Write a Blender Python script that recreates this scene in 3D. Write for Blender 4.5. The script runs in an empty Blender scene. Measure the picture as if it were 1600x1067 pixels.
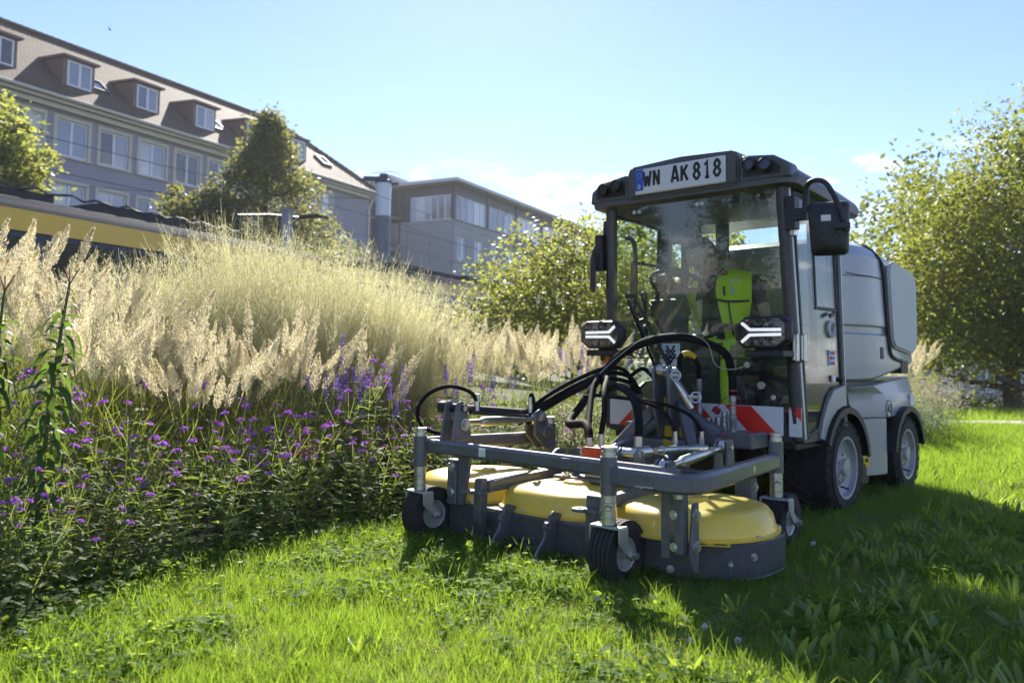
import bpy, bmesh, math, random
import numpy as np
from mathutils import Vector, Matrix, Euler
random.seed(7); RNG = np.random.default_rng(7)
S = bpy.context.scene
COL = S.collection
PI = math.pi
# ------------------------------------------------------------------ camera
cam_d = bpy.data.cameras.new('camera'); cam = bpy.data.objects.new('camera', cam_d); COL.objects.link(cam)
cam_d.sensor_width = 36.0; cam_d.lens = 28.8; cam_d.clip_start = 0.05; cam_d.clip_end = 6000
cam_d.shift_y = (470.5 - 533.5) / 1600.0
_p = math.radians(4.0); _r = 0.010
_f = Vector((0, math.cos(_p), math.sin(_p))); _x = Vector((1, 0, 0)); _u = _x.cross(_f)
_R = math.cos(_r) * _x + math.sin(_r) * _u; _U = math.cos(_r) * _u - math.sin(_r) * _x
_m = Matrix((_R, _U, -_f)).transposed().to_4x4(); _m.translation = Vector((0, 0, 0.85))
cam.matrix_world = _m
cam_d.dof.use_dof = True; cam_d.dof.focus_distance = 3.75; cam_d.dof.aperture_fstop = 3.2
S.camera = cam
# ------------------------------------------------------------------ world and sun
SUN_EL, SUN_AZ = math.radians(36.0), math.radians(-2.0)      # azimuth from +Y towards +X
W = bpy.data.worlds.new('World'); S.world = W; W.use_nodes = True
nt = W.node_tree; nt.nodes.clear()
def wn(t, **k):
    n = nt.nodes.new(t)
    for a, b in k.items(): setattr(n, a, b)
    return n
sky = wn('ShaderNodeTexSky', sky_type='NISHITA', sun_disc=False, sun_elevation=SUN_EL, sun_rotation=SUN_AZ, altitude=200, air_density=1.0, dust_density=0.11, ozone_density=4.4)
tc = wn('ShaderNodeTexCoord'); sep = wn('ShaderNodeSeparateXYZ'); nt.links.new(tc.outputs['Generated'], sep.inputs[0])
mp = wn('ShaderNodeMapping'); mp.inputs['Scale'].default_value = (4.0, 4.0, 11.0); nt.links.new(tc.outputs['Generated'], mp.inputs['Vector'])
nz = wn('ShaderNodeTexNoise'); nz.inputs['Scale'].default_value = 2.3; nz.inputs['Detail'].default_value = 7; nz.inputs['Roughness'].default_value = 0.58
nt.links.new(mp.outputs[0], nz.inputs['Vector'])
r1 = wn('ShaderNodeMapRange', interpolation_type='SMOOTHSTEP'); r1.inputs[1].default_value = 0.51; r1.inputs[2].default_value = 0.66; nt.links.new(nz.outputs[0], r1.inputs[0])
r2 = wn('ShaderNodeMapRange', interpolation_type='SMOOTHSTEP'); r2.inputs[1].default_value = 0.245; r2.inputs[2].default_value = 0.185; nt.links.new(sep.outputs[2], r2.inputs[0])
mu = wn('ShaderNodeMath', operation='MULTIPLY'); nt.links.new(r1.outputs[0], mu.inputs[0]); nt.links.new(r2.outputs[0], mu.inputs[1])
mu2 = wn('ShaderNodeMath', operation='MULTIPLY'); nt.links.new(mu.outputs[0], mu2.inputs[0]); mu2.inputs[1].default_value = 0.75
mixc = wn('ShaderNodeMix', data_type='RGBA'); nt.links.new(mu2.outputs[0], mixc.inputs[0]); wb = wn('ShaderNodeMix', data_type='RGBA', blend_type='MULTIPLY'); wb.inputs[0].default_value = 1.0; wb.inputs[7].default_value = (1.0, 0.91, 1.02, 1); nt.links.new(sky.outputs[0], wb.inputs[6]); nt.links.new(wb.outputs[2], mixc.inputs[6]); mixc.inputs[7].default_value = (14.0, 14.2, 14.8, 1)
bg = wn('ShaderNodeBackground'); bg.inputs[1].default_value = 0.06; nt.links.new(mixc.outputs[2], bg.inputs[0])
ow = wn('ShaderNodeOutputWorld'); nt.links.new(bg.outputs[0], ow.inputs[0])
sl = bpy.data.lights.new('sun', 'SUN'); sl.energy = 3.15; sl.angle = math.radians(0.5); sl.color = (1.0, 0.94, 0.84)
so = bpy.data.objects.new('sun', sl); COL.objects.link(so)
_d = Vector((math.sin(SUN_AZ) * math.cos(SUN_EL), math.cos(SUN_AZ) * math.cos(SUN_EL), math.sin(SUN_EL)))
so.rotation_euler = _d.to_track_quat('Z', 'Y').to_euler(); so.location = (0, 0, 30)
S.view_settings.view_transform = 'Standard'; S.view_settings.look = 'None'; S.view_settings.gamma = 1.0
S.view_settings.use_curve_mapping = False; S.view_settings.exposure = 1.85
S.render.engine = 'CYCLES'; S.cycles.use_denoising = True
S.cycles.max_bounces = 9; S.cycles.diffuse_bounces = 3; S.cycles.glossy_bounces = 4; S.cycles.transmission_bounces = 6; S.cycles.transparent_max_bounces = 16
S.cycles.caustics_reflective = False; S.cycles.caustics_refractive = False

# ------------------------------------------------------------------ materials
def M(name, col, rough=0.5, metal=0.0, var=0.12, scale=9.0, bump=0.0, bscale=None, spec=0.5, coat=0.0, dust=0.0, dustcol=(0.42, 0.38, 0.3), emit=None):
    m = bpy.data.materials.new(name); m.use_nodes = True; t = m.node_tree; b = t.nodes['Principled BSDF']
    b.inputs['Roughness'].default_value = rough; b.inputs['Metallic'].default_value = metal
    b.inputs['Specular IOR Level'].default_value = spec; b.inputs['Coat Weight'].default_value = coat
    c = t.nodes.new('ShaderNodeTexCoord'); n = t.nodes.new('ShaderNodeTexNoise'); n.inputs['Scale'].default_value = scale; n.inputs['Detail'].default_value = 5
    t.links.new(c.outputs['Object'], n.inputs['Vector'])
    mx = t.nodes.new('ShaderNodeMix'); mx.data_type = 'RGBA'
    mx.inputs[6].default_value = (*[x * (1 - var) for x in col], 1); mx.inputs[7].default_value = (*[min(1, x * (1 + var)) for x in col], 1)
    t.links.new(n.outputs[0], mx.inputs[0]); out = mx.outputs[2]
    if dust > 0:
        n2 = t.nodes.new('ShaderNodeTexNoise'); n2.inputs['Scale'].default_value = scale * 4; n2.inputs['Detail'].default_value = 8; n2.inputs['Roughness'].default_value = 0.7
        t.links.new(c.outputs['Object'], n2.inputs['Vector'])
        mr = t.nodes.new('ShaderNodeMapRange'); mr.inputs[1].default_value = 0.48; mr.inputs[2].default_value = 0.72; mr.inputs[4].default_value = dust; t.links.new(n2.outputs[0], mr.inputs[0])
        md = t.nodes.new('ShaderNodeMix'); md.data_type = 'RGBA'; md.inputs[7].default_value = (*dustcol, 1)
        t.links.new(mr.outputs[0], md.inputs[0]); t.links.new(out, md.inputs[6]); out = md.outputs[2]
        mr2 = t.nodes.new('ShaderNodeMapRange'); mr2.inputs[3].default_value = rough; mr2.inputs[4].default_value = min(1, rough + 0.3); t.links.new(mr.outputs[0], mr2.inputs[0]); t.links.new(mr2.outputs[0], b.inputs['Roughness'])
    t.links.new(out, b.inputs['Base Color'])
    if bump > 0:
        n3 = t.nodes.new('ShaderNodeTexNoise'); n3.inputs['Scale'].default_value = bscale or scale * 6; n3.inputs['Detail'].default_value = 4; t.links.new(c.outputs['Object'], n3.inputs['Vector'])
        bp = t.nodes.new('ShaderNodeBump'); bp.inputs['Strength'].default_value = bump; bp.inputs['Distance'].default_value = 0.01
        t.links.new(n3.outputs[0], bp.inputs['Height']); t.links.new(bp.outputs[0], b.inputs['Normal'])
    if emit: b.inputs['Emission Color'].default_value = (*emit[:3], 1); b.inputs['Emission Strength'].default_value = emit[3]
    return m
def LEAF(name, c1, c2, tr=None, mix=0.45, rough=0.45, spec=0.35):
    """leaf: glossy-ish reflector mixed with a translucent lobe, colour varied leaf by leaf"""
    m = bpy.data.materials.new(name); m.use_nodes = True; t = m.node_tree; b = t.nodes['Principled BSDF']; o = t.nodes['Material Output']
    g = t.nodes.new('ShaderNodeNewGeometry'); oi = t.nodes.new('ShaderNodeObjectInfo')
    ad = t.nodes.new('ShaderNodeMath'); ad.operation = 'ADD'; t.links.new(g.outputs['Random Per Island'], ad.inputs[0]); t.links.new(oi.outputs['Random'], ad.inputs[1])
    hf = t.nodes.new('ShaderNodeMath'); hf.operation = 'MULTIPLY'; hf.inputs[1].default_value = 0.5; t.links.new(ad.outputs[0], hf.inputs[0])
    mx = t.nodes.new('ShaderNodeMix'); mx.data_type = 'RGBA'; mx.inputs[6].default_value = (*c1, 1); mx.inputs[7].default_value = (*c2, 1); t.links.new(hf.outputs[0], mx.inputs[0])
    t.links.new(mx.outputs[2], b.inputs['Base Color']); b.inputs['Roughness'].default_value = rough; b.inputs['Specular IOR Level'].default_value = spec
    tl = t.nodes.new('ShaderNodeBsdfTranslucent'); tr = tr or tuple(min(1, x * 1.9) for x in c2)
    mt = t.nodes.new('ShaderNodeMix'); mt.data_type = 'RGBA'; mt.inputs[6].default_value = (*[x * 0.72 for x in tr], 1); mt.inputs[7].default_value = (*[min(1, x * 1.2) for x in tr], 1); t.links.new(hf.outputs[0], mt.inputs[0])
    t.links.new(mt.outputs[2], tl.inputs[0])
    ms = t.nodes.new('ShaderNodeMixShader'); ms.inputs[0].default_value = mix; t.links.new(b.outputs[0], ms.inputs[1]); t.links.new(tl.outputs[0], ms.inputs[2]); t.links.new(ms.outputs[0], o.inputs[0])
    return m
def GLASS(name, tint=(0.9, 0.95, 0.92), ior=1.5, smear=0.0):
    """thin pane: Fresnel mix of a sharp reflection and tinted see-through, with dusty smears"""
    m = bpy.data.materials.new(name); m.use_nodes = True; t = m.node_tree; t.nodes.clear()
    o = t.nodes.new('ShaderNodeOutputMaterial'); tr = t.nodes.new('ShaderNodeBsdfTransparent'); tr.inputs[0].default_value = (*tint, 1)
    gl = t.nodes.new('ShaderNodeBsdfGlossy'); gl.inputs['Roughness'].default_value = 0.015; fr = t.nodes.new('ShaderNodeFresnel'); gm_ = t.nodes.new('ShaderNodeNewGeometry'); mi_ = t.nodes.new('ShaderNodeMix'); mi_.inputs[2].default_value = ior; mi_.inputs[3].default_value = 1 / ior; t.links.new(gm_.outputs['Backfacing'], mi_.inputs[0]); t.links.new(mi_.outputs[0], fr.inputs[0])
    ms = t.nodes.new('ShaderNodeMixShader'); t.links.new(fr.outputs[0], ms.inputs[0]); t.links.new(tr.outputs[0], ms.inputs[1]); t.links.new(gl.outputs[0], ms.inputs[2]); last = ms
    if smear > 0:
        c = t.nodes.new('ShaderNodeTexCoord'); mpn = t.nodes.new('ShaderNodeMapping'); mpn.inputs['Scale'].default_value = (16, 16, 1.2); t.links.new(c.outputs['Object'], mpn.inputs[0])
        n = t.nodes.new('ShaderNodeTexNoise'); n.inputs['Scale'].default_value = 1.5; n.inputs['Detail'].default_value = 8; n.inputs['Roughness'].default_value = 0.65; t.links.new(mpn.outputs[0], n.inputs['Vector'])
        mr = t.nodes.new('ShaderNodeMapRange'); mr.inputs[1].default_value = 0.45; mr.inputs[2].default_value = 0.8; mr.inputs[4].default_value = smear; t.links.new(n.outputs[0], mr.inputs[0])
        df = t.nodes.new('ShaderNodeBsdfDiffuse'); df.inputs[0].default_value = (0.5, 0.46, 0.38, 1)
        m2 = t.nodes.new('ShaderNodeMixShader'); t.links.new(mr.outputs[0], m2.inputs[0]); t.links.new(last.outputs[0], m2.inputs[1]); t.links.new(df.outputs[0], m2.inputs[2]); last = m2
    t.links.new(last.outputs[0], o.inputs[0]); return m

# ------------------------------------------------------------------ mesh helpers
ORG = {}                                              # root name -> offset between its local frame and the builder's frame
def root_of(o):
    while o.parent: o = o.parent
    return o
def tag(o, label=None, cat=None, group=None, kind=None):
    if label: o['label'] = label
    if cat: o['category'] = cat
    if group: o['group'] = group
    if kind: o['kind'] = kind
    return o
def thing(name, label, cat, loc=(0, 0, 0), rz=0.0, group=None, org=(0, 0, 0)):
    o = bpy.data.objects.new(name, None); o.empty_display_size = 0.2; COL.objects.link(o)
    o.location = loc; o.rotation_euler = (0, 0, rz); ORG[o.name] = Vector(org)
    return tag(o, label, cat, group)
def link(name, me, parent=None):
    o = bpy.data.objects.new(name, me); COL.objects.link(o)
    if parent: o.parent = parent
    return o
def copy_tree(o, parent=None):
    c = o.copy(); COL.objects.link(c)
    if parent: c.parent = parent
    for k in o.children: copy_tree(k, c)
    return c
EACH = set('skirt_bolt wheel_bolt cover_bolt bolt beam_bolt rivet roof_brow lamp_recess coupling_block door_edge_trim seam hydraulic_hose hydraulic_coupling post platform glass_fixing pipe_fitting hose_fitting guard_roller warning_label eye shoe wing link_lug port_dot reflector hose_clip cladding_seam stair_flight railing window_surround ridge_tile red_stripe led_strip cross_tube yellow_band'.split())
class MB:
    def __init__(s): s.v = []; s.f = []; s.m = []; s.g = []; s.k = 0; s.hold = False
    def add(s, vs, fs, mi=0):
        if not s.hold: s.k += 1
        s.g += [s.k] * len(fs); b = len(s.v); s.v += [tuple(v) for v in vs]; s.f += [tuple(i + b for i in f) for f in fs]; s.m += [mi] * len(fs); return s
    def box(s, c, d, rot=None, mi=0):
        hx, hy, hz = d[0] / 2, d[1] / 2, d[2] / 2; c = Vector(c)
        P = [Vector((x * hx, y * hy, z * hz)) for x in (-1, 1) for y in (-1, 1) for z in (-1, 1)]
        if rot is not None:
            R = rot if isinstance(rot, Matrix) else Euler(rot).to_matrix(); P = [R @ p for p in P]
        return s.add([p + c for p in P], [(0, 1, 3, 2), (4, 6, 7, 5), (0, 4, 5, 1), (2, 3, 7, 6), (0, 2, 6, 4), (1, 5, 7, 3)], mi)
    def b2(s, a, b, mi=0):
        return s.box([(a[i] + b[i]) / 2 for i in range(3)], [abs(b[i] - a[i]) for i in range(3)], None, mi)
    def bar(s, p0, p1, wd, ht, up=(0, 0, 1), mi=0):
        p0, p1 = Vector(p0), Vector(p1); d = p1 - p0; L = d.length; d.normalize(); u = Vector(up); sx = d.cross(u).normalized(); u = sx.cross(d)
        return s.box((p0 + p1) / 2, (wd, L, ht), Matrix((sx, d, u)).transposed(), mi)
    def cyl(s, p0, p1, r0, r1=None, n=14, mi=0):
        return s.tube([p0, p1], [r0, r0 if r1 is None else r1], n, mi)
    def tube(s, pts, r, n=8, mi=0, smooth=0, cap=True):
        n = 12 if n in (8, 10) else n; pts = [Vector(p) for p in pts]
        rr = list(r) if isinstance(r, (list, tuple)) else [r] * len(pts)
        if smooth and len(pts) > 2:
            q, q2 = [], []
            for i in range(len(pts) - 1):
                a, b, c, d = pts[max(i - 1, 0)], pts[i], pts[i + 1], pts[min(i + 2, len(pts) - 1)]
                for k in range(smooth):
                    t = k / smooth
                    q.append(0.5 * ((2 * b) + (c - a) * t + (2 * a - 5 * b + 4 * c - d) * t * t + (3 * b - a - 3 * c + d) * t ** 3)); q2.append(rr[i] * (1 - t) + rr[i + 1] * t)
            q.append(pts[-1]); q2.append(rr[-1]); pts, rr = q, q2
        vs, fs = [], []; prev = None
        for i, p in enumerate(pts):
            d = (pts[min(i + 1, len(pts) - 1)] - pts[max(i - 1, 0)]).normalized()
            if prev is None:
                a = d.orthogonal().normalized()
            else:
                a = (prev - d * prev.dot(d)); a = a.normalized() if a.length > 1e-6 else d.orthogonal().normalized()
            prev = a; b = d.cross(a)
            for k in range(n):
                t = 2 * PI * k / n; vs.append(p + (a * math.cos(t) + b * math.sin(t)) * rr[i])
        for i in range(len(pts) - 1):
            for k in range(n):
                k2 = (k + 1) % n; fs.append((i * n + k, i * n + k2, (i + 1) * n + k2, (i + 1) * n + k))
        if cap: fs.append(tuple(range(n - 1, -1, -1))); fs.append(tuple((len(pts) - 1) * n + k for k in range(n)))
        return s.add(vs, fs, mi)
    def lathe(s, prof, c, ax=(0, 0, 1), n=32, mi=0, closed=False):
        ax = Vector(ax).normalized(); a = ax.orthogonal().normalized(); b = ax.cross(a); c = Vector(c); vs, fs = [], []; k = len(prof)
        for i in range(n):
            t = 2 * PI * i / n; d = a * math.cos(t) + b * math.sin(t)
            vs += [c + d * r + ax * h for r, h in prof]
        for i in range(n):
            j = (i + 1) % n
            for q in range(k if closed else k - 1):
                q2 = (q + 1) % k; fs.append((i * k + q, j * k + q, j * k + q2, i * k + q2))
        return s.add(vs, fs, mi)
    def prism(s, poly, o, u, v, w, mi=0):
        """poly in (u,v), extruded by vector w from o"""
        o, u, v, w = Vector(o), Vector(u), Vector(v), Vector(w); n = len(poly)
        A = [o + u * p[0] + v * p[1] for p in poly]; B = [p + w for p in A]
        fl = (u.cross(v)).dot(w) > 0
        fs = [tuple(range(n))[::-1] if fl else tuple(range(n)), tuple(range(n, 2 * n)) if fl else tuple(range(2 * n - 1, n - 1, -1))]
        for i in range(n):
            j = (i + 1) % n; fs.append((i, j, n + j, n + i) if fl else (j, i, n + i, n + j))
        return s.add(A + B, fs, mi)
    def bolt(s, p, ax, r=0.012, h=0.01, mi=0):
        p, ax = Vector(p), Vector(ax).normalized(); s.cyl(p, p + ax * h * 0.3, r * 1.5, n=12, mi=mi); s.hold = True
        s.cyl(p + ax * h * 0.3, p + ax * h, r, n=6, mi=mi); s.hold = False; return s
    def build(s, name, mats, parent=None, bev=0.0, ang=35, org=None, segs=1):
        if name in EACH and len(set(s.g)) > 1:      # loose pieces become parts of their own
            out = []
            for k in sorted(set(s.g)):
                q = MB(); ids = [i for i, g in enumerate(s.g) if g == k]; used = sorted({v for i in ids for v in s.f[i]}); mp_ = {v: j for j, v in enumerate(used)}
                q.v = [s.v[v] for v in used]; q.f = [tuple(mp_[v] for v in s.f[i]) for i in ids]; q.m = [s.m[i] for i in ids]; q.g = [1] * len(ids); out.append(q.build(name, mats, parent, bev, ang, org, segs))
            return out[0]
        if not isinstance(mats, (list, tuple)): mats = [mats]
        off = org if org is not None else (ORG.get(root_of(parent).name, Vector((0, 0, 0))) if parent else Vector((0, 0, 0)))
        me = bpy.data.meshes.new(name); me.from_pydata([Vector(v) - Vector(off) for v in s.v], [], s.f)
        for m in mats: me.materials.append(m)
        me.polygons.foreach_set('material_index', s.m)
        bm = bmesh.new(); bm.from_mesh(me); bmesh.ops.recalc_face_normals(bm, faces=bm.faces)
        if bev > 0:
            ed = [e for e in bm.edges if len(e.link_faces) == 2 and e.calc_face_angle(0) > 0.6]
            bmesh.ops.bevel(bm, geom=ed, offset=bev, segments=segs, affect='EDGES', clamp_overlap=True)
        bm.to_mesh(me); bm.free()
        me.polygons.foreach_set('use_smooth', [True] * len(me.polygons)); me.set_sharp_from_angle(angle=math.radians(ang))
        return link(name, me, parent)
def npmesh(name, V, F, mats, mi=None, smooth=False):
    """V (n,3), F (m,k) all faces the same size, or a list of such arrays"""
    Fs = F if isinstance(F, list) else [F]
    me = bpy.data.meshes.new(name); V = np.asarray(V, np.float32)
    me.vertices.add(len(V)); me.vertices.foreach_set('co', V.ravel())
    lp = np.concatenate([f.ravel() for f in Fs]).astype(np.int32); cnt = np.concatenate([np.full(len(f), f.shape[1]) for f in Fs]).astype(np.int32)
    st = np.concatenate([[0], np.cumsum(cnt)[:-1]]).astype(np.int32)
    me.loops.add(len(lp)); me.loops.foreach_set('vertex_index', lp); me.polygons.add(len(cnt)); me.polygons.foreach_set('loop_start', st)
    for m in (mats if isinstance(mats, (list, tuple)) else [mats]): me.materials.append(m)
    if mi is not None: me.polygons.foreach_set('material_index', np.asarray(mi, np.int32))
    if smooth: me.polygons.foreach_set('use_smooth', np.ones(len(cnt), bool))
    me.update(calc_edges=True); me.validate(); return me
class NP:
    """collects numpy geometry of quads"""
    def __init__(s): s.V = []; s.F = []; s.I = []; s.n = 0
    def add(s, V, F, mi=0):
        s.V.append(V); s.F.append(F + s.n); s.I.append(np.full(len(F), mi)); s.n += len(V); return s
    def mesh(s, name, mats, smooth=False): return npmesh(name, np.concatenate(s.V), np.concatenate(s.F), mats, np.concatenate(s.I), smooth)
    def tris(s): return 2 * sum(len(f) for f in s.F)
def unit(a): return a / np.maximum(np.linalg.norm(a, axis=-1, keepdims=True), 1e-9)
def ribbons(P, width, prof=None, side=None):
    """P (n,k,3) centre lines -> ribbons of quads; width (n,); prof (k,) width profile"""
    n, k, _ = P.shape; T = np.gradient(P, axis=1); T = unit(T)
    if side is None:
        az = RNG.uniform(0, 2 * PI, n); side = np.stack([np.cos(az), np.sin(az), 0 * az], 1)
    Sd = unit(np.cross(T, np.cross(side[:, None, :], T))); Sd = np.where(np.isfinite(Sd), Sd, 0)
    prof = np.linspace(1, 0.12, k) if prof is None else np.asarray(prof, float)
    wv = (width[:, None] * prof[None, :] / 2)[..., None]
    V = np.stack([P - Sd * wv, P + Sd * wv], 2).reshape(-1, 3)
    b = (np.arange(n)[:, None] * k + np.arange(k - 1)[None, :]) * 2
    return V, np.stack([b, b + 1, b + 3, b + 2], -1).reshape(-1, 4)
def arcs(base, az, length, lean, droop, k=5):
    """curves that start near vertical (lean radians) and bend over by droop radians"""
    n = len(base); t = np.linspace(0, 1, k); th = lean[:, None] + droop[:, None] * t[None, :] ** 1.5
    ds = length[:, None] / (k - 1); hx = np.concatenate([np.zeros((n, 1)), np.cumsum(np.sin(th[:, :-1]) * ds, 1)], 1); hz = np.concatenate([np.zeros((n, 1)), np.cumsum(np.cos(th[:, :-1]) * ds, 1)], 1)
    return np.stack([base[:, :1] + hx * np.cos(az)[:, None], base[:, 1:2] + hx * np.sin(az)[:, None], base[:, 2:3] + hz], -1)
LEAFP = {'lance': [0.25, 0.85, 1.0, 0.62, 0.05], 'oval': [0.2, 0.9, 1.0, 0.75, 0.1], 'tongue': [0.3, 0.6, 1.0, 0.85, 0.15]}
def leaves(base, dirs, length, width, droop=0.5, shape='lance', fold=0.25, k=5):
    """folded leaf blades: three vertices across, k along"""
    n = len(base); dirs = unit(dirs); up = np.array([0, 0, 1.0]); sd = unit(np.cross(dirs, up + 1e-4)); nu = np.cross(sd, dirs)
    roll = RNG.normal(0, 0.35, n)[:, None]; sd, nu = sd * np.cos(roll) + nu * np.sin(roll), nu * np.cos(roll) - sd * np.sin(roll)
    t = np.linspace(0, 1, k)[None, :, None]; L = length[:, None, None]; dr = (droop * (RNG.uniform(0.4, 1.6, n)))[:, None, None]
    c = base[:, None, :] + dirs[:, None, :] * L * (t - 0.18 * dr * t ** 2) + np.array([0, 0, -1.0]) * L * dr * 0.5 * t ** 2
    wv = width[:, None, None] * np.asarray(LEAFP[shape])[None, :, None] / 2
    Lf = c - sd[:, None, :] * wv + nu[:, None, :] * wv * fold; Rt = c + sd[:, None, :] * wv + nu[:, None, :] * wv * fold
    V = np.stack([Lf, c, Rt], 2).reshape(-1, 3)
    b = ((np.arange(n)[:, None] * k + np.arange(k - 1)[None, :]) * 3).reshape(-1)
    return V, np.concatenate([np.stack([b, b + 1, b + 4, b + 3], 1), np.stack([b + 1, b + 2, b + 5, b + 4], 1)])
def cards(P, size, flat=0.0, aspect=1.6, drop=0.0):
    """small rhombic leaves at P with random directions"""
    n = len(P); a = RNG.normal(0, 1, (n, 3)); a[:, 2] = a[:, 2] * (1 - flat) - drop; a = unit(a); b = unit(np.cross(a, RNG.normal(0, 1, (n, 3)) * np.array([1 - flat * 0.7, 1 - flat * 0.7, 1]) + 1e-5))
    sz = np.broadcast_to(size, (n,))[:, None] * RNG.uniform(0.6, 1.3, (n, 1)); l = a * sz / 2; w = b * sz / 2 / aspect
    V = np.stack([P - l, P + w, P + l, P - w], 1).reshape(-1, 3); i = np.arange(n)[:, None] * 4
    return V, np.concatenate([i, i + 1, i + 2, i + 3], 1)
_sc = [0]
def scatter(name, pts, rz, scl, idx, protos, tilt=0.12, **tg):
    """one object of geometry-node instances: stuff nobody could count"""
    _sc[0] += 1; n = len(pts)
    coll = bpy.data.collections.new('source_%d' % _sc[0])
    for i, me in enumerate(protos): coll.objects.link(bpy.data.objects.new('%02d_%s' % (i, me.name), me))
    me = bpy.data.meshes.new(name); me.vertices.add(n); me.vertices.foreach_set('co', np.asarray(pts, np.float32).ravel())
    rot = np.stack([RNG.normal(0, tilt, n), RNG.normal(0, tilt, n), rz], 1).astype(np.float32)
    me.attributes.new('rot', 'FLOAT_VECTOR', 'POINT').data.foreach_set('vector', rot.ravel())
    me.attributes.new('scl', 'FLOAT', 'POINT').data.foreach_set('value', np.asarray(scl, np.float32))
    me.attributes.new('idx', 'INT', 'POINT').data.foreach_set('value', np.asarray(idx, np.int32))
    o = link(name, me); g = bpy.data.node_groups.new('scatter_%d' % _sc[0], 'GeometryNodeTree')
    g.interface.new_socket('Geometry', in_out='INPUT', socket_type='NodeSocketGeometry'); g.interface.new_socket('Geometry', in_out='OUTPUT', socket_type='NodeSocketGeometry')
    N = g.nodes.new; gi, go, ip, ci = N('NodeGroupInput'), N('NodeGroupOutput'), N('GeometryNodeInstanceOnPoints'), N('GeometryNodeCollectionInfo')
    ci.inputs['Collection'].default_value = coll; ci.inputs['Separate Children'].default_value = True; ci.inputs['Reset Children'].default_value = True
    def at(nm, ty):
        a = N('GeometryNodeInputNamedAttribute'); a.data_type = ty; a.inputs[0].default_value = nm; return a.outputs[0]
    L = g.links.new; L(gi.outputs[0], ip.inputs['Points']); L(ci.outputs[0], ip.inputs['Instance']); ip.inputs['Pick Instance'].default_value = True
    L(at('idx', 'INT'), ip.inputs['Instance Index']); L(at('rot', 'FLOAT_VECTOR'), ip.inputs['Rotation']); L(at('scl', 'FLOAT'), ip.inputs['Scale']); L(ip.outputs[0], go.inputs[0])
    o.modifiers.new('scatter', 'NODES').node_group = g
    return tag(o, kind='stuff', **tg)
def terrain(x, y):
    """lawn level: flat, falling gently away behind the path on the right"""
    x, y = np.asarray(x, float), np.asarray(y, float)
    fall = np.clip(y - 11.5, 0, 45) * 0.05 * np.clip((x + 2) / 8, 0, 1)
    return -fall
# ================================================================== SETTING
m_lawn = M('lawn_soil', (0.055, 0.075, 0.02), 0.95, var=0.45, scale=3.0, bump=0.6, bscale=60)
m_soil = M('bed_soil', (0.035, 0.027, 0.02), 0.95, var=0.4, scale=14, bump=0.8, bscale=40)
m_path = M('path_gravel', (0.42, 0.38, 0.33), 0.9, var=0.15, scale=6, bump=0.3, bscale=80)
m_road = M('road_asphalt', (0.05, 0.05, 0.052), 0.9, var=0.2, scale=4)
xs = np.unique(np.concatenate([np.linspace(-900, -60, 10), np.linspace(-60, 60, 61), np.linspace(60, 900, 10)]))
ys = np.unique(np.concatenate([np.linspace(-900, -40, 10), np.linspace(-40, 80, 81), np.linspace(80, 900, 10)]))
gx, gy = np.meshgrid(xs, ys, indexing='ij'); nx, ny = len(xs), len(ys)
ii = (np.arange(nx - 1)[:, None] * ny + np.arange(ny - 1)[None, :]).ravel()
lawn = link('lawn', npmesh('lawn', np.stack([gx, gy, terrain(gx, gy)], -1).reshape(-1, 3), np.stack([ii, ii + ny, ii + ny + 1, ii + 1], 1), m_lawn, smooth=True)); tag(lawn, kind='structure')
def strip_sheet(name, pts, mat, dz=0.004):
    P = np.array(pts, float); V = np.stack([P[:, 0], P[:, 1], terrain(P[:, 0], P[:, 1]) + dz], 1); n = len(V) // 2
    i = np.arange(n - 1); F = np.stack([i, i + 1, n + i + 1, n + i], 1)
    return tag(link(name, npmesh(name, V, F, mat)), kind='structure')
px_ = np.linspace(3.5, 60, 24)
strip_sheet('path', [(x, 11.4 + 0.02 * x) for x in px_] + [(x, 14.3 + 0.03 * x) for x in px_], m_path)
TD = (0.42, 0.907)
def trk(s, o): return (-9 + TD[0] * s - TD[1] * o, 14.4 + TD[1] * s + TD[0] * o)
ss_ = np.linspace(-30, 60, 31)
strip_sheet('tram_track', [trk(s, -1.6) for s in ss_] + [trk(s, 5.0) for s in ss_], m_road)
BED = [(-1.75, 2.0), (-1.52, 2.5), (-1.48, 2.9), (-1.34, 3.27), (-1.06, 3.78), (-0.72, 4.22), (-0.45, 4.6), (0.25, 5.5), (0.6, 6.5), (0.7, 9.0), (0.2, 12.0)]
bed_l = [(-9.0, 1.0), (-9, 2), (-9, 3), (-9, 4), (-9, 5), (-9, 6), (-8.5, 7), (-8, 8), (-7, 9), (-6, 11), (-4, 13)]
strip_sheet('flower_bed_soil', bed_l[::1] + BED, m_soil, 0.008)

# ------------------------------------------------------------------ buildings
m_plum = M('plum_render', (0.33, 0.305, 0.36), 0.85, var=0.06, scale=0.8, bump=0.15, bscale=30)
m_cream = M('cream_stone', (0.62, 0.56, 0.44), 0.7, var=0.08, scale=2)
m_whitef = M('white_window_frame', (0.78, 0.78, 0.8), 0.45, var=0.03)
m_pane = M('window_glass', (0.33, 0.35, 0.42), 0.1, var=0.35, scale=0.35, spec=0.9, coat=0.5)
_t = m_pane.node_tree; _oi = _t.nodes.new('ShaderNodeObjectInfo'); _rp = _t.nodes.new('ShaderNodeValToRGB'); _rp.color_ramp.interpolation = 'CONSTANT'
for _i, (_p, _c) in enumerate(((0.0, (0.06, 0.065, 0.08)), (0.28, (0.3, 0.32, 0.4)), (0.55, (0.5, 0.5, 0.53)), (0.72, (0.16, 0.17, 0.22)), (0.88, (0.62, 0.6, 0.56)))):
    _e = _rp.color_ramp.elements[_i] if _i < 2 else _rp.color_ramp.elements.new(_p); _e.position = _p; _e.color = (*_c, 1)
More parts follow.
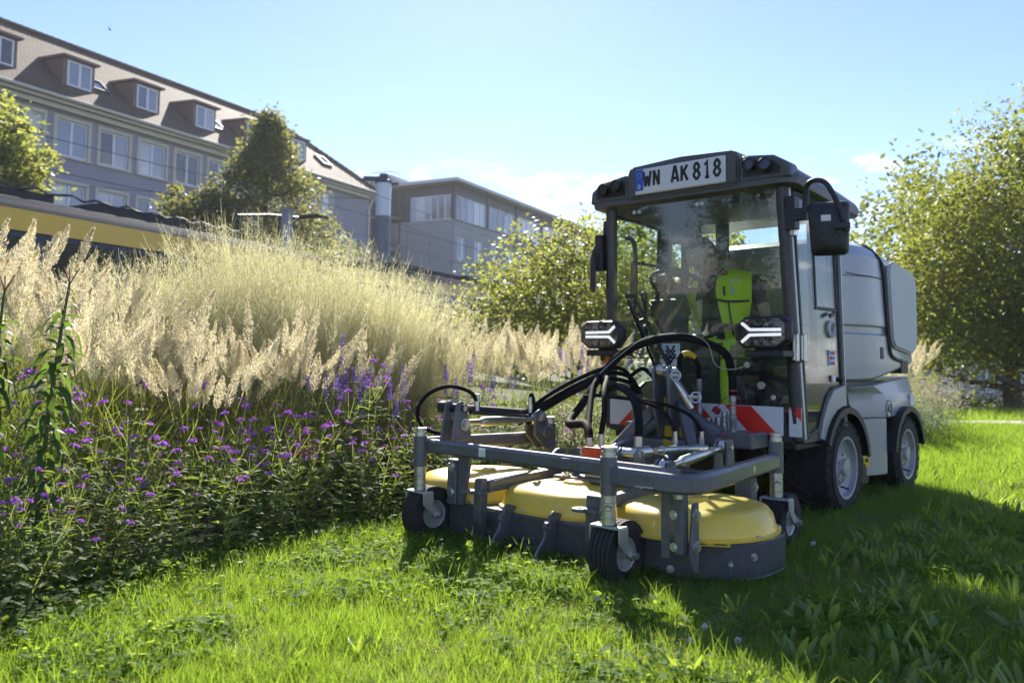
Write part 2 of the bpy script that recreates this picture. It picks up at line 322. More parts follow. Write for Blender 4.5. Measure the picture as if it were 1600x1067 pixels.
_t.links.new(_oi.outputs['Random'], _rp.inputs[0]); _t.links.new(_rp.outputs[0], _t.nodes['Principled BSDF'].inputs['Base Color'])
m_dpane = M('dark_glass', (0.03, 0.033, 0.04), 0.06, var=0.3, scale=0.6, spec=0.8)
m_clad = M('brown_dormer_cladding', (0.2, 0.125, 0.105), 0.6, var=0.1, scale=2)
m_conc = M('grey_concrete', (0.33, 0.34, 0.35), 0.8, var=0.12, scale=0.7, bump=0.1)
m_dark = M('dark_metal', (0.06, 0.062, 0.07), 0.5, var=0.1)
m_light = M('pale_fascia', (0.6, 0.58, 0.54), 0.6, var=0.06)
m_white = M('white_letters', (0.8, 0.8, 0.8), 0.5, var=0.02)
m_sand = M('sandstone', (0.4, 0.34, 0.27), 0.85, var=0.15, scale=1.0)
def roof_tiles():
    m = M('brown_roof_tiles', (0.14, 0.092, 0.052), 0.8, var=0.35, scale=1.6)
    t = m.node_tree; b = t.nodes['Principled BSDF']; c = t.nodes.new('ShaderNodeTexCoord')
    br = t.nodes.new('ShaderNodeTexBrick'); br.inputs['Scale'].default_value = 1.0; br.inputs['Brick Width'].default_value = 0.24; br.inputs['Row Height'].default_value = 0.3; br.inputs['Mortar Size'].default_value = 0.03
    br.inputs[1].default_value = (1, 1, 1, 1); br.inputs[2].default_value = (0.55, 0.55, 0.55, 1); br.inputs[3].default_value = (0.05, 0.05, 0.05, 1)
    mpp = t.nodes.new('ShaderNodeMapping'); mpp.inputs['Scale'].default_value = (1, 1.35, 0.0); t.links.new(c.outputs['Object'], mpp.inputs[0]); t.links.new(mpp.outputs[0], br.inputs['Vector'])
    old = b.inputs['Base Color'].links[0].from_socket; mm = t.nodes.new('ShaderNodeMix'); mm.data_type = 'RGBA'; mm.blend_type = 'MULTIPLY'; mm.inputs[0].default_value = 0.55
    t.links.new(old, mm.inputs[6]); t.links.new(br.outputs[0], mm.inputs[7]); t.links.new(mm.outputs[2], b.inputs['Base Color'])
    bp = t.nodes.new('ShaderNodeBump'); bp.inputs['Strength'].default_value = 0.7; bp.inputs['Distance'].default_value = 0.04; t.links.new(br.outputs[0], bp.inputs['Height']); t.links.new(bp.outputs[0], b.inputs['Normal'])
    return m
m_tiles = roof_tiles()
def wall_open(mb, x0, x1, z0, z1, ops, o, u, n_in, dep=0.16, mi=0):
    """front wall with real openings: cells around them, reveals running inwards"""
    o, u, n_in = Vector(o), Vector(u), Vector(n_in); k = Vector((0, 0, 1))
    X = sorted({x0, x1, *[a for q in ops for a in (q[0], q[2])]}); Z = sorted({z0, z1, *[a for q in ops for a in (q[1], q[3])]})
    P = lambda x, z, d=0: o + u * x + k * z + n_in * d
    for i in range(len(X) - 1):
        for j in range(len(Z) - 1):
            cx, cz = (X[i] + X[i + 1]) / 2, (Z[j] + Z[j + 1]) / 2
            if any(q[0] < cx < q[2] and q[1] < cz < q[3] for q in ops): continue
            mb.add([P(X[i], Z[j]), P(X[i + 1], Z[j]), P(X[i + 1], Z[j + 1]), P(X[i], Z[j + 1])], [(0, 1, 2, 3)], mi)
    for a, b, c, d in ops:
        q = [(a, b), (c, b), (c, d), (a, d)]
        for i in range(4):
            p, r = q[i], q[(i + 1) % 4]; mb.add([P(*p), P(*r), P(*r, dep), P(*p, dep)], [(0, 1, 2, 3)], mi)
def plain(mb, name, mats, parent):          # no normal rebuild trouble for open shells
    return mb.build(name, mats, parent)
def window_meshes(w, h, fr=0.09, mull=1, tag_=''):
    f = MB()
    for a, b in (((-w / 2, 0, 0), (-w / 2 + fr, 0.09, h)), ((w / 2 - fr, 0, 0), (w / 2, 0.09, h)), ((-w / 2 + fr, 0, 0), (w / 2 - fr, 0.09, fr)), ((-w / 2 + fr, 0, h - fr), (w / 2 - fr, 0.09, h))): f.b2(a, b)
    for i in range(mull):
        x = -w / 2 + w * (i + 1) / (mull + 1); f.b2((x - fr * 0.75, -0.004, fr), (x + fr * 0.75, 0.086, h - fr))
    pn = []; step = w / (mull + 1)
    for i in range(mull + 1):
        p = MB(); a = -w / 2 + step * i + fr * 0.8; b = -w / 2 + step * (i + 1) - fr * 0.8; p.b2((a, 0.045, fr * 0.9), (b, 0.06, h - fr * 0.9)); pn.append(p)
    return f, pn
def make_window(w, h, parent, x, z, y, mf, mp_, mull=1, fr=0.09, cache={}, rz=0):
    k = (round(w, 3), round(h, 3), mull, mf.name, mp_.name, fr)
    if k not in cache:
        f, pn = window_meshes(w, h, fr, mull); fo = f.build('window', mf, org=(0, 0, 0)); po = [p.build('pane', mp_, org=(0, 0, 0)) for p in pn]
        cache[k] = (fo.data, [p.data for p in po])
        for q in [fo] + po: bpy.data.objects.remove(q)
    fd, pd = cache[k]; o = link('window', fd, parent); o.location = (x, y, z); o.rotation_euler = (0, 0, rz)
    for d in pd: link('pane', d, o)
    return o
# --- plum office house (left), local x along the facade, y inwards
FA = math.atan2(0.89, 0.457)
H1 = thing('office_house', 'plum rendered office house with brown tiled roof and a row of dormers', 'building', (-11, 63.3, 0), FA)
L0, L1_, EZ = -50.0, -0.35, 13.25
cents = [-5.7 - 2.42 * k for k in range(18)]; ops = []
for c in cents: ops += [(c - 0.86, 10.8, c + 0.86, 12.64), (c - 0.86, 7.55, c + 0.86, 9.42), (c - 0.86, 4.2, c + 0.86, 6.1)]
mb = MB(); wall_open(mb, L0, L1_, 0, EZ, ops, (0, 0, 0), (1, 0, 0), (0, 1, 0)); wall_open(mb, 0, 10, 0, EZ, [], (L1_, 0, 0), (0, 1, 0), (-1, 0, 0)); wall_open(mb, 0, 10, 0, EZ, [], (L0, 0, 0), (0, 1, 0), (1, 0, 0)); wall_open(mb, L0, L1_, 0, EZ, [], (0, 10, 0), (1, 0, 0), (0, -1, 0))
plain(mb, 'wall', m_plum, H1)
mb = MB()
for q in ops:
    t_ = 0.17
    mb.hold = False; mb.b2((q[0] - t_, -0.05, q[1] - 0.02), (q[0], 0.02, q[3] + t_)); mb.hold = True; mb.b2((q[2], -0.05, q[1] - 0.02), (q[2] + t_, 0.02, q[3] + t_)); mb.b2((q[0], -0.05, q[3]), (q[2], 0.02, q[3] + t_)); mb.b2((q[0] - t_ - 0.04, -0.12, q[1] - 0.12), (q[2] + t_ + 0.04, 0.02, q[1] - 0.02))
mb.build('window_surround', m_cream, H1)
for q in ops: make_window(q[2] - q[0], q[3] - q[1], H1, (q[0] + q[2]) / 2, q[1], 0.07, m_whitef, m_pane)
mb = MB(); mb.b2((L0 - 0.5, -0.62, 13.25), (L1_ + 0.55, 0.1, 13.42)); mb.b2((L0 - 0.5, -0.35, 13.0), (L1_ + 0.3, -0.003, 13.247)); mb.b2((L1_ + 0.003, 0, 13.25), (L1_ + 0.55, 10.4, 13.42)); mb.tube([(L0 - 0.5, -0.7, 13.5), (L1_ + 0.6, -0.7, 13.5)], 0.1, 8); mb.tube([(L1_ + 0.62, -0.7, 13.5), (L1_ + 0.62, 10.4, 13.5)], 0.1, 8)
mb.build('cornice', m_cream, H1)
mb = MB(); mb.tube([(L1_ + 0.1, -0.65, 13.45), (L1_ + 0.02, -0.3, 12.9), (L1_ - 0.15, -0.1, 12.3), (L1_ - 0.15, -0.1, 0)], 0.075, 8); mb.build('downpipe', M('downpipe_zinc', (0.6, 0.6, 0.62), 0.5), H1)
A = (L0 - 0.6, -0.75, 13.5); B = (L1_ + 0.65, -0.75, 13.5); Cc = (L1_ + 0.65, 10.75, 13.5); D_ = (L0 - 0.6, 10.75, 13.5); R0 = (L0 + 5, 5, 18.45); R1 = (L1_ - 5.2, 5, 18.45)
mb = MB(); mb.add([A, B, Cc, D_, R0, R1, *[(p[0], p[1], p[2] - 0.12) for p in (A, B, Cc, D_)]], [(0, 1, 5, 4), (1, 2, 5), (2, 3, 4, 5), (3, 0, 4), (0, 6, 7, 1), (1, 7, 8, 2), (2, 8, 9, 3), (3, 9, 6, 0)])
roof = mb.build('roof', m_tiles, H1)
mb = MB()
for k in range(110): x = R0[0] + (R1[0] - R0[0]) * k / 109; mb.tube([(x - 0.2, 5, 18.5), (x + 0.2, 5, 18.52)], [0.13, 0.16], 8)
for k in range(22):
    t_ = k / 21; p = Vector(R1).lerp(Vector(B), t_); q = Vector(R1).lerp(Vector(B), t_ + 0.05); mb.tube([p + Vector((0, 0, 0.03)), q + Vector((0, 0, 0.06))], [0.13, 0.16], 8)
rt_ = mb.build('ridge_tile', m_tiles, roof); pass
for k in range(12):
    x = -7.95 - 4.135 * (k) + 0.0
    if x < L0 + 3: break
    d = MB(); d.prism([(0, 14.2), (0, 16.02), (2.6, 16.02 + 0.12)], (x - 0.87, 0.52, 0), (0, 1, 0), (0, 0, 1), (1.74, 0, 0)); dm = d.build('dormer', m_clad, H1)
    d = MB(); d.prism([(-0.25, 16.02), (-0.25, 16.14), (2.6, 16.3), (2.6, 16.16)], (x - 1.02, 0.52, 0), (0, 1, 0), (0, 0, 1), (2.04, 0, 0)); d.build('dormer_roof', m_clad, dm)
    w_ = make_window(1.36, 1.32, dm, x, 14.6, 0.46, m_whitef, m_pane)
for x in (-4.3, -14.6, -22.9, -31.2):
    rot = Euler((math.atan(0.861), 0, 0)).to_matrix(); c_ = Vector((x, 1.35, 15.36)); d = MB()
    for dx, dy, sx, sy in ((-0.45, 0, 0.1, 1.2), (0.45, 0, 0.1, 1.2), (0, -0.55, 0.8, 0.1), (0, 0.55, 0.8, 0.1)): d.box(c_ + rot @ Vector((dx, dy, 0)), (sx, sy, 0.22), rot)
    sk = d.build('skylight', m_dark, H1); d = MB(); d.box(c_ + rot @ Vector((0, 0, 0.02)), (0.8, 1.0, 0.03), rot); d.build('pane', m_pane, sk)
fc = bpy.data.curves.new('wall_lettering', 'FONT'); fc.body = 'nk'; fc.size = 1.25; fc.extrude = 0.05; fc.offset = 0.022; fc.materials.append(m_white)
fo_ = link('tmp', fc); fm = bpy.data.meshes.new_from_object(fo_.evaluated_get(bpy.context.evaluated_depsgraph_get())); bpy.data.objects.remove(fo_); fo = link('wall_lettering', fm, H1); fo.location = (-27.55, -0.06, 9.98); fo.rotation_euler = (PI / 2, 0, 0)
# --- grey office block
H2 = thing('office_block', 'grey concrete office block with a long ribbon of windows under its flat roof', 'building', (-5.12, 70, 0), FA)
NM, PW = 15, 3.05
mb = MB(); mb.b2((0.3, 0.3, 0), (NM * PW, 14, 15.9)); mb.build('core', M('shadow_gap_concrete', (0.12, 0.12, 0.125), 0.9), H2)
for k in range(NM):
    x = k * PW; mb = MB(); wall_open(mb, 0.015, PW - 0.015, 3.0, 12.82, [(0.66, 9.45, 2.33, 11.45), (0.66, 5.9, 2.33, 7.9)], (x, 0, 0), (1, 0, 0), (0, 1, 0), 0.22); mb.build('concrete_panel', m_conc, H2)
    make_window(1.67, 2.0, H2, x + 1.495, 9.45, 0.12, m_whitef, m_pane, 1); make_window(1.67, 2.0, H2, x + 1.495, 5.9, 0.12, m_whitef, m_pane, 1)
for k in range(3):
    mb = MB(); wall_open(mb, k * 2.4 + 0.015, k * 2.4 + 2.385, 3.0, 12.82, [], (0, 0, 0), (0, 1, 0), (1, 0, 0)); mb.build('concrete_panel', m_conc, H2)
for k in range(8): make_window(5.55, 2.15, H2, 3.2 + 5.95 * k, 12.84, 0.1, m_whitef, m_pane, 4, 0.07)
mb = MB()
for k in range(9): mb.b2((0.02 + 5.95 * k, -0.04, 12.82), (0.36 + 5.95 * k, 0.28, 15.9))
mb.b2((0, -0.06, 12.7), (NM * PW, 0.02, 12.84)); mb.b2((0.1, 0.05, 15.0), (NM * PW, 0.3, 15.9)); mb.build('mullion_band', m_dark, H2)
w_ = make_window(4.3, 2.15, H2, 0.06, 12.84, 2.35, m_whitef, m_pane, 5, 0.07, rz=-PI / 2)
mb = MB(); mb.b2((-0.9, -0.9, 15.93), (NM * PW + 0.5, 15, 16.22)); mb.build('roof_slab', m_light, H2, bev=0.03)
mb = MB(); mb.b2((7.6, 3, 16.22), (21.5, 12, 17.75)); mb.b2((21.6, 2.5, 16.22), (34, 12, 17.2)); mb.b2((-1.0, 6, 16.22), (2.0, 9, 17.0)); mb.b2((7.5, 2.9, 17.75), (21.6, 12.1, 17.85)); mb.build('penthouse', M('pale_metal_cladding', (0.42, 0.42, 0.46), 0.5, var=0.06), H2)
mb = MB()
for k in range(26): mb.b2((7.62 + 0.54 * k, 2.97, 16.3), (7.66 + 0.54 * k, 2.996, 17.7))
mb.build('cladding_seam', m_dark, H2)
H3 = thing('link_building', 'dark glazed link between the plum house and the grey block', 'building', (-5.12, 70, 0), FA)
mb = MB(); mb.b2((-2.5, 9.5, 0), (6, 16, 15.6)); mb.b2((-3.2, 8.9, 15.6), (6, 16, 15.9)); mb.build('wall', M('dark_link_wall', (0.1, 0.1, 0.11), 0.6), H3)
for zz in (4, 7.6, 11.2): make_window(5.5, 2.6, H3, -2.53, zz, 12.5, m_dark, m_pane, 4, 0.07, rz=-PI / 2); make_window(2.0, 2.6, H3, -1.2, zz, 9.42, m_whitef, m_pane, 1, 0.07)
ST = thing('fire_escape', 'slender steel fire escape tower beside the grey office block', 'stair tower', (-5.12, 70, 0), FA)
mb = MB()
for x in (-1.6, 0.0):
    for y in (5.6, 7.6): mb.b2((x - 0.07, y - 0.07, 0), (x + 0.07, y + 0.07, 16.4))
mb.build('post', m_clad, ST); mb = MB()
for k in range(6): mb.b2((-1.7, 5.5, 1.5 + 2.9 * k), (0.05, 7.7, 1.62 + 2.9 * k))
mb.build('platform', m_conc, ST); mb = MB()
for k in range(6):
    for j in (0.35, 0.7, 1.05):
        z = 1.6 + 2.9 * k + j; mb.tube([(-1.6, 5.55, z), (-1.6, 7.6, z)], 0.03, 5); mb.tube([(-1.6, 5.55, z), (0, 5.55, z)], 0.03, 5)
mb.build('railing', m_clad, ST); mb = MB()
for k in range(5): mb.bar((-1.4, 6.1, 1.6 + 2.9 * k), (-0.1, 7.0, 4.4 + 2.9 * k), 0.7, 0.12)
mb.build('stair_flight', m_conc, ST)
# --- sandstone house far behind the big tree on the right
H4 = thing('sandstone_house', 'pale sandstone house glimpsed below the big tree on the right', 'building', (31.5, 62, -2.25), 0)
o4 = [(1.2 + 2.6 * k, zz, 2.4 + 2.6 * k, zz + 1.6) for k in range(10) for zz in (0.9, 4.2)]
mb = MB(); wall_open(mb, 0, 28, 0, 7.2, o4, (0, 0, 0), (1, 0, 0), (0, 1, 0), 0.2); wall_open(mb, 0, 9, 0, 7.2, [], (0, 0, 0), (0, 1, 0), (1, 0, 0)); mb.build('wall', m_sand, H4)
for q in o4: make_window(1.2, 1.6, H4, (q[0] + q[2]) / 2, q[1], 0.1, m_whitef, m_pane)
mb = MB(); mb.add([(-0.4, -0.5, 7.2), (28, -0.5, 7.2), (28, 9.5, 7.2), (-0.4, 9.5, 7.2), (2, 4.5, 9.2), (28, 4.5, 9.2)], [(0, 1, 5, 4), (2, 3, 4, 5), (3, 0, 4), (0, 3, 2, 1)]); mb.build('roof', m_tiles, H4)
# ------------------------------------------------------------------ tram
m_ty = M('tram_yellow', (0.9, 0.52, 0.04), 0.4, var=0.05, coat=0.3); m_tk = M('tram_black', (0.025, 0.026, 0.03), 0.4, var=0.1, coat=0.2); m_roofg = M('tram_roof_grey', (0.06, 0.062, 0.07), 0.9, var=0.15, spec=0.1)
TR = thing('tram', 'long yellow and black tram passing behind the tall grasses', 'tram', (-9, 14.4, 0), math.atan2(0.907, 0.42))
for a, b in ((-9, 8.9), (9.5, 31)):
    mb = MB(); mb.prism([(0.08, 0.35), (2.57, 0.35), (2.65, 0.9), (2.65, 3.0), (2.5, 3.42), (0.15, 3.42), (0.0, 3.0), (0.0, 0.9)], (a, 0, 0), (0, 1, 0), (0, 0, 1), (b - a, 0, 0)); bd = mb.build('body', m_tk, TR, bev=0.02)
    mb = MB(); mb.prism([(-0.02, 3.06), (0.11, 3.47), (0.16, 3.47), (0.03, 3.06)], (a + 0.1, 0, 0), (0, 1, 0), (0, 0, 1), (b - a - 0.2, 0, 0)); mb.b2((a + 0.1, -0.02, 0.55), (b - 0.1, 0.03, 1.65)); mb.build('yellow_band', m_ty, TR)
    mb = MB(); mb.prism([(0.13, 3.42), (0.3, 3.72), (2.35, 3.72), (2.52, 3.42)], (a + 0.05, 0, 0), (0, 1, 0), (0, 0, 1), (b - a - 0.1, 0, 0)); mb.build('roof', m_roofg, TR, bev=0.03)
    k = a + 1.0
    while k < b - 2.4:
        mb = MB(); mb.b2((k, -0.012, 1.75), (k + 1.55, 0.02, 2.95)); mb.build('window_pane', m_dpane, TR, bev=0.004)
        k += 1.75
for k, (x, ln, h) in enumerate(((-5.5, 2.6, .22), (0.15, 1.15, .2), (2.3, 2.3, .24), (4.7, 1.7, .2), (13.6, 1.6, .26), (15.6, 2.4, .22), (18.4, 1.3, .28), (21, 2.6, .2))):
    mb = MB(); mb.b2((x, 0.55, 3.72), (x + ln, 2.1, 3.72 + h)); mb.b2((x + 0.12, 0.54, 3.75), (x + ln * 0.45, 0.549, 3.68 + h)); ru = mb.build('roof_unit', m_roofg, TR, bev=0.03)
mb = MB(); mb.tube([(x, 0.5, 3.95 + 0.05 * math.sin(x * 9)) for x in np.linspace(-0.9, 6.5, 30)], 0.025, 5); mb.build('roof_cable', m_tk, TR)
for x in (6.7, 13.0, 24.0):
    mb = MB(); mb.b2((x, -0.03, 0.5), (x + 1.4, 0.0, 2.98)); dr = mb.build('door', m_ty, TR, bev=0.01); mb = MB(); mb.b2((x + 0.1, -0.045, 0.9), (x + 0.66, -0.032, 2.85)); mb.b2((x + 0.74, -0.045, 0.9), (x + 1.3, -0.032, 2.85)); mb.build('pane', m_dpane, dr)
mb = MB(); mb.tube([(8.3, 1.3, 3.78), (7.9, 1.3, 4.0), (6.9, 1.3, 4.42), (7.0, 1.3, 4.5), (8.2, 1.3, 4.72), (9.5, 1.3, 4.86)], [.05, .05, .06, .06, .045, .04], 8); mb.tube([(8.6, 1.3, 3.8), (8.0, 1.3, 4.2), (7.6, 1.3, 4.42)], 0.03, 6); pg = mb.build('pantograph', m_tk, TR)
mb = MB(); mb.tube([(9.5, 0.5, 4.84), (9.5, 0.7, 4.9), (9.5, 1.9, 4.9), (9.5, 2.1, 4.84)], 0.04, 6); mb.tube([(9.75, 0.5, 4.84), (9.75, 0.7, 4.9), (9.75, 1.9, 4.9), (9.75, 2.1, 4.84)], 0.04, 6); mb.build('collector_head', m_tk, pg)
mb = MB(); mb.b2((8.5, 0.9, 3.72), (8.72, 1.12, 4.9)); mb.b2((8.46, 0.86, 4.9), (8.76, 1.16, 4.94)); mb.build('equipment_post', m_conc, TR)
# lamp column and masts, overhead wires
LC = thing('lamp_column', 'round grey lamp column with a clear glass lantern on top', 'street lamp', (-4.72, 29.5, 0))
mb = MB(); mb.lathe([(0.0, 0), (0.36, 0), (0.36, 0.5), (0.3, 0.6), (0.285, 5.95), (0.0, 5.95)], (0, 0, 0), n=24); mb.build('post', M('lamp_post_grey', (0.2, 0.2, 0.21), 0.5), LC)
mb = MB(); mb.lathe([(0.0, 5.95), (0.27, 5.95), (0.29, 7.15), (0.0, 7.15)], (0, 0, 0), n=24); gl_ = mb.build('lantern_glass', M('frosted_lantern', (0.75, 0.76, 0.78), 0.25, var=0.03), LC)
mb = MB(); mb.lathe([(0.0, 7.15), (0.31, 7.15), (0.31, 7.25), (0.16, 7.3), (0.16, 7.5), (0.0, 7.5)], (0, 0, 0), n=24); mb.build('cap', m_dark, LC)
mb = MB(); mb.b2((-0.75, -0.02, 7.25), (-0.1, 0.02, 7.42)); mb.b2((0.12, -0.02, 7.1), (0.55, 0.02, 7.2)); mb.build('side_arm', m_dark, LC, bev=0.005)
for k, (dz, dy) in enumerate(((5.35, 0.6), (5.0, 1.9), (6.2, 1.0))):
    mb = MB(); a = Vector((*trk(-20, dy), dz)); b = Vector((*trk(75, dy), dz)); n_ = 20
    mb.tube([a.lerp(b, i / n_) - Vector((0, 0, 0.35 * math.sin(PI * ((i * 3 / n_) % 1)))) for i in range(n_ + 1)], 0.008, 5)
    tag(mb.build('overhead_wire', m_tk), ['overhead tram wire hanging nearest the beds', 'overhead tram wire on the far side of the track', 'topmost overhead tram wire above the tram roof'][k], 'wire', 'overhead wires above the tram')
for k, (p, q, lb) in enumerate((((-4.6, 29.5, 5.0), (9, 44, 4.2), 'slanting wire running from the lamp column past the grey block'), ((-4.6, 29.5, 5.6), (14, 60, 6.4), 'upper wire running from the lamp column along the grey block'), ((-30, 36, 9.6), (-4.7, 29.5, 6.6), 'thin wire crossing in front of the plum house windows'))):
    mb = MB(); p, q = Vector(p), Vector(q); mb.tube([p.lerp(q, i / 14) - Vector((0, 0, 0.5 * math.sin(PI * i / 14))) for i in range(15)], 0.009, 5); tag(mb.build('span_wire', m_tk), lb, 'wire', 'span wires fixed to the lamp column')
# low hedge, wall on the right
# ================================================================== TREES
m_bark = M('tree_bark', (0.1, 0.075, 0.055), 0.9, var=0.3, scale=6, bump=0.6, bscale=30)
lf_tree = LEAF('walnut_leaf', (0.06, 0.085, 0.02), (0.11, 0.13, 0.03), (0.36, 0.4, 0.05), 0.46, 0.5)
lf_pear = LEAF('dark_pear_leaf', (0.075, 0.09, 0.035), (0.13, 0.135, 0.05), (0.4, 0.4, 0.1), 0.5, 0.5)
lf_mid = LEAF('pale_shrub_leaf', (0.08, 0.1, 0.03), (0.12, 0.14, 0.045), (0.5, 0.53, 0.1), 0.52, 0.45)
lf_pop = LEAF('poplar_leaf', (0.05, 0.065, 0.025), (0.1, 0.1, 0.04), (0.2, 0.2, 0.05), 0.4, 0.5)
lf_hedge = LEAF('hedge_leaf', (0.025, 0.045, 0.015), (0.05, 0.08, 0.025), (0.1, 0.16, 0.02), 0.35, 0.5)
def crown_points(shape, n, rx, rz, cz):
    out = []
    while len(out) < n:
        if shape == 'round':
            d = unit(RNG.normal(0, 1, (1, 3)))[0]; r = RNG.uniform(0.15, 1) ** 0.42
            lump = 1 + 0.16 * math.sin(d[0] * 5 + 1) * math.cos(d[1] * 4 + d[2] * 6)
            p = np.array([d[0] * rx * r * lump, d[1] * rx * r * lump, cz + d[2] * rz * r * lump * (1.0 if d[2] > 0 else 0.85)])
        elif shape == 'cone':
            t = RNG.uniform(0, 1) ** 1.05; rr = rx * (1 - t) ** 1.05 * (0.62 + 0.5 * math.sqrt(max(0, min(1, t * 5)))) * RNG.uniform(0.2, 1) ** 0.45 * RNG.uniform(0.8, 1.15); a = RNG.uniform(0, 2 * PI)
            p = np.array([rr * math.cos(a), rr * math.sin(a), cz - rz + 2 * rz * t])
        else:
            t = RNG.uniform(0, 1); rr = rx * (math.sin(PI * min(1, 0.08 + t * 0.95)) ** 0.55) * RNG.uniform(0.2, 1) ** 0.5; a = RNG.uniform(0, 2 * PI)
            p = np.array([rr * math.cos(a), rr * math.sin(a), cz - rz + 2 * rz * t])
        out.append(p)
    return np.array(out)
def make_tree(name, label, loc, shape, rx, rz, cz, nc, nl, lsize, crad, mat, trunk_r, group=None, limbs=12, flat=0.45, drop=0.15, aspect=1.7):
    T = thing(name, label, 'tree', loc, 0, group)
    C_ = crown_points(shape, nc, rx, rz, cz)
    P = np.repeat(C_, nl, 0); off = RNG.normal(0, 1, P.shape) * crad * np.array([1, 1, 0.62]); tw = RNG.uniform(0.6, 1.3, (nc, 1)); P = P + off * np.repeat(tw, nl, 0); P[:, 2] -= 0.3 * (np.linalg.norm(off[:, :2], axis=1) ** 2) / max(crad, 0.1)
    V, F = cards(P, lsize, flat, aspect, drop); link('crown', npmesh('crown', V, F, mat), T)
    mb = MB(); top = cz + rz * 0.75
    tp = [(0, 0, -0.3), (0.03 * rx, 0.02, (cz - rz) * 0.6 + 0.2), (-0.03 * rx, 0.03 * rx, cz), (0.02 * rx, 0, top)]; mb.tube(tp, [trunk_r * 1.25, trunk_r, trunk_r * 0.6, trunk_r * 0.12], 10, smooth=4)
    o = np.argsort(RNG.random(nc))[:limbs]
    for i in o:
        c = C_[i]; h = max(0.2, min(top - 0.3, c[2] - 0.35 * math.hypot(c[0], c[1]) - 0.2)); h = max(h, (cz - rz) * 0.5 + 0.2); q = Vector((0, 0, h)); mid = q.lerp(Vector(c), 0.5) + Vector((0, 0, -0.06 * rx + RNG.normal(0, 0.05)))
        mb.tube([q, mid, c], [trunk_r * 0.42, trunk_r * 0.26, trunk_r * 0.08], 6, smooth=3)
    mb.build('trunk', m_bark, T); return T
make_tree('walnut_tree', 'huge spreading walnut tree at the right edge of the lawn', (14.3, 20.5, float(terrain(14.3, 20.5))), 'round', 4.8, 3.35, 4.35, 270, 430, 0.125, 0.6, lf_tree, 0.24, limbs=30, aspect=1.9)
T = make_tree('chestnut_tree', 'second broad tree standing behind the walnut tree', (17.5, 29, float(terrain(17.5, 29))), 'round', 5.5, 4.0, 5.2, 120, 150, 0.26, 0.7, lf_tree, 0.3, limbs=14)
mb = MB(); mb.tube([(14.2, 21.3, 0.0), (12.6, 20.2, 0.18), (11.2, 19.6, 0.12), (9.9, 19.2, 0.3), (9.2, 19.0, 0.55)], [0.16, 0.13, 0.11, 0.08, 0.04], 10, smooth=5); lb = mb.build('low_limb', m_bark); lb.parent = bpy.data.objects['walnut_tree']; lb.location = (-12.3, -20.5, -float(terrain(14.3, 20.5)))
make_tree('pear_tree', 'conical dark green tree in front of the plum office house', (-10.6, 35, 0), 'cone', 4.7, 4.2, 7.05, 200, 110, 0.2, 0.4, lf_pear, 0.18, limbs=22)
make_tree('small_round_tree', 'small dark bushy tree left of the conical tree', (-12.6, 33.5, 0), 'round', 1.7, 1.5, 6.3, 50, 130, 0.24, 0.34, lf_pear, 0.12, limbs=10)
make_tree('maple_tree', 'leafy tree at the left edge standing behind the tram', (-16.9, 25.5, 0), 'round', 2.0, 2.7, 6.2, 95, 150, 0.2, 0.34, lf_mid, 0.16, limbs=14)
make_tree('serviceberry_tree', 'loose light green tree between the feather grasses and the tractor cab', (0.95, 13.2, 0), 'round', 1.6, 1.25, 1.75, 130, 150, 0.08, 0.26, lf_mid, 0.05, limbs=30)
make_tree('young_tree', 'young light green tree seen through the left cab windows', (3.1, 16.5, 0), 'round', 1.7, 1.6, 2.35, 100, 150, 0.11, 0.3, lf_mid, 0.06, limbs=20)
make_tree('garden_tree', 'bushy green tree hidden behind the tractor cab', (5.4, 17.5, 0), 'round', 1.7, 1.45, 1.75, 90, 150, 0.12, 0.3, lf_tree, 0.07, limbs=16)
make_tree('crab_apple_tree', 'bushy tree showing through the open door glass of the cab', (7.6, 19.5, float(terrain(7.6, 19.5))), 'round', 1.6, 1.5, 1.9, 80, 140, 0.13, 0.3, lf_tree, 0.07, limbs=16)
# trees to the left of and behind the camera: seen only as reflections in the windscreen
PO = 'second third fourth fifth sixth second third fourth fifth'.split()
p0 = make_tree('poplar_tree', 'tall slim poplar mirrored in the windscreen', (-21, -4.5, 0), 'poplar', 1.2, 5.2, 6.0, 120, 260, 0.11, 0.34, lf_pop, 0.2, 'poplars mirrored in the windscreen', limbs=14)
for x, y, s_ in ((-24, -9.5, 0.85), (-23, -1.6, 0.62), (-30, 0.6, 1.25), (-31, -15, 1.2), (-29, 4.5, 1.25)):
    c = copy_tree(p0); c['label'] = 'poplar mirrored in the windscreen, %s in the mirrored row' % PO.pop(0); c.location = (x, y, 0); c.scale = (s_ * 1.05, s_ * 1.05, s_); c.rotation_euler.z = x
pn = make_tree('pine_tree', 'tall bare stemmed pine mirrored in the left part of the windscreen', (-12.5, 1.8, 0), 'round', 2.2, 1.6, 8.0, 50, 260, 0.1, 0.4, lf_pear, 0.22, 'pines mirrored in the windscreen', limbs=12)
for x, y, s_ in ((-13.5, 3.4, 1.1), (-15.5, 4.4, 1.2), (-11.8, 3.2, 0.9), (-16.0, 2.4, 1.15)):
    c = copy_tree(pn); c['label'] = 'bare stemmed pine mirrored in the windscreen, %s in the mirrored group' % PO.pop(0); c.location = (x, y, 0); c.scale = (s_, s_, s_); c.rotation_euler.z = x * 2
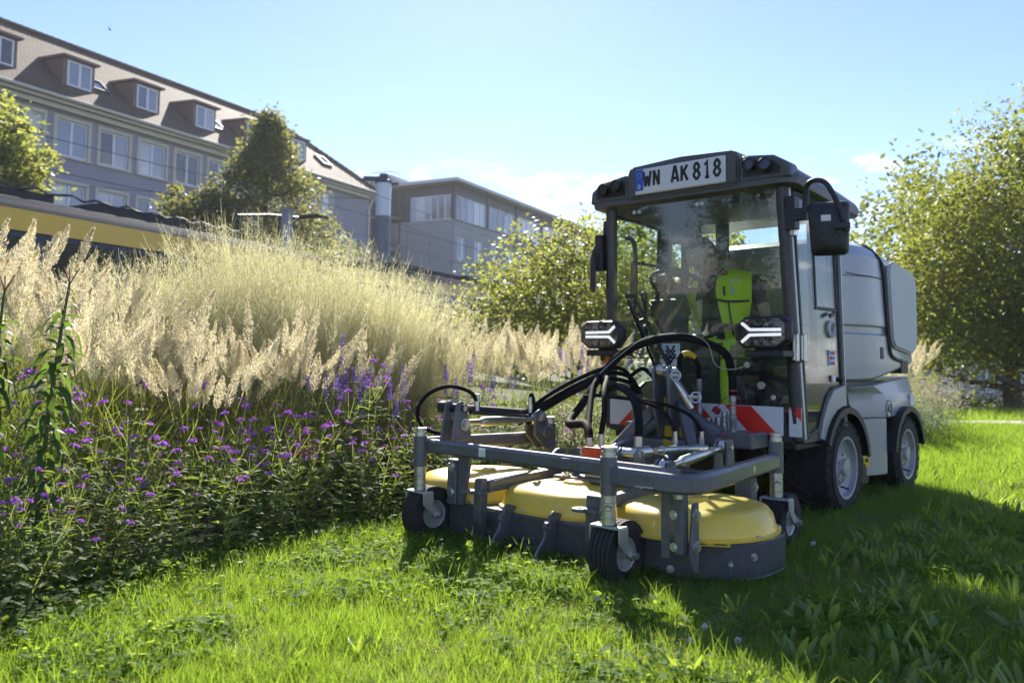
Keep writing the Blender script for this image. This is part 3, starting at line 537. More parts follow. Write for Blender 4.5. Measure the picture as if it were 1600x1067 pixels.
# hedge and low wall on the right
hx = RNG.uniform(13.5, 40, 9000); hy = RNG.uniform(29.4, 30.6, 9000); hz = terrain(hx, hy) + RNG.uniform(0.0, 0.52, 9000) + 0.04 * np.sin(hx * 2)
V, F = cards(np.stack([hx, hy, hz], 1), 0.13, 0.2); hd = link('clipped_hedge', npmesh('clipped_hedge', V, F, lf_hedge)); tag(hd, 'long low clipped hedge below the big tree on the right', 'hedge')
mb = MB()
for k in range(12): mb.b2((14 + 2 * k, 28.6, float(terrain(20, 28.6)) - 0.2), (15.98 + 2 * k, 28.9, float(terrain(20, 28.6)) + 0.16))
tag(mb.build('low_kerb_wall', m_dark, bev=0.01), 'low dark edging wall in front of the clipped hedge', 'wall')
# ================================================================== TRACTOR  (x: its left, y: backwards, z: up)
TX, TY, TZR = 1.392, 5.034, -math.radians(42.0)
m_char = M('charcoal_frame', (0.03, 0.029, 0.033), 0.42, var=0.15, scale=12, coat=0.15, dust=0.12)
m_roofp = M('dark_grey_roof_plastic', (0.085, 0.085, 0.082), 0.42, var=0.08, scale=6, bump=0.05, bscale=300, dust=0.12)
m_black = M('black_plastic', (0.014, 0.014, 0.016), 0.5, var=0.2, scale=20, dust=0.1)
m_rub = M('tyre_rubber', (0.022, 0.02, 0.02), 0.78, var=0.3, scale=20, bump=0.25, bscale=160, dust=0.35, dustcol=(0.12, 0.1, 0.08))
m_sil = M('silver_body_paint', (0.36, 0.365, 0.37), 0.36, 0.2, var=0.04, scale=5, coat=0.2, dust=0.16)
m_pan = M('pale_grey_panel', (0.55, 0.55, 0.54), 0.5, var=0.04, scale=5, dust=0.06)
m_rim = M('light_grey_rim', (0.36, 0.36, 0.37), 0.42, 0.2, var=0.06, dust=0.12)
m_zinc = M('zinc_plated_steel', (0.62, 0.61, 0.56), 0.32, 0.85, var=0.2, scale=30)
m_iron = M('anthracite_paint', (0.12, 0.12, 0.128), 0.38, 0.1, var=0.15, scale=10, coat=0.25, dust=0.22)
m_red = M('hazard_red', (0.8, 0.03, 0.015), 0.4, var=0.05, spec=0.5); m_hw = M('hazard_white', (0.75, 0.74, 0.72), 0.4, var=0.06, dust=0.1)
m_glass = GLASS('windscreen_glass', (0.93, 0.98, 0.96), 1.68, 0.05); m_dglass = GLASS('door_glass', (0.88, 0.9, 0.85), 1.5, 0.06)
m_hose = M('hose_rubber', (0.012, 0.012, 0.013), 0.7, var=0.2, scale=40, spec=0.06); m_wire = M('pale_wire', (0.42, 0.4, 0.34), 0.5)
m_yel = M('warning_yellow', (0.75, 0.5, 0.02), 0.5, var=0.04); m_blue = M('plate_blue', (0.02, 0.1, 0.5), 0.4); m_ink = M('plate_ink', (0.01, 0.01, 0.012), 0.5)
m_platew = M('plate_white', (0.76, 0.75, 0.72), 0.4, var=0.03, dust=0.05); m_redp = M('red_cap', (0.5, 0.03, 0.02), 0.5)
m_led = M('headlight_led_strip', (0.8, 0.81, 0.84), 0.3, emit=(1, 0.98, 0.95, 0.25)); m_chrome = M('headlight_chrome', (0.7, 0.7, 0.72), 0.12, 1.0, var=0.05); m_lens = GLASS('headlight_lens', (0.92, 0.93, 0.95), 1.55)
m_dchr = M('dark_chrome', (0.12, 0.12, 0.13), 0.2, 1.0, var=0.1)
m_mir = M('mirror_glass', (0.85, 0.85, 0.86), 0.03, 1.0, var=0.0)
m_amb = M('amber_lamp', (0.7, 0.25, 0.02), 0.3)
TRC = thing('municipal_tractor', 'grey municipal tractor with glass cab and silver tank body mowing the lawn edge', 'tractor', (TX, TY, 0), TZR)
# --- wheels
def make_wheel(R, wd, rr, nl):
    """tyre axle along x; outer side at +x = 0, tyre runs to -wd"""
    t = MB(); sh = 0.16 * wd
    t.lathe([(rr, -0.012), (rr + 0.01, 0.0), (rr + (R - rr) * 0.5, 0.0), (R * 0.955, -sh * 0.55), (R * 0.94, -sh), (R * 0.945, -wd / 2), (R * 0.94, -wd + sh), (R * 0.955, -wd + sh * 0.55), (rr + (R - rr) * 0.5, -wd), (rr + 0.01, -wd), (rr, -wd + 0.012)], (0, 0, 0), (1, 0, 0), 48)
    for i in range(nl):
        for sd in (0, 1):
            a0 = 2 * PI * (i + 0.5 * sd) / nl; pts = []
            for k in range(6):
                u = k / 5; x = -wd * 0.54 + (wd * 0.56) * u if sd == 0 else -wd * 0.46 - (wd * 0.56) * u
                x = min(-0.004, max(-wd + 0.004, x)); a = a0 + 0.36 * u ** 0.85; rad = R * (1.0 if 0.0 < u < 0.9 else 0.985 if u < 0.5 else 0.94); pts.append((x, a, rad))
            vs, fs = [], []; h = R * 0.055; dw = 0.055
            for x, a, rad in pts:
                for da, dr in ((-dw, -h), (-dw * 0.75, 0), (dw * 0.75, 0), (dw, -h)): vs.append((x, math.sin(a + da) * (rad + dr), math.cos(a + da) * (rad + dr)))
            for k in range(5):
                for q in range(3): b = k * 4 + q; fs.append((b, b + 1, b + 5, b + 4))
            fs += [(0, 1, 2, 3), (20, 21, 22, 23)]; t.add(vs, fs)
    r = MB(); r.lathe([(rr + 0.006, -0.02), (rr + 0.008, -0.004), (rr - 0.008, -0.006), (rr - 0.014, -0.035), (rr * 0.8, -0.05), (rr * 0.62, -0.052), (rr * 0.5, -0.03), (rr * 0.3, -0.028), (rr * 0.27, -0.005), (0, -0.002), (0, -wd * 0.8), (rr * 0.9, -wd * 0.8), (rr - 0.004, -wd * 0.8)], (0, 0, 0), (1, 0, 0), 40)
    b = MB()
    for k in range(6): a = 2 * PI * k / 6; b.bolt((-0.03, math.sin(a) * rr * 0.42, math.cos(a) * rr * 0.42), (1, 0, 0), 0.009, 0.014)
    v = MB(); v.tube([(-0.045, 0.01, -rr * 0.66), (-0.02, 0.01, -rr * 0.69), (0.004, -0.012, -rr * 0.7)], 0.006, 6)
    ring = MB(); ring.lathe([(rr + (R - rr) * 0.52, 0.0015), (rr + (R - rr) * 0.58, 0.0035), (rr + (R - rr) * 0.6, 0.0015)], (0, 0, 0), (1, 0, 0), 48)
    W_ = bpy.data.objects.new('wheel', None); COL.objects.link(W_)
    Z_ = Vector((0, 0, 0)); t.build('tyre', m_rub, W_, org=Z_, ang=30); ri = r.build('rim', m_rim, W_, org=Z_); b.build('wheel_bolt', m_zinc, W_, org=Z_); v.build('valve', m_black, W_, org=Z_); ring.build('sidewall_ring', m_rub, W_, org=Z_)
    return W_
wf = make_wheel(0.274, 0.275, 0.168, 22); wf.parent = TRC; wf.location = (0.625, 0.065, 0.256)
wr = make_wheel(0.26, 0.23, 0.158, 22); wr.parent = TRC; wr.location = (0.625, 1.18, 0.245)
for src, y, z in ((wf, 0.065, 0.256), (wr, 1.18, 0.245)):
    c = copy_tree(src, TRC); c.location = (-0.625, y, z); c.rotation_euler = (0, 0, PI)
# --- chassis
mb = MB(); mb.b2((-0.36, -0.42, 0.3), (0.36, 1.4, 0.46)); mb.b2((-0.57, -0.5, 0.385), (0.57, 0.3, 0.462)); mb.b2((-0.2, -0.6, 0.22), (0.2, 0.0, 0.4)); mb.cyl((-0.36, 0.07, 0.25), (0.36, 0.07, 0.25), 0.06); mb.cyl((-0.36, 1.18, 0.24), (0.36, 1.18, 0.24), 0.06); mb.b2((-0.4, 0.35, 0.12), (0.4, 0.75, 0.3)); mb.build('chassis', m_black, TRC, bev=0.01)
# --- cab frame: pillars lean forward and in
BF, TF = (0.585, -0.512, 0.45), (0.54, -0.575, 1.80); BB, TB = (0.6, 0.045, 0.45), (0.565, 0.045, 1.78)
mb = MB()
for s in (-1, 1):
    mb.tube([(BF[0] * s, BF[1], BF[2] - 0.01), (TF[0] * s, TF[1], TF[2])], 0.034, 10); mb.bar((BB[0] * s - 0.015 * s, BB[1] + 0.03, 0.44), (TB[0] * s - 0.015 * s, TB[1] + 0.03, 1.78), 0.05, 0.07)
    mb.bar((BF[0] * s, -0.5, 0.45), (BF[0] * s, 0.05, 0.45), 0.05, 0.05); mb.bar((TF[0] * s, -0.575, 1.79), (TB[0] * s, 0.07, 1.77), 0.05, 0.06); mb.bar((0.44 * s, 0.1, 0.5), (0.42 * s, 0.1, 1.78), 0.04, 0.045)
mb.bar((-0.57, -0.512, 0.45), (0.57, -0.512, 0.45), 0.05, 0.05); mb.bar((-0.54, -0.575, 1.79), (0.54, -0.575, 1.79), 0.05, 0.06); mb.bar((-0.56, 0.08, 0.78), (0.56, 0.08, 0.78), 0.05, 0.06); mb.bar((-0.56, 0.08, 1.76), (0.56, 0.08, 1.76), 0.05, 0.06)
mb.b2((-0.55, 0.075, 0.46), (0.55, 0.11, 0.8)); mb.b2((-0.56, -0.5, 0.46), (0.56, 0.1, 0.475))
mb.build('cab_frame', m_char, TRC, bev=0.005)
mb = MB()
for s in (-1, 1): mb.bar((0.616 * s, -0.497, 0.45), (0.571 * s, -0.56, 1.78), 0.008, 0.014); mb.bar((0.62 * s, 0.05, 0.66), (0.597 * s, 0.05, 1.72), 0.008, 0.016)
mb.build('door_edge_trim', M('brushed_trim', (0.55, 0.55, 0.55), 0.4, 0.6), TRC)
# windscreen: upper and lower pane
def pane(name, q, mat, parent, th=0.005):
    q = [Vector(p) for p in q]; n = (q[1] - q[0]).cross(q[2] - q[0]).normalized() * th; k = len(q); m_ = MB()
    m_.add(q + [p + n for p in q], [tuple(range(k))[::-1], tuple(range(k, 2 * k))] + [(i, (i + 1) % k, k + (i + 1) % k, k + i) for i in range(k)]); return m_.build(name, mat, parent)
def wx(z, s, d=0.0): t = (z - 0.45) / 1.35; return (s * (0.556 - 0.045 * t), -0.514 - 0.063 * t - 0.012 + d, z)
pane('windscreen', [wx(0.866, -1), wx(0.866, 1), wx(1.78, 1), wx(1.78, -1)], m_glass, TRC)
pane('lower_windscreen', [wx(0.47, -1), wx(0.47, 1), wx(0.858, 1), wx(0.858, -1)], m_glass, TRC)
mb = MB(); mb.bar(wx(0.862, -1, -0.006), wx(0.862, 1, -0.006), 0.012, 0.007); mb.build('windscreen_seam', m_black, TRC)
mb = MB()
for x in (-0.33, -0.365, 0.055, 0.085): p = Vector(wx(1.725, 0, -0.01)); mb.cyl((x, p.y, p.z), (x, p.y + 0.006, p.z), 0.012, n=12)
for x, z in ((0.4, 0.72),): mb.cyl((x, -0.55, z), (x, -0.535, z), 0.02, n=14)
mb.build('glass_fixing', m_zinc, TRC)
mb = MB(); mb.cyl((0.475, -0.56, 0.66), (0.475, -0.535, 0.66), 0.03, n=16); gs = mb.build('rubber_stop', m_black, TRC); mb = MB(); mb.bolt((0.475, -0.56, 0.66), (0, -1, 0), 0.009, 0.008); mb.build('bolt', m_zinc, gs)
# doors
for s in (-1, 1):
    def dx(y, z): t = (z - 0.45) / 1.35; return (s * (0.612 - 0.04 * t), y - 0.06 * t * (1 if y < -0.3 else 0), z)
    out = [(-0.475, 0.46), (-0.335, 0.49), (-0.27, 0.58), (-0.2, 0.655), (-0.115, 0.7), (0.03, 0.71), (0.03, 1.735), (-0.475, 1.735)]
    d_ = MB()
    for i in range(len(out)):
        a, b = out[i], out[(i + 1) % len(out)]; d_.bar(dx(*a), dx(*b), 0.022, 0.024, up=(s, 0, 0))
    for p in ((-0.3, 1.14, 0.02, 1.14), (-0.285, 1.15, -0.285, 1.47), (-0.285, 1.47, 0.02, 1.47), (0.01, 1.15, 0.01, 1.47)): d_.bar(dx(p[0], p[1]), dx(p[2], p[3]), 0.018, 0.02, up=(s, 0, 0))
    dr = d_.build('door', m_black, TRC, bev=0.003); pane('door_pane', [dx(*p) for p in (out if s > 0 else out[::-1])], m_dglass, dr)
    h_ = MB(); c = Vector(dx(-0.1, 1.03)) + Vector((0.012 * s, 0, 0)); h_.lathe([(0.03, -0.008), (0.048, -0.008), (0.05, 0.004), (0.036, 0.014), (0.03, 0.004)], c, (s, 0, 0.04), 24, closed=True); h_.build('door_handle', m_pan, dr)
    h_ = MB(); h_.lathe([(0.0, -0.006), (0.03, -0.004), (0.0, 0.0)], c, (s, 0, 0.04), 20); h_.bar(c + Vector((0.012 * s, 0.03, 0.09)), c + Vector((0.012 * s, -0.05, 0.07)), 0.012, 0.02); h_.build('handle_cup', m_black, dr)
    h_ = MB()
    for z in (0.92, 1.6): c = Vector(dx(-0.5, z)); h_.box(c + Vector((0.012 * s, 0.0, 0)), (0.03, 0.045, 0.13 if z < 1 else 0.2)); h_.cyl(c + Vector((0.03 * s, 0, -0.07)), c + Vector((0.03 * s, 0, 0.07)), 0.012, n=10)
    h_.build('door_hinge', m_zinc if s > 0 else m_black, dr, bev=0.003)
    if s > 0:
        h_ = MB(); c = Vector(dx(-0.1, 0.87)); h_.box(c + Vector((0.008, 0, 0)), (0.004, 0.085, 0.085)); st = h_.build('sticker', m_hw, dr); h_ = MB()
        for i in range(2):
            for j in range(3): h_.box(c + Vector((0.0105, -0.02 + 0.04 * i, -0.028 + 0.028 * j)), (0.002, 0.032, 0.02), mi=(i + j) % 2)
        h_.build('sticker_print', [m_blue, m_redp], st); h_ = MB(); h_.box(Vector(dx(-0.1, 0.757)) + Vector((0.012, 0, 0)), (0.01, 0.045, 0.035)); h_.build('latch_plate', m_hw, dr, bev=0.002)
        h_ = MB(); h_.cyl(Vector(dx(0.0, 0.75)) , Vector(dx(0.0, 0.75)) + Vector((0.03, 0, 0)), 0.014, n=10); h_.build('latch_knob', m_black, dr)
pane('rear_window', [(-0.52, 0.1, 0.82), (0.52, 0.1, 0.82), (0.52, 0.1, 1.73), (-0.52, 0.1, 1.73)], m_dglass, TRC)
# hazard stripe board
mb = MB(); mb.b2((-0.565, -0.556, 0.463), (0.52, -0.538, 0.612)); hb = mb.build('hazard_board', m_hw, TRC, bev=0.002)
mb = MB(); w_, g_ = 0.165, 0.15; z0, z1, yy = 0.464, 0.611, -0.5575
x = 0.52 - 0.155
def para(a, b, sh):   # parallelogram, clipped to the board
    pts = []
    for (p, z) in ((a, z1), (b, z1), (b + sh, z0), (a + sh, z0)): pts.append((p, z))
    return pts
for a in (0.193, -0.118): mb.prism(para(a, a + 0.155, 0.151), (0, yy, 0), (1, 0, 0), (0, 0, 1), (0, -0.002, 0))
mb.prism(para(-0.348, -0.193, -0.151), (0, yy, 0), (1, 0, 0), (0, 0, 1), (0, -0.002, 0))
mb.build('red_stripe', m_red, hb)
mb = MB(); mb.b2((0.552, -0.549, 0.463), (0.618, -0.545, 0.612)); cs = mb.build('corner_stripe', m_hw, TRC); mb = MB(); mb.prism([(0.552, 0.611), (0.617, 0.611), (0.617, 0.545)], (0, -0.5495, 0), (1, 0, 0), (0, 0, 1), (0, -0.002, 0)); mb.build('red_stripe', m_red, cs)
# --- roof
def loft(mb_, rings, mi=0):
    k = len(rings[0]); vs = [p for r in rings for p in r]; fs = []
    for i in range(len(rings) - 1):
        for j in range(k): j2 = (j + 1) % k; fs.append((i * k + j, i * k + j2, (i + 1) * k + j2, (i + 1) * k + j))
    fs.append(tuple(range(k))[::-1]); fs.append(tuple((len(rings) - 1) * k + j for j in range(k))); mb_.add(vs, fs, mi)
def rring(hx, y0, y1, z, c):  # rounded rectangle ring
    P = []
    for cx, cy, a0 in ((hx - c, y1 - c, 0), (-hx + c, y1 - c, 90), (-hx + c, y0 + c, 180), (hx - c, y0 + c, 270)):
        for k in range(4): a = math.radians(a0 + 30 * k); P.append((cx + c * math.cos(a), cy + c * math.sin(a), z))
    return P
mb = MB(); loft(mb, [*[[(p[0], p[1], p[2] - 0.1 * max(0, p[1] + 0.25)) for p in r] for r in (rring(0.60, -0.63, 0.30, 1.76, 0.05), rring(0.635, -0.668, 0.33, 1.765, 0.07), rring(0.645, -0.672, 0.335, 1.80, 0.08), rring(0.635, -0.655, 0.325, 1.825, 0.09), rring(0.56, -0.62, 0.26, 1.89, 0.09), rring(0.5, -0.58, 0.2, 1.92, 0.1), rring(0.3, -0.45, 0.05, 1.935, 0.1))]])
rf = mb.build('roof', m_roofp, TRC, ang=50)
mb = MB(); prof = [(-0.35, 1.785), (-0.35, 1.95), (-0.325, 1.972), (0.0, 1.988), (0.325, 1.972), (0.35, 1.95), (0.35, 1.785)]
mb.prism(prof, (0, -0.69, 0), (1, 0, 0), (0, 0, 1), (0, 0.22, 0)); mb.prism([(-0.33, 1.9), (-0.33, 1.955), (0, 1.972), (0.33, 1.955), (0.33, 1.9)], (0, -0.47, 0), (1, 0, 0), (0, 0, 1), (0, 0.55, -0.05)); mb.build('plate_housing', m_roofp, TRC, bev=0.012, segs=2)
mb = MB()
for s in (-1, 1): mb.prism([(0.345 * s, 1.79), (0.345 * s, 1.925), (0.375 * s, 1.935), (0.54 * s, 1.915), (0.62 * s, 1.865), (0.63 * s, 1.79)], (0, -0.676, 0), (1, 0, 0), (0, 0, 1), (0, 0.12, 0))
mb.build('roof_brow', m_roofp, TRC, bev=0.01)
mb = MB()
for s in (-1, 1): mb.prism([(0.375 * s, 1.815), (0.375 * s, 1.905), (0.54 * s, 1.885), (0.58 * s, 1.85), (0.575 * s, 1.815)], (0, -0.68, 0), (1, 0, 0), (0, 0, 1), (0, 0.004, 0))
mb.build('lamp_recess', m_black, TRC)
for s in (-1, 1):
    for x, z in ((0.42, 1.868), (0.51, 1.857)):
        mb = MB(); c = Vector((x * s, -0.672, z)); mb.lathe([(0, 0.0), (0.02, 0.0), (0.034, -0.02), (0.036, -0.05), (0.03, -0.054), (0.027, -0.045), (0, -0.043)], c, (0, 1, -0.12), 18); wl = mb.build('work_light', m_black, TRC)
        mb = MB(); mb.lathe([(0, -0.047), (0.027, -0.046)], c, (0, 1, -0.12), 18); mb.build('lens', m_dchr, wl)
# --- licence plate
PY = -0.707
mb = MB(); mb.b2((-0.285, PY, 1.800), (0.285, PY + 0.018, 1.948)); pf = mb.build('licence_plate', m_platew, TRC, bev=0.006)
mb = MB(); mb.b2((-0.28, PY - 0.0025, 1.822), (-0.228, PY + 0.001, 1.944)); mb.build('euro_band', m_blue, pf)
def strokes(mb_, lines, ox, oz, w, h, t, y, d0=-0.0016):
    """flat print: poly-lines in a unit box drawn as mitred bands"""
    for li, ln in enumerate(lines):
        d = d0 - 0.00015 * li; P = [Vector((ox + p[0] * w, 0, oz + p[1] * h)) for p in ln]; closed = (P[0] - P[-1]).length < 1e-6 and len(P) > 2
        if closed: P = P[:-1]
        n = len(P); vs, fs = [], []
        for i, p in enumerate(P):
            a = P[i - 1] if (i > 0 or closed) else None; b = P[(i + 1) % n] if (i < n - 1 or closed) else None
            d1 = (p - a).normalized() if a is not None else (b - p).normalized(); d2 = (b - p).normalized() if b is not None else d1
            nn = Vector((-(d1 + d2).z, 0, (d1 + d2).x)).normalized(); n1 = Vector((-d1.z, 0, d1.x)); f = t / 2 / max(0.55, nn.dot(n1))
            vs += [p + nn * f, p - nn * f]
        for v in vs: v.y = y
        m_ = n if closed else n - 1
        for i in range(m_): j = (i + 1) % n; fs.append((2 * i, 2 * j, 2 * j + 1, 2 * i + 1))
        k = len(vs); V2 = vs + [v + Vector((0, d, 0)) for v in vs]; F2 = [tuple(reversed(f_)) for f_ in fs] + [tuple(q + k for q in f_) for f_ in fs]
        if not closed: F2 += [(0, 1, k + 1, k), (2 * n - 2, 2 * n - 1, k + 2 * n - 1, k + 2 * n - 2)]
        for i in range(m_): j = (i + 1) % n; F2 += [(2 * i, 2 * j, k + 2 * j, k + 2 * i), (2 * i + 1, 2 * j + 1, k + 2 * j + 1, k + 2 * i + 1)]
        mb_.add(V2, F2)
def ell(cx, cy, rx, ry, n=12, a0=0, a1=360): return [(cx + rx * math.cos(math.radians(a0 + (a1 - a0) * i / n)), cy + ry * math.sin(math.radians(a0 + (a1 - a0) * i / n))) for i in range(n + 1)]
def rrect(x0, y0, x1, y1, c): return [(x0 + c, y0), (x1 - c, y0), (x1, y0 + c * .6), (x1, y1 - c * .6), (x1 - c, y1), (x0 + c, y1), (x0, y1 - c * .6), (x0, y0 + c * .6), (x0 + c, y0)]
GL = {'W': [[(0, 1), (.24, 0)], [(.24, 0), (.5, .7)], [(.5, .7), (.76, 0)], [(.76, 0), (1, 1)]], 'N': [[(.05, 0), (.05, 1)], [(.05, 1), (.95, 0)], [(.95, 0), (.95, 1)]], 'A': [[(0, 0), (.42, 1), (.58, 1), (1, 0)], [(.18, .26), (.82, .26)]], 'K': [[(.08, 0), (.08, 1)], [(.95, 1), (.12, .42)], [(.38, .6), (1, 0)]],
      '8': [rrect(.1, .52, .9, 1, .3), rrect(.03, 0, .97, .52, .33)], '1': [[(.15, .78), (.62, 1), (.62, 0)], [(.2, 0), (1, 0)]], 'D': [[(.1, 0), (.1, 1), (.55, 1), (.9, .75), (.9, .25), (.55, 0), (.1, 0)]], '4': [[(.7, 0), (.7, 1), (0, .3), (1, .3)]], '0': [rrect(.05, 0, .95, 1, .35)]}
mb = MB()
for ch, f0, f1 in (('W', .095, .188), ('N', .212, .285), ('A', .42, .502), ('K', .525, .606), ('8', .662, .735), ('1', .772, .838), ('8', .878, .952)):
    strokes(mb, GL[ch], -0.285 + 0.57 * f0 + 0.006, 1.842, 0.57 * (f1 - f0) - 0.006, 0.086, 0.0155, PY)
mb.build('lettering', m_ink, pf)
mb = MB(); strokes(mb, GL['D'], -0.262, 1.835, 0.016, 0.02, 0.004, PY - 0.0025); mb.build('country_letter', m_hw, pf)
mb = MB()
for k in range(12): a = 2 * PI * k / 12; mb.cyl((-0.254 + 0.015 * math.cos(a), PY - 0.0025, 1.91 + 0.015 * math.sin(a)), (-0.254 + 0.015 * math.cos(a), PY - 0.004, 1.91 + 0.015 * math.sin(a)), 0.0022, n=5)
mb.build('star_ring', m_yel, pf)
# --- mirrors
mb = MB(); mb.box((0.6, -0.585, 1.615), (0.05, 0.06, 0.17)); mb.box((0.655, -0.6, 1.6), (0.07, 0.05, 0.06)); mb.tube([(0.685, -0.62, 1.6), (0.69, -0.625, 1.68), (0.70, -0.635, 1.735), (0.74, -0.65, 1.755), (0.8, -0.665, 1.735), (0.85, -0.68, 1.66), (0.9, -0.685, 1.53), (0.915, -0.685, 1.48)], [0.02, 0.016, 0.013, 0.013, 0.013, 0.013, 0.013, 0.012], 10, smooth=4)
ma = mb.build('mirror_arm', m_black, TRC)
mb = MB(); R_ = Euler((0.0, 0.0, 0.32)).to_matrix(); cM = Vector((0.81, -0.645, 1.505)); hw, hh = 0.098, 0.133
def mring(k, y, tw=1.0):
    P = []
    for cx, cz, a0 in ((hw * k - 0.025, hh * k - 0.025, 0), (-hw * k + 0.025, hh * k - 0.025, 90), (-hw * k * 0.86 + 0.025, -hh * k + 0.025, 180), (hw * k * 0.92 - 0.025, -hh * k + 0.025, 270)):
        for i in range(4): a = math.radians(a0 + 30 * i); P.append(cM + R_ @ Vector((cx + 0.025 * math.cos(a), y, cz + 0.025 * math.sin(a))))
    return P
loft(mb, [mring(0.72, -0.055), mring(0.93, -0.035), mring(1.0, -0.008), mring(1.0, 0.012), mring(0.96, 0.016)]); mh = mb.build('mirror', m_black, TRC, ang=40)
mb = MB(); loft(mb, [mring(0.93, 0.0165), mring(0.93, 0.018)]); mb.build('mirror_glass', m_mir, mh)
mb = MB(); mb.box(cM + R_ @ Vector((-0.01, -0.058, 0.045)), (0.045, 0.004, 0.03), R_); mb.build('mirror_label', m_hw, mh)
mb = MB(); mb.lathe([(0, 0.012), (0.03, 0.01), (0.034, -0.01)], cM + R_ @ Vector((0.06, -0.045, -0.02)), R_ @ Vector((0.2, -1, 0)), 16); mb.box(cM + R_ @ Vector((0.065, -0.075, 0.0)), (0.07, 0.02, 0.03), R_); mb.build('mirror_clamp', m_black, mh, bev=0.003)
mb = MB(); mb.box((-0.61, -0.59, 1.5), (0.05, 0.06, 0.22)); mb.tube([(-0.63, -0.6, 1.55), (-0.65, -0.61, 1.5), (-0.66, -0.61, 1.4)], 0.012, 8, smooth=3); mb.build('mirror_arm', m_black, TRC, bev=0.004)
mb = MB(); mb.box((-0.66, -0.6, 1.37), (0.14, 0.03, 0.22), (0, 0, -1.0)); mb.build('mirror', m_black, TRC, bev=0.012, segs=2)
# --- headlights
HX = [(-1, 0.42), (-0.62, 1), (0.72, 1), (1, 0.6), (1, -0.5), (0.6, -1), (-0.72, -1), (-1, -0.42)]
for s in (-1, 1):
    c = Vector((0.5 * s, -0.72, 0.995)); hw, hh = 0.146, 0.08; sg = s; P = [(p[0] * sg, p[1]) for p in HX]
    if sg < 0: P = P[::-1]
    mb = MB(); rg = lambda k, y: [c + Vector((p[0] * hw * k, y, p[1] * hh * k)) for p in P]
    loft(mb, [rg(1.0, -0.02), rg(1.02, -0.005), rg(1.0, 0.03), rg(0.7, 0.08)]); hl = mb.build('headlight', m_black, TRC, bev=0.004)
    mb = MB(); a = rg(1.0, -0.021); b = rg(0.92, -0.034); e = rg(0.86, -0.034); f = rg(0.84, -0.021); k = len(a)
    mb.add(a + b + e + f, [(q * k + i, q * k + (i + 1) % k, (q + 1) * k + (i + 1) % k, (q + 1) * k + i) for q in range(3) for i in range(k)]); mb.build('bezel', m_black, hl)
    mb = MB()
    for sz in (-1, 1):
        pts = [(-0.85 * s, 0.62 * sz), (-0.5 * s, 0.17 * sz), (0.82 * s, 0.15 * sz)]
        for i in range(2): p, q = pts[i], pts[i + 1]; mb.bar(c + Vector((p[0] * hw * 0.86, -0.03, p[1] * hh)), c + Vector((q[0] * hw * 0.86, -0.03, q[1] * hh)), 0.008, 0.015)
    mb.build('led_strip', m_led, hl)
    mb = MB()
    for i in range(4):
        for sz in (-1, 1): mb.lathe([(0.0, 0.0), (0.014, -0.003), (0.022, -0.012)], c + Vector(((-0.5 + 0.36 * i) * hw * s, -0.02, sz * 0.55 * hh)), (0, 1, 0), 14)
    mb.build('reflector', m_dchr, hl); mb = MB(); loft(mb, [rg(0.86, -0.0345), rg(0.86, -0.0375)]); mb.build('lens', m_lens, hl)
    mb = MB(); mb.b2((0.4 * s, -0.74, 0.87), (0.61 * s, -0.55, 0.905)); mb.b2((0.47 * s, -0.7, 0.9), (0.55 * s, -0.62, 0.93)); mb.b2((0.575 * s, -0.6, 0.84), (0.61 * s, -0.5, 0.99)); mb.build('headlight_bracket', m_black, TRC, bev=0.006)
    if s > 0:
        mb = MB(); mb.lathe([(0, -0.045), (0.02, -0.045), (0.028, -0.035), (0.03, 0.01), (0.02, 0.05), (0.02, 0.1)], (0.43, -0.72, 0.835), (0, 1, 0.1), 18); mb.lathe([(0.0, -0.05), (0.015, -0.05), (0.017, -0.042)], (0.43, -0.72, 0.835), (0, 1, 0.1), 16, 1); mb.build('socket', [m_black, m_zinc], TRC)
        mb = MB(); mb.box((0.605, -0.585, 0.92), (0.012, 0.05, 0.13)); mb.cyl((0.615, -0.585, 0.85), (0.615, -0.585, 0.99), 0.012, n=10); mb.build('hinge_plate', m_zinc, TRC, bev=0.003)
    else:
        mb = MB(); mb.box((-0.58, -0.57, 0.87), (0.05, 0.05, 0.09)); mb.build('side_lamp', m_amb, TRC, bev=0.006)
# --- wiper
mb = MB(); mb.tube([(-0.02, -0.575, 0.62), (-0.14, -0.62, 0.86), (-0.36, -0.60, 1.22)], [0.012, 0.011, 0.008], 8); mb.tube([(-0.07, -0.575, 0.62), (-0.2, -0.62, 0.86), (-0.4, -0.60, 1.2)], [0.01, 0.009, 0.007], 8); mb.box((-0.385, -0.595, 1.225), (0.07, 0.02, 0.025)); mb.cyl((-0.04, -0.53, 0.63), (-0.04, -0.6, 0.63), 0.026, n=14); wp = mb.build('wiper', m_black, TRC)
mb = MB(); mb.bar((-0.41, -0.59, 1.2), (-0.22, -0.583, 0.79), 0.008, 0.018, up=(0, 1, 0)); mb.build('wiper_blade', m_hose, wp)
mb = MB(); mb.b2((-0.205, -0.552, 0.815), (-0.085, -0.548, 0.945)); lg = mb.build('logo_plate', M('logo_plate_silver', (0.8, 0.8, 0.81), 0.4), TRC)
mb = MB()
for k in range(3): strokes(mb, [[(0, 1), (.5, 0), (1, 1)]], -0.145 - 0.034 + 0.004 * k, 0.835 + 0.028 * k, 0.068 - 0.008 * k, 0.05 - 0.004 * k, 0.012, -0.552)
mb.build('chevron_mark', m_ink, lg)
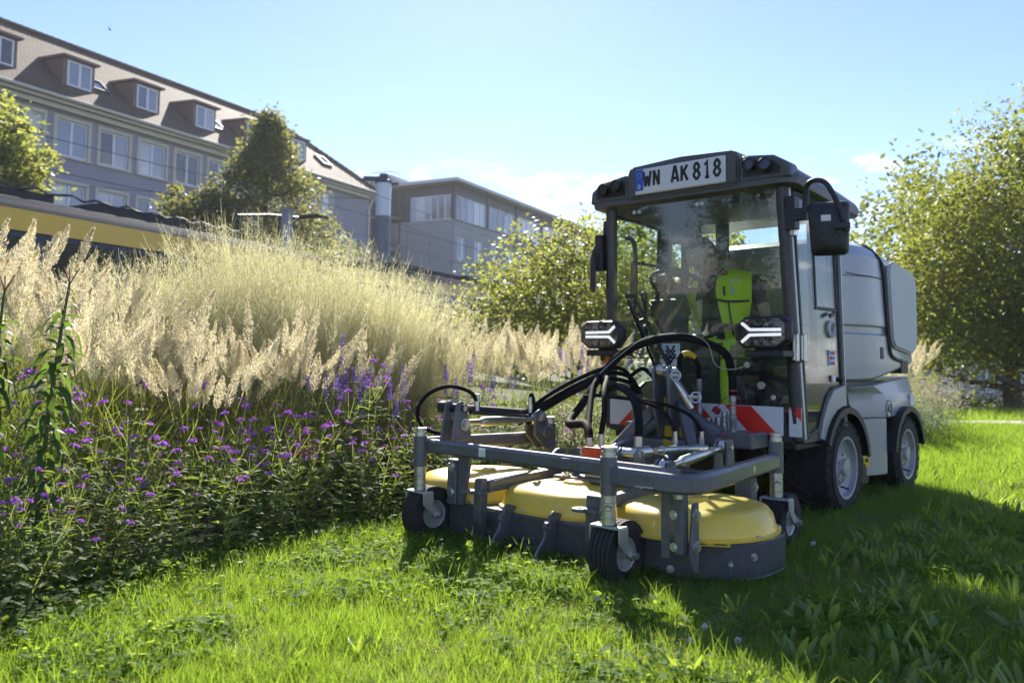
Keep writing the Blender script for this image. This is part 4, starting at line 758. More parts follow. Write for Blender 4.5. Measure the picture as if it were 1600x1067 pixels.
# --- fenders
def arch(name, cy, cz, R, x0, x1, a0, a1, mat, n=14, lip=0.035):
    m_ = MB(); rings = []
    for i in range(n + 1):
        a = math.radians(a0 + (a1 - a0) * i / n); c, s = math.cos(a), math.sin(a)
        rings.append([(x0, cy + R * c, cz + R * s), (x1, cy + R * c, cz + R * s), (x1, cy + (R - lip) * c, cz + (R - lip) * s), (x1 - 0.012, cy + (R - lip) * c, cz + (R - lip) * s), (x1 - 0.012, cy + (R - 0.012) * c, cz + (R - 0.012) * s), (x0, cy + (R - 0.012) * c, cz + (R - 0.012) * s)])
    loft(m_, rings); return m_.build(name, mat, TRC, ang=40)
for s in (-1, 1):
    arch('front_fender', 0.05, 0.25, 0.345, 0.36 * s, 0.645 * s, 8, 152, m_black); arch('rear_fender', 1.17, 0.24, 0.32, 0.36 * s, 0.645 * s, 10, 172, m_black)
    mb = MB(); prof = [(-0.305, 0.44), (-0.27, 0.54), (-0.2, 0.63), (-0.11, 0.695), (0.06, 0.72), (0.075, 0.56)]
    inner = [(0.05 + 0.352 * math.cos(math.radians(a)), 0.25 + 0.352 * math.sin(math.radians(a))) for a in (66, 80, 95, 110, 125, 138, 150)]
    mb.prism(prof + inner, (0.585 * s, 0, 0), (0, 1, 0), (0, 0, 1), (0.04 * s, 0, 0)); mb.build('arch_panel', m_sil, TRC, bev=0.004)
# --- lower body
mb = MB()
def ring_b(z, f):
    return [(0.40 * f, 0.30, z), (0.45 * f, 0.40, z), (0.545 * f, 0.70, z), (0.6 * f, 0.80, z), (0.6 * f, 1.38, z), (0.56 * f, 1.47, z), (-0.56 * f, 1.47, z), (-0.6 * f, 1.38, z), (-0.6 * f, 0.80, z), (-0.545 * f, 0.70, z), (-0.45 * f, 0.40, z), (-0.40 * f, 0.30, z)]
def ring_top(z):
    return [(0.44, 0.24, z), (0.5, 0.3, z), (0.54, 0.5, z), (0.565, 0.7, z + 0.01), (0.565, 1.38, z + 0.06), (0.53, 1.46, z + 0.06), (-0.53, 1.46, z + 0.06), (-0.565, 1.38, z + 0.06), (-0.565, 0.7, z + 0.01), (-0.54, 0.5, z), (-0.5, 0.3, z), (-0.44, 0.24, z)]
def ring_low(z, rear):   # below the rear arch only the front part carries on
    return [(0.42, 0.30, z), (0.47, 0.40, z), (0.56, 0.68, z), (0.598, 0.79, z), (0.598, 0.83, z), (0.36, 0.84, z), (-0.36, 0.84, z), (-0.598, 0.83, z), (-0.598, 0.79, z), (-0.56, 0.68, z), (-0.47, 0.40, z), (-0.42, 0.30, z)]
loft(mb, [ring_b(0.5, 1.0), ring_b(0.6, 1.0), ring_b(0.655, 0.985), ring_top(0.695)]); loft(mb, [ring_low(0.145, 0), ring_low(0.2, 0), ring_low(0.4, 0), ring_low(0.498, 0)])
lb = mb.build('lower_body', m_sil, TRC, ang=28, bev=0.006)
mb = MB(); mb.b2((-0.34, 0.845, 0.2), (0.34, 1.45, 0.49)); mb.build('inner_wheel_well', m_black, TRC)
mb = MB(); mb.prism([(0.66, 0.1), (0.66, 0.2), (0.56, 0.24), (0.42, 0.24), (0.38, 0.1)], (0.44, 0, 0), (0, 1, 0), (0, 0, 1), (0.1, 0, 0)); mb.build('entry_step', m_black, TRC, bev=0.006)
dn = Vector((0.955, -0.297, 0)); c0 = Vector((0.5385, 0.615, 0.262)); u0 = Vector((0.297, 0.955, 0))
mb = MB(); mb.bar(c0 - u0 * 0.028 + dn * 0.003, c0 + u0 * 0.028 + dn * 0.003, 0.003, 0.115); ws = mb.build('warning_sticker', m_yel, TRC); mb = MB(); mb.prism([(-0.018, 0.015), (0.018, 0.015), (0, 0.048)], c0 + dn * 0.005, u0, (0, 0, 1), dn * 0.001); mb.prism([(-0.015, -0.03), (0.015, -0.03), (0.015, -0.008), (-0.015, -0.008)], c0 + dn * 0.005, u0, (0, 0, 1), dn * 0.001); mb.build('pictogram', m_ink, ws)
mb = MB(); cs_ = Vector((0.603, 0.86, 0.555)); mb.lathe([(0, 0.0), (0.055, 0.0), (0.055, 0.003), (0, 0.003)], cs_, (1, 0, 0), 24); ss = mb.build('speed_sticker', m_hw, TRC)
mb = MB(); mb.lathe([(0.048, 0.0035), (0.053, 0.0035), (0.053, 0.0045), (0.048, 0.0045)], cs_, (1, 0, 0), 28, closed=True)
tmp = MB(); strokes(tmp, GL['4'], -0.036, -0.028, 0.03, 0.056, 0.008, 0); strokes(tmp, GL['0'], 0.006, -0.028, 0.03, 0.056, 0.008, 0); mb.add([(cs_.x + 0.0035 - v[1], cs_.y + v[0], cs_.z + v[2]) for v in map(tuple, tmp.v)], tmp.f); mb.build('speed_number', m_ink, ss)
mb = MB(); mb.b2((0.601, 1.3, 0.52), (0.606, 1.4, 0.63)); rs = mb.build('rear_label', m_hw, TRC); mb = MB(); mb.b2((0.607, 1.305, 0.53), (0.608, 1.395, 0.56)); mb.build('label_band', m_yel, rs)
# --- upper tank
def ring_t(z, i=0.0, r=0.0):
    return [(0.40 - i * 0.5, 0.27 + i, z), (0.5 - i, 0.31 + i, z), (0.545 - i, 0.52 + i, z), (0.58 - i, 0.64 + i, z), (0.58 - i, 1.44 - i - r, z), (0.54 - i, 1.53 - i - r, z), (-0.54 + i, 1.53 - i - r, z), (-0.58 + i, 1.44 - i - r, z), (-0.58 + i, 0.64 + i, z), (-0.545 + i, 0.52 + i, z), (-0.5 + i, 0.31 + i, z), (-0.40 + i * 0.5, 0.27 + i, z)]
def tilt(P, k, y0=0.9): return [(p[0], p[1], p[2] + k * max(0, p[1] - y0)) for p in P]
mb = MB(); loft(mb, [tilt(ring_t(0.722, 0.03), 0.12, .6), tilt(ring_t(0.745, 0.0), 0.12, .6), tilt(ring_t(0.82, 0.0), 0.12, .6), ring_t(1.02, 0.0), ring_t(1.028, 0.012), ring_t(1.07, 0.012), ring_t(1.078, 0.0), ring_t(1.385, 0.006), tilt(ring_t(1.52, 0.02), -0.08), tilt(ring_t(1.585, 0.06), -0.14), tilt(ring_t(1.625, 0.15), -0.17), tilt(ring_t(1.64, 0.25, 0.1), -0.18)])
ut = mb.build('tank_body', m_sil, TRC, ang=24, bev=0.004)
mb = MB()
for s in (-1, 1):
    mb.tube([(0.3 * s, 0.885, 1.632), (0.46 * s, 0.875, 1.605), (0.545 * s, 0.868, 1.535), (0.58 * s, 0.88, 1.44), (0.585 * s, 0.9, 1.2), (0.585 * s, 0.95, 0.95), (0.583 * s, 1.02, 0.885), (0.583 * s, 1.2, 0.86)], 0.014, 6, smooth=4)
    mb.b2((0.578 * s, 0.79, 0.87), (0.584 * s, 0.845, 0.945)); mb.b2((0.5 * s, 1.2, 0.775), (0.584 * s, 1.34, 0.86)); mb.tube([(0.545 * s * 1.002, 0.315, 1.387), (0.549 * s, 0.525, 1.387), (0.5775 * s, 0.645, 1.387), (0.5765 * s, 0.87, 1.387)], 0.004, 5)
mb.build('seam', m_black, TRC)
mb = MB(); mb.b2((-0.5, 0.35, 0.692), (0.52, 1.4, 0.73)); mb.build('gap_seal', m_black, TRC)
for s in (-1, 1):
    P = [(0.975, 1.0), (1.03, 0.945), (1.38, 0.905), (1.46, 0.93), (1.5, 1.0), (1.505, 1.36), (1.48, 1.44), (1.42, 1.475), (1.02, 1.515), (0.955, 1.49), (0.925, 1.42)]
    mb = MB(); mb.prism(P, (0.575 * s, 0, 0), (0, 1, 0), (0, 0, 1), (0.03 * s, 0, 0)); sp = mb.build('side_panel', m_pan, TRC, bev=0.012, segs=2, ang=50)
    mb = MB()
    for y, z in ((1.0, 1.3), (0.99, 1.05), (1.45, 1.05), (1.46, 1.35), (1.2, 0.95), (1.2, 1.47)): mb.bolt((0.603 * s, y, z), (s, 0, 0), 0.006, 0.005)
    mb.build('rivet', m_zinc, sp)
# --- interior
m_int = M('cab_interior_plastic', (0.03, 0.03, 0.032), 0.6, var=0.1); m_seat = M('seat_fabric', (0.035, 0.035, 0.038), 0.9, var=0.2, bump=0.2)
mb = MB(); loft(mb, [[(x, y, z) for x, y in ((-0.13, -0.45), (0.13, -0.45), (0.13, -0.3), (-0.13, -0.3))] for z in (0.48, 0.95)]); mb.tube([(-0.2, -0.42, 0.9), (-0.25, -0.36, 1.1), (-0.27, -0.28, 1.27)], [0.12, 0.07, 0.04], 12, smooth=3); mb.box((-0.27, -0.35, 1.16), (0.26, 0.06, 0.13), (0.6, 0, 0)); mb.build('dashboard', m_int, TRC, bev=0.02, segs=2)
mb = MB(); R_ = Euler((math.radians(-28), 0, 0)).to_matrix(); cw = Vector((-0.27, -0.25, 1.31)); ax = R_ @ Vector((0, 0, 1)); mb.lathe([(0.17 + 0.013 * math.cos(a), 0.013 * math.sin(a)) for a in np.linspace(0, 2 * PI, 9)[:-1]], cw, ax, 36, closed=True)
for k in range(3): a = 2 * PI * k / 3 + 0.5; mb.tube([cw - ax * 0.03, cw + R_ @ Vector((0.16 * math.cos(a), 0.16 * math.sin(a), 0))], [0.02, 0.01], 8)
mb.lathe([(0, 0.0), (0.05, -0.01), (0.045, -0.05), (0, -0.06)], cw, ax, 18); mb.build('steering_wheel', m_black, TRC)
mb = MB(); mb.tube([(-0.44, -0.35, 1.1), (-0.47, -0.33, 1.27)], [0.012, 0.02], 8); mb.box((-0.44, 0.0, 1.42), (0.06, 0.05, 0.06)); mb.tube([(0.2, -0.12, 0.98), (0.19, -0.16, 1.14)], [0.015, 0.022], 8); mb.box((0.25, 0.02, 0.97), (0.1, 0.3, 0.06)); mb.build('control_lever', m_black, TRC, bev=0.005)
mb = MB(); mb.box((-0.05, -0.02, 0.82), (0.44, 0.44, 0.14)); mb.box((-0.05, 0.03, 1.12), (0.42, 0.1, 0.52), (-0.1, 0, 0)); mb.b2((-0.2, -0.15, 0.47), (0.1, 0.05, 0.76)); mb.build('seat', m_seat, TRC, bev=0.04, segs=3)
mb = MB(); mb.tube([(-0.5, -0.46, 1.12), (-0.455, -0.47, 1.15), (-0.44, -0.47, 1.25), (-0.44, -0.47, 1.5), (-0.46, -0.47, 1.58), (-0.51, -0.46, 1.6)], 0.014, 8, smooth=4); mb.build('grab_handle', m_black, TRC)
mb = MB(); mb.b2((-0.2, 0.1, 1.5), (-0.12, 0.13, 1.76)); mb.b2((-0.54, 0.06, 1.62), (-0.3, 0.1, 1.76)); mb.b2((-0.5, -0.5, 1.72), (0.5, 0.05, 1.775)); mb.build('headliner', m_int, TRC)
# --- front linkage
def plate_yz(m_, poly, x, th): m_.prism(poly, (x - th / 2, 0, 0), (0, 1, 0), (0, 0, 1), (th, 0, 0))
mb = MB()
for x in (-0.035, 0.055): plate_yz(mb, [(-0.91, 0.6), (-0.92, 0.79), (-0.9, 0.82), (-0.86, 0.82), (-0.84, 0.79), (-0.66, 0.62), (-0.6, 0.42), (-0.85, 0.42)], x, 0.016)
plate_yz(mb, [(-0.86, 0.36), (-0.87, 0.62), (-0.85, 0.66), (-0.79, 0.66), (-0.77, 0.6), (-0.6, 0.5), (-0.6, 0.34)], -0.19, 0.018); plate_yz(mb, [(-0.86, 0.36), (-0.87, 0.5), (-0.85, 0.53), (-0.79, 0.53), (-0.6, 0.46), (-0.6, 0.34)], 0.14, 0.018)
mb.prism([(-0.2, 0.42), (-0.2, 0.5), (-0.05, 0.64), (-0.03, 0.76), (0.05, 0.76), (0.07, 0.66), (0.15, 0.5), (0.15, 0.42)], (0, -0.8, 0), (1, 0, 0), (0, 0, 1), (0, 0.014, 0)); mb.b2((-0.24, -0.79, 0.4), (0.24, -0.7, 0.455)); mb.bar((0.08, -0.82, 0.62), (0.26, -1.0, 0.36), 0.05, 0.06); mb.bar((-0.08, -0.82, 0.6), (-0.25, -0.98, 0.36), 0.05, 0.06)
lk = mb.build('front_linkage', m_iron, TRC, bev=0.004)
mb = MB(); mb.cyl((-0.07, -0.88, 0.795), (0.085, -0.88, 0.795), 0.018); mb.lathe([(0.012, -0.02), (0.03, -0.02), (0.034, 0), (0.03, 0.02), (0.012, 0.02)], (0.0, -0.88, 0.795), (1, 0, 0), 18)
for c in ((0.095, -0.9, 0.77), (0.2, -0.88, 0.66)): mb.lathe([(0.026 + 0.004 * math.cos(a), 0.004 * math.sin(a)) for a in np.linspace(0, 2 * PI, 7)[:-1]], c, (0.3, -1, 0.2), 18, closed=True); mb.cyl((c[0] - 0.04, c[1], c[2]), (c[0] + 0.02, c[1], c[2]), 0.012)
mb.tube([(0.06, -0.86, 0.75), (0.13, -0.86, 0.66), (0.15, -0.84, 0.6)], 0.018, 10); mb.build('hitch_pin', m_zinc, lk)
mb = MB(); mb.tube([(0.1, -0.76, 0.56), (0.2, -0.76, 0.5), (0.28, -0.76, 0.47)], 0.035, 12); mb.tube([(-0.05, -0.82, 0.52), (-0.15, -0.84, 0.46), (-0.2, -0.84, 0.44)], 0.035, 12); mb.build('cross_tube', m_iron, lk)
mb = MB(); mb.b2((0.2, -0.8, 0.405), (0.47, -0.62, 0.485)); mb.b2((-0.33, -0.75, 0.41), (-0.17, -0.62, 0.5)); mf_ = mb.build('coupling_block', m_iron, TRC, bev=0.008)
mb = MB()
for i, (x, z) in enumerate(((0.27, .465), (0.3, .472), (0.325, .465), (0.27, .43), (0.29, .425), (0.32, .435))): mb.cyl((x, -0.8, z), (x, -0.803, z), 0.006, n=8, mi=0 if i % 3 else 1)
mb.build('port_dot', [m_redp, m_blue], mf_)
mb = MB()
for x, r, h in ((0.185, 0.017, 0.065), (0.215, 0.011, 0.06), (0.243, 0.018, 0.07), (0.278, 0.016, 0.1), (0.325, 0.018, 0.19), (0.12, 0.014, 0.27), (-0.29, 0.017, 0.16), (-0.24, 0.015, 0.15)):
    y = -0.72 if x > 0.15 else -0.7
    mb.lathe([(0, 0), (r, 0), (r, h * 0.25), (r * 1.15, h * 0.27), (r * 1.15, h * 0.45), (r * 0.9, h * 0.47), (r * 0.9, h * 0.8), (r * 1.1, h * 0.82), (r * 1.0, h), (0, h)], (x, y, 0.483), (0, 0, 1), 14)
mb.build('hydraulic_coupling', M('coupling_steel', (0.3, 0.3, 0.31), 0.4, 0.6), TRC)
mb = MB(); mb.tube([(0.25, -0.745, 0.605), (0.285, -0.76, 0.64), (0.315, -0.75, 0.665), (0.345, -0.735, 0.67), (0.37, -0.72, 0.65), (0.35, -0.72, 0.63)], 0.0025, 6, smooth=3); mb.box((0.245, -0.745, 0.59), (0.036, 0.026, 0.03), (0, 0.6, 0)); mb.build('coupling_cap', M('dark_red_cap', (0.25, 0.015, 0.02), 0.5), TRC, bev=0.003)
mb = MB(); mb.box((0.02, -0.81, 0.47), (0.12, 0.004, 0.055)); mb.box((0.1, -0.99, 0.40), (0.05, 0.004, 0.1), (0.5, 0.3, 0)); mb.box((-0.02, -0.815, 0.60), (0.012, 0.004, 0.1)); mb.build('warning_label', m_yel, TRC)
# hoses
mb = MB()
mb.tube([(0.325, -0.72, 0.67), (0.325, -0.73, 0.79), (0.30, -0.78, 0.9), (0.13, -0.84, 0.965), (-0.05, -0.88, 0.955), (-0.22, -0.93, 0.88), (-0.33, -1.0, 0.74), (-0.37, -1.1, 0.6), (-0.3, -1.3, 0.52), (-0.1, -1.42, 0.53), (-0.02, -1.5, 0.47)], 0.021, 14, smooth=6)
mb.tube([(0.12, -0.7, 0.75), (0.122, -0.72, 0.83), (0.09, -0.76, 0.885), (0.05, -0.78, 0.86), (0.04, -0.76, 0.75), (0.03, -0.74, 0.6)], 0.014, 8, smooth=5)
mb.build('hydraulic_hose', m_hose, TRC); mb = MB()
for k, (dz, dx_) in enumerate(((0, 0), (0.03, -0.03), (-0.035, 0.02))): mb.tube([(-0.27 + dx_, -0.7, 0.64), (-0.28 + dx_, -0.74, 0.74 + dz), (-0.36, -0.84, 0.775 + dz), (-0.46, -0.98, 0.72 + dz), (-0.56, -1.15, 0.62 + dz), (-0.6, -1.35, 0.52 + dz * .5)], 0.012, 8, smooth=5)
mb.tube([(-0.3, -0.72, 0.76), (-0.18, -0.78, 0.8), (-0.08, -0.8, 0.72), (-0.06, -0.78, 0.6)], 0.012, 8, smooth=5)
mb.build('hydraulic_hose', m_hose, TRC); mb = MB()
mb.tube([(0.43, -0.755, 0.83), (0.36, -0.8, 0.805), (0.28, -0.82, 0.83), (0.24, -0.83, 0.94), (0.13, -0.86, 0.99), (-0.05, -0.905, 0.977), (-0.15, -0.93, 0.93), (-0.3, -1.0, 0.79), (-0.36, -1.08, 0.66), (-0.4, -1.1, 0.56)], 0.0022, 6, smooth=5); mb.build('loose_cable', m_wire, TRC)
mb = MB(); mb.tube([(0.115, -0.735, 0.865), (0.09, -0.76, 0.886), (0.065, -0.775, 0.88)], 0.0165, 8, smooth=3); mb.build('hose_sleeve', m_yel, TRC)
mb = MB()
for z in (0.695, 0.62): mb.lathe([(0.02, -0.003), (0.024, -0.003), (0.024, 0.003), (0.02, 0.003)], (0.325, -0.72, z), (0, 0, 1), 16, closed=True)
mb.build('hose_clip', m_redp, TRC)
# ================================================================== OPERATOR
OP = thing('person', 'operator in a yellow vest and dark shirt seated in the cab looking down', 'person', (TX, TY, 0), TZR)
m_skin = M('skin', (0.42, 0.24, 0.16), 0.55, var=0.08); m_shirt = M('dark_shirt', (0.025, 0.026, 0.03), 0.9, var=0.2, bump=0.2); m_vis = M('high_visibility_yellow', (0.66, 0.86, 0.025), 0.75, var=0.1, bump=0.2, bscale=30); m_refl = M('reflective_tape', (0.55, 0.56, 0.55), 0.4); m_hair = M('brown_hair', (0.05, 0.03, 0.02), 0.8, var=0.3, bump=0.5)
def skin_mesh(name, joints, edges, root, mat, parent, lv=2):
    me = bpy.data.meshes.new(name); me.from_pydata([j[:3] for j in joints], edges, []); o = link(name, me, parent)
    md = o.modifiers.new('skin', 'SKIN'); md.use_smooth_shade = True
    for i, j in enumerate(joints):
        sv = me.skin_vertices[0].data[i]; r = j[3]; sv.radius = (r, j[4] if len(j) > 4 else r); sv.use_root = (i == root)
    sd = o.modifiers.new('subd', 'SUBSURF'); sd.levels = lv; sd.render_levels = lv
    dg = bpy.context.evaluated_depsgraph_get(); ev = o.evaluated_get(dg); m2 = bpy.data.meshes.new_from_object(ev); o.modifiers.clear(); o.data = m2; m2.name = name; m2.materials.clear(); m2.materials.append(mat)
    m2.polygons.foreach_set('use_smooth', [True] * len(m2.polygons)); return o
J = [(-0.05, 0.0, 0.93, .13, .11), (-0.06, -0.02, 1.08, .12, .1), (-0.075, -0.05, 1.24, .14, .1), (-0.095, -0.08, 1.335, .1, .075), (-0.11, -0.11, 1.39, .052), (-0.125, -0.14, 1.43, .05),   # 0..5 torso, neck
     (0.09, -0.06, 1.315, .062), (0.17, -0.05, 1.22, .05), (0.21, -0.06, 1.08, .042), (0.16, -0.16, 1.02, .036), (0.08, -0.24, 1.05, .028),                              # left arm
     (-0.25, -0.07, 1.315, .062), (-0.32, -0.09, 1.2, .05), (-0.36, -0.14, 1.12, .042), (-0.38, -0.2, 1.19, .035), (-0.39, -0.25, 1.27, .027),                          # right arm
     (0.08, -0.1, 0.92, .085), (0.12, -0.26, 0.93, .07), (0.14, -0.4, 0.92, .055), (0.14, -0.42, 0.72, .045), (0.14, -0.42, 0.54, .035),                                # left leg
     (-0.17, -0.1, 0.92, .085), (-0.22, -0.26, 0.93, .07), (-0.25, -0.4, 0.92, .055), (-0.25, -0.42, 0.72, .045), (-0.25, -0.42, 0.54, .035)]
E_ = [(0, 1), (1, 2), (2, 3), (3, 4), (4, 5), (3, 6), (6, 7), (7, 8), (8, 9), (9, 10), (3, 11), (11, 12), (12, 13), (13, 14), (14, 15), (0, 16), (16, 17), (17, 18), (18, 19), (19, 20), (0, 21), (21, 22), (22, 23), (23, 24), (24, 25)]
body = skin_mesh('body', J, E_, 0, m_skin, OP)
body.data.materials.append(m_shirt); body.data.materials.append(m_vis)
def body_mat(c):
    x, y, z = c
    if z > 1.365: return 0
    if (x > 0.17 and z < 1.19) or (x < -0.31 and z > 1.05 and y < -0.1): return 0
    if z < 0.99 and (y < -0.03 or z < 0.9): return 2
    if 0.07 < x and z < 1.1: return 0
    return 1
body.data.polygons.foreach_set('material_index', [body_mat(p.center) for p in body.data.polygons])
def hand(name, wrist, dirv, upv, curl):
    d = Vector(dirv).normalized(); u = Vector(upv); sdv = d.cross(u).normalized(); u = sdv.cross(d); w0 = Vector(wrist); j = [(*w0, .022, .016), (*(w0 + d * 0.05), .03, .014)]; e = [(0, 1)]
    for k, (off, ln) in enumerate(((-0.03, .062), (-0.01, .072), (0.01, .068), (0.03, .054))):
        b = len(j); p = w0 + d * 0.085 + sdv * off; a1 = (d * math.cos(curl) - u * math.sin(curl)); a2 = (d * math.cos(curl * 2.2) - u * math.sin(curl * 2.2)); j += [(*p, .0105), (*(p + a1 * ln * 0.5), .009), (*(p + a1 * ln * 0.5 + a2 * ln * 0.55), .0075)]; e += [(1, b), (b, b + 1), (b + 1, b + 2)]
    b = len(j); p = w0 + d * 0.035 - sdv * 0.034; j += [(*p, .012), (*(p + (d - sdv * 0.5 - u * 0.6).normalized() * 0.035), .01), (*(p + (d - sdv * 0.2 - u * 1.2).normalized() * 0.062), .008)]; e += [(0, b), (b, b + 1), (b + 1, b + 2)]
    return skin_mesh(name, j, e, 0, m_skin, OP, 1)
hand('hand', (0.085, -0.235, 1.05), (-0.5, -0.8, 0.1), (0, 0, 1), 0.5); hand('hand', (-0.388, -0.245, 1.265), (0.2, -0.5, 0.8), (-0.3, -0.6, -0.4), 0.75)
# head: a shaped sphere with brow, nose, chin, ears; turned down and to its right
hm = bmesh.new(); bmesh.ops.create_uvsphere(hm, u_segments=28, v_segments=20, radius=1.0)
for v in hm.verts:
    x, y, z = v.co; ny_ = -y
    w2 = 0.078 * (1 - 0.22 * max(0, -z) ** 1.5); d2 = 0.098; co = Vector((x * w2, y * d2, z * 0.118))
    if ny_ > 0.3:
        nose = math.exp(-((x / 0.2) ** 2)) * math.exp(-(((z + 0.12) / 0.2) ** 2)); co.y -= 0.026 * nose
        brow = math.exp(-(((z - 0.25) / 0.12) ** 2)) * (1 - 0.3 * abs(x)); co.y -= 0.006 * brow
        for ex in (-0.4, 0.4): co.y += 0.012 * math.exp(-(((x - ex) / 0.17) ** 2) - ((z - 0.08) / 0.12) ** 2)
        co.y -= 0.01 * math.exp(-((x / 0.35) ** 2)) * math.exp(-(((z + 0.8) / 0.2) ** 2)); co.y += 0.006 * math.exp(-((x / 0.4) ** 2) - ((z + 0.5) / 0.06) ** 2)
    for ex in (-1, 1): co.x += ex * 0.016 * math.exp(-(((x - ex) / 0.22) ** 2) - ((y - 0.1) / 0.2) ** 2 - ((z - 0.02) / 0.28) ** 2)
    v.co = co
HR = Euler((math.radians(24), math.radians(-8), math.radians(-34))).to_matrix(); HC = Vector((-0.15, -0.165, 1.50))
me = bpy.data.meshes.new('head'); hm.to_mesh(me); hm.free(); me.materials.append(m_skin); me.materials.append(m_hair)
loc_ = [p.center.copy() for p in me.polygons]; me.polygons.foreach_set('material_index', [1 if (c.z > 0.055 and c.y > -0.075) or (c.y > 0.02 and c.z > -0.05) or c.z > 0.09 else 0 for c in loc_]); me.polygons.foreach_set('use_smooth', [True] * len(me.polygons))
for v in me.vertices: v.co = HR @ v.co + HC
link('head', me, OP)
mb = MB()
for ex in (-1, 1): p = HC + HR @ Vector((0.032 * ex, -0.083, 0.012)); mb.lathe([(0, 0.01), (0.008, 0.006), (0.011, 0), (0.008, -0.006), (0, -0.01)], p, (0, 0, 1), 10)
mb.build('eye', m_hw, OP, org=(0, 0, 0)); mb = MB(); p = [HC + HR @ Vector((x, -0.094 + abs(x) * 0.4, -0.06)) for x in (-0.024, -0.01, 0, 0.01, 0.024)]; mb.tube(p, 0.004, 6); mb.build('mouth', M('lips', (0.32, 0.13, 0.1), 0.5), OP, org=(0, 0, 0))
# vest: two front panels, shoulders and back
vm = bmesh.new()
def vest_panel(m_, pts, th=0.012): m_.prism
mb = MB()
def sheet(m_, rows, th=0.008):
    n = len(rows); k = len(rows[0]); vs = [Vector(p) for r in rows for p in r]; ex = [v + Vector((0, -th, 0)) for v in vs]; fs = []
    for i in range(n - 1):
        for j in range(k - 1): a = i * k + j; fs += [(a, a + 1, a + k + 1, a + k), (n * k + a, n * k + a + k, n * k + a + k + 1, n * k + a + 1)]
    edge = [j for j in range(k)] + [i * k + k - 1 for i in range(1, n)] + [(n - 1) * k + j for j in range(k - 2, -1, -1)] + [i * k for i in range(n - 2, 0, -1)]
    for i in range(len(edge)): a, b = edge[i], edge[(i + 1) % len(edge)]; fs.append((a, b, b + n * k, a + n * k))
    m_.add(vs + ex, fs)
sheet(mb, [[(-0.05, -0.08, 1.41), (0.03, -0.09, 1.4), (0.12, -0.055, 1.385)], [(-0.045, -0.18, 1.34), (0.04, -0.19, 1.32), (0.155, -0.13, 1.3)], [(-0.035, -0.215, 1.25), (0.05, -0.2, 1.23), (0.15, -0.125, 1.2)], [(-0.01, -0.205, 1.12), (0.05, -0.18, 1.1), (0.12, -0.1, 1.09)], [(0.015, -0.19, 0.98), (0.06, -0.165, 0.98), (0.12, -0.08, 0.98)]])
sheet(mb, [[(-0.26, -0.05, 1.37), (-0.2, -0.08, 1.385), (-0.16, -0.09, 1.39)], [(-0.3, -0.12, 1.28), (-0.22, -0.18, 1.3), (-0.17, -0.18, 1.32)], [(-0.27, -0.1, 1.18), (-0.22, -0.18, 1.2), (-0.18, -0.2, 1.22)], [(-0.2, -0.09, 1.05), (-0.18, -0.15, 1.06), (-0.15, -0.17, 1.06)]])
sheet(mb, [[(-0.3, 0.05, 1.37), (-0.1, 0.07, 1.4), (0.14, 0.06, 1.36)], [(-0.26, 0.08, 1.1), (-0.08, 0.1, 1.1), (0.12, 0.08, 1.1)]])
vs_ = mb.build('vest', m_vis, OP, ang=60, org=(0, 0, 0)); mb = MB(); sheet(mb, [[(0.045, -0.186, 1.335), (0.1, -0.155, 1.33)], [(0.06, -0.199, 1.25), (0.125, -0.13, 1.24)]], 0.003); mb.build('reflective_tape', m_refl, vs_, org=(0, 0, 0)); vm.free(); mb = MB(); mb.tube([(-0.05, -0.088, 1.412), (-0.047, -0.19, 1.34), (-0.037, -0.226, 1.25), (-0.012, -0.216, 1.12), (0.013, -0.2, 0.98)], 0.006, 6, smooth=3); mb.tube([(-0.03, -0.228, 1.215), (0.05, -0.208, 1.2), (0.14, -0.135, 1.205)], 0.007, 6, smooth=3); mb.tube([(0.045, -0.215, 1.2), (0.05, -0.195, 1.1), (0.06, -0.18, 1.0)], 0.005, 6, smooth=2); mb.tube([(0.02, -0.222, 1.29), (0.025, -0.222, 1.235)], 0.006, 6); mb.build('vest_trim', m_shirt, vs_, org=(0, 0, 0))
mb = MB()
for x in (0.14, -0.25): mb.box((x, -0.46, 0.505), (0.09, 0.22, 0.07))
mb.build('shoe', m_black, OP, bev=0.02, segs=2, org=(0, 0, 0))
# ================================================================== FRONT MOWER (same axes as the tractor)
_o = Vector((0.0, -1.6, 0)); _c, _s = math.cos(TZR), math.sin(TZR)
MW = thing('front_mower', 'front mower deck with three yellow blade covers on four caster wheels', 'mower deck', (TX + _c * _o.x - _s * _o.y, TY + _s * _o.x + _c * _o.y, 0), TZR, org=_o)
m_yc = M('yellow_plastic_cover', (0.9, 0.62, 0.065), 0.36, var=0.05, scale=4, coat=0.2, dust=0.3, dustcol=(0.5, 0.44, 0.26)); m_skirt = M('skirt_paint', (0.062, 0.062, 0.068), 0.45, var=0.2, scale=14, coat=0.15, dust=0.3, dustcol=(0.2, 0.19, 0.13)); m_deckt = M('dusty_deck_plate', (0.11, 0.105, 0.1), 0.6, var=0.3, scale=18, dust=0.8, dustcol=(0.36, 0.31, 0.22))
def deck_outline(n=96, g=0.0):
    P = []
    for i in range(n):
        a = 2 * PI * i / n; c, s = math.cos(a), math.sin(a); e = 2 / 3.1
        x = (0.945 - g) * math.copysign(abs(c) ** e, c); y = (0.345 - g) * math.copysign(abs(s) ** e, s); P.append((x * (1 if abs(x) < .6 else 1), -1.605 + y))
    return P
mb = MB(); A, B, C2, D2 = deck_outline(g=0.012), deck_outline(), deck_outline(), deck_outline(g=0.012); n = len(A)
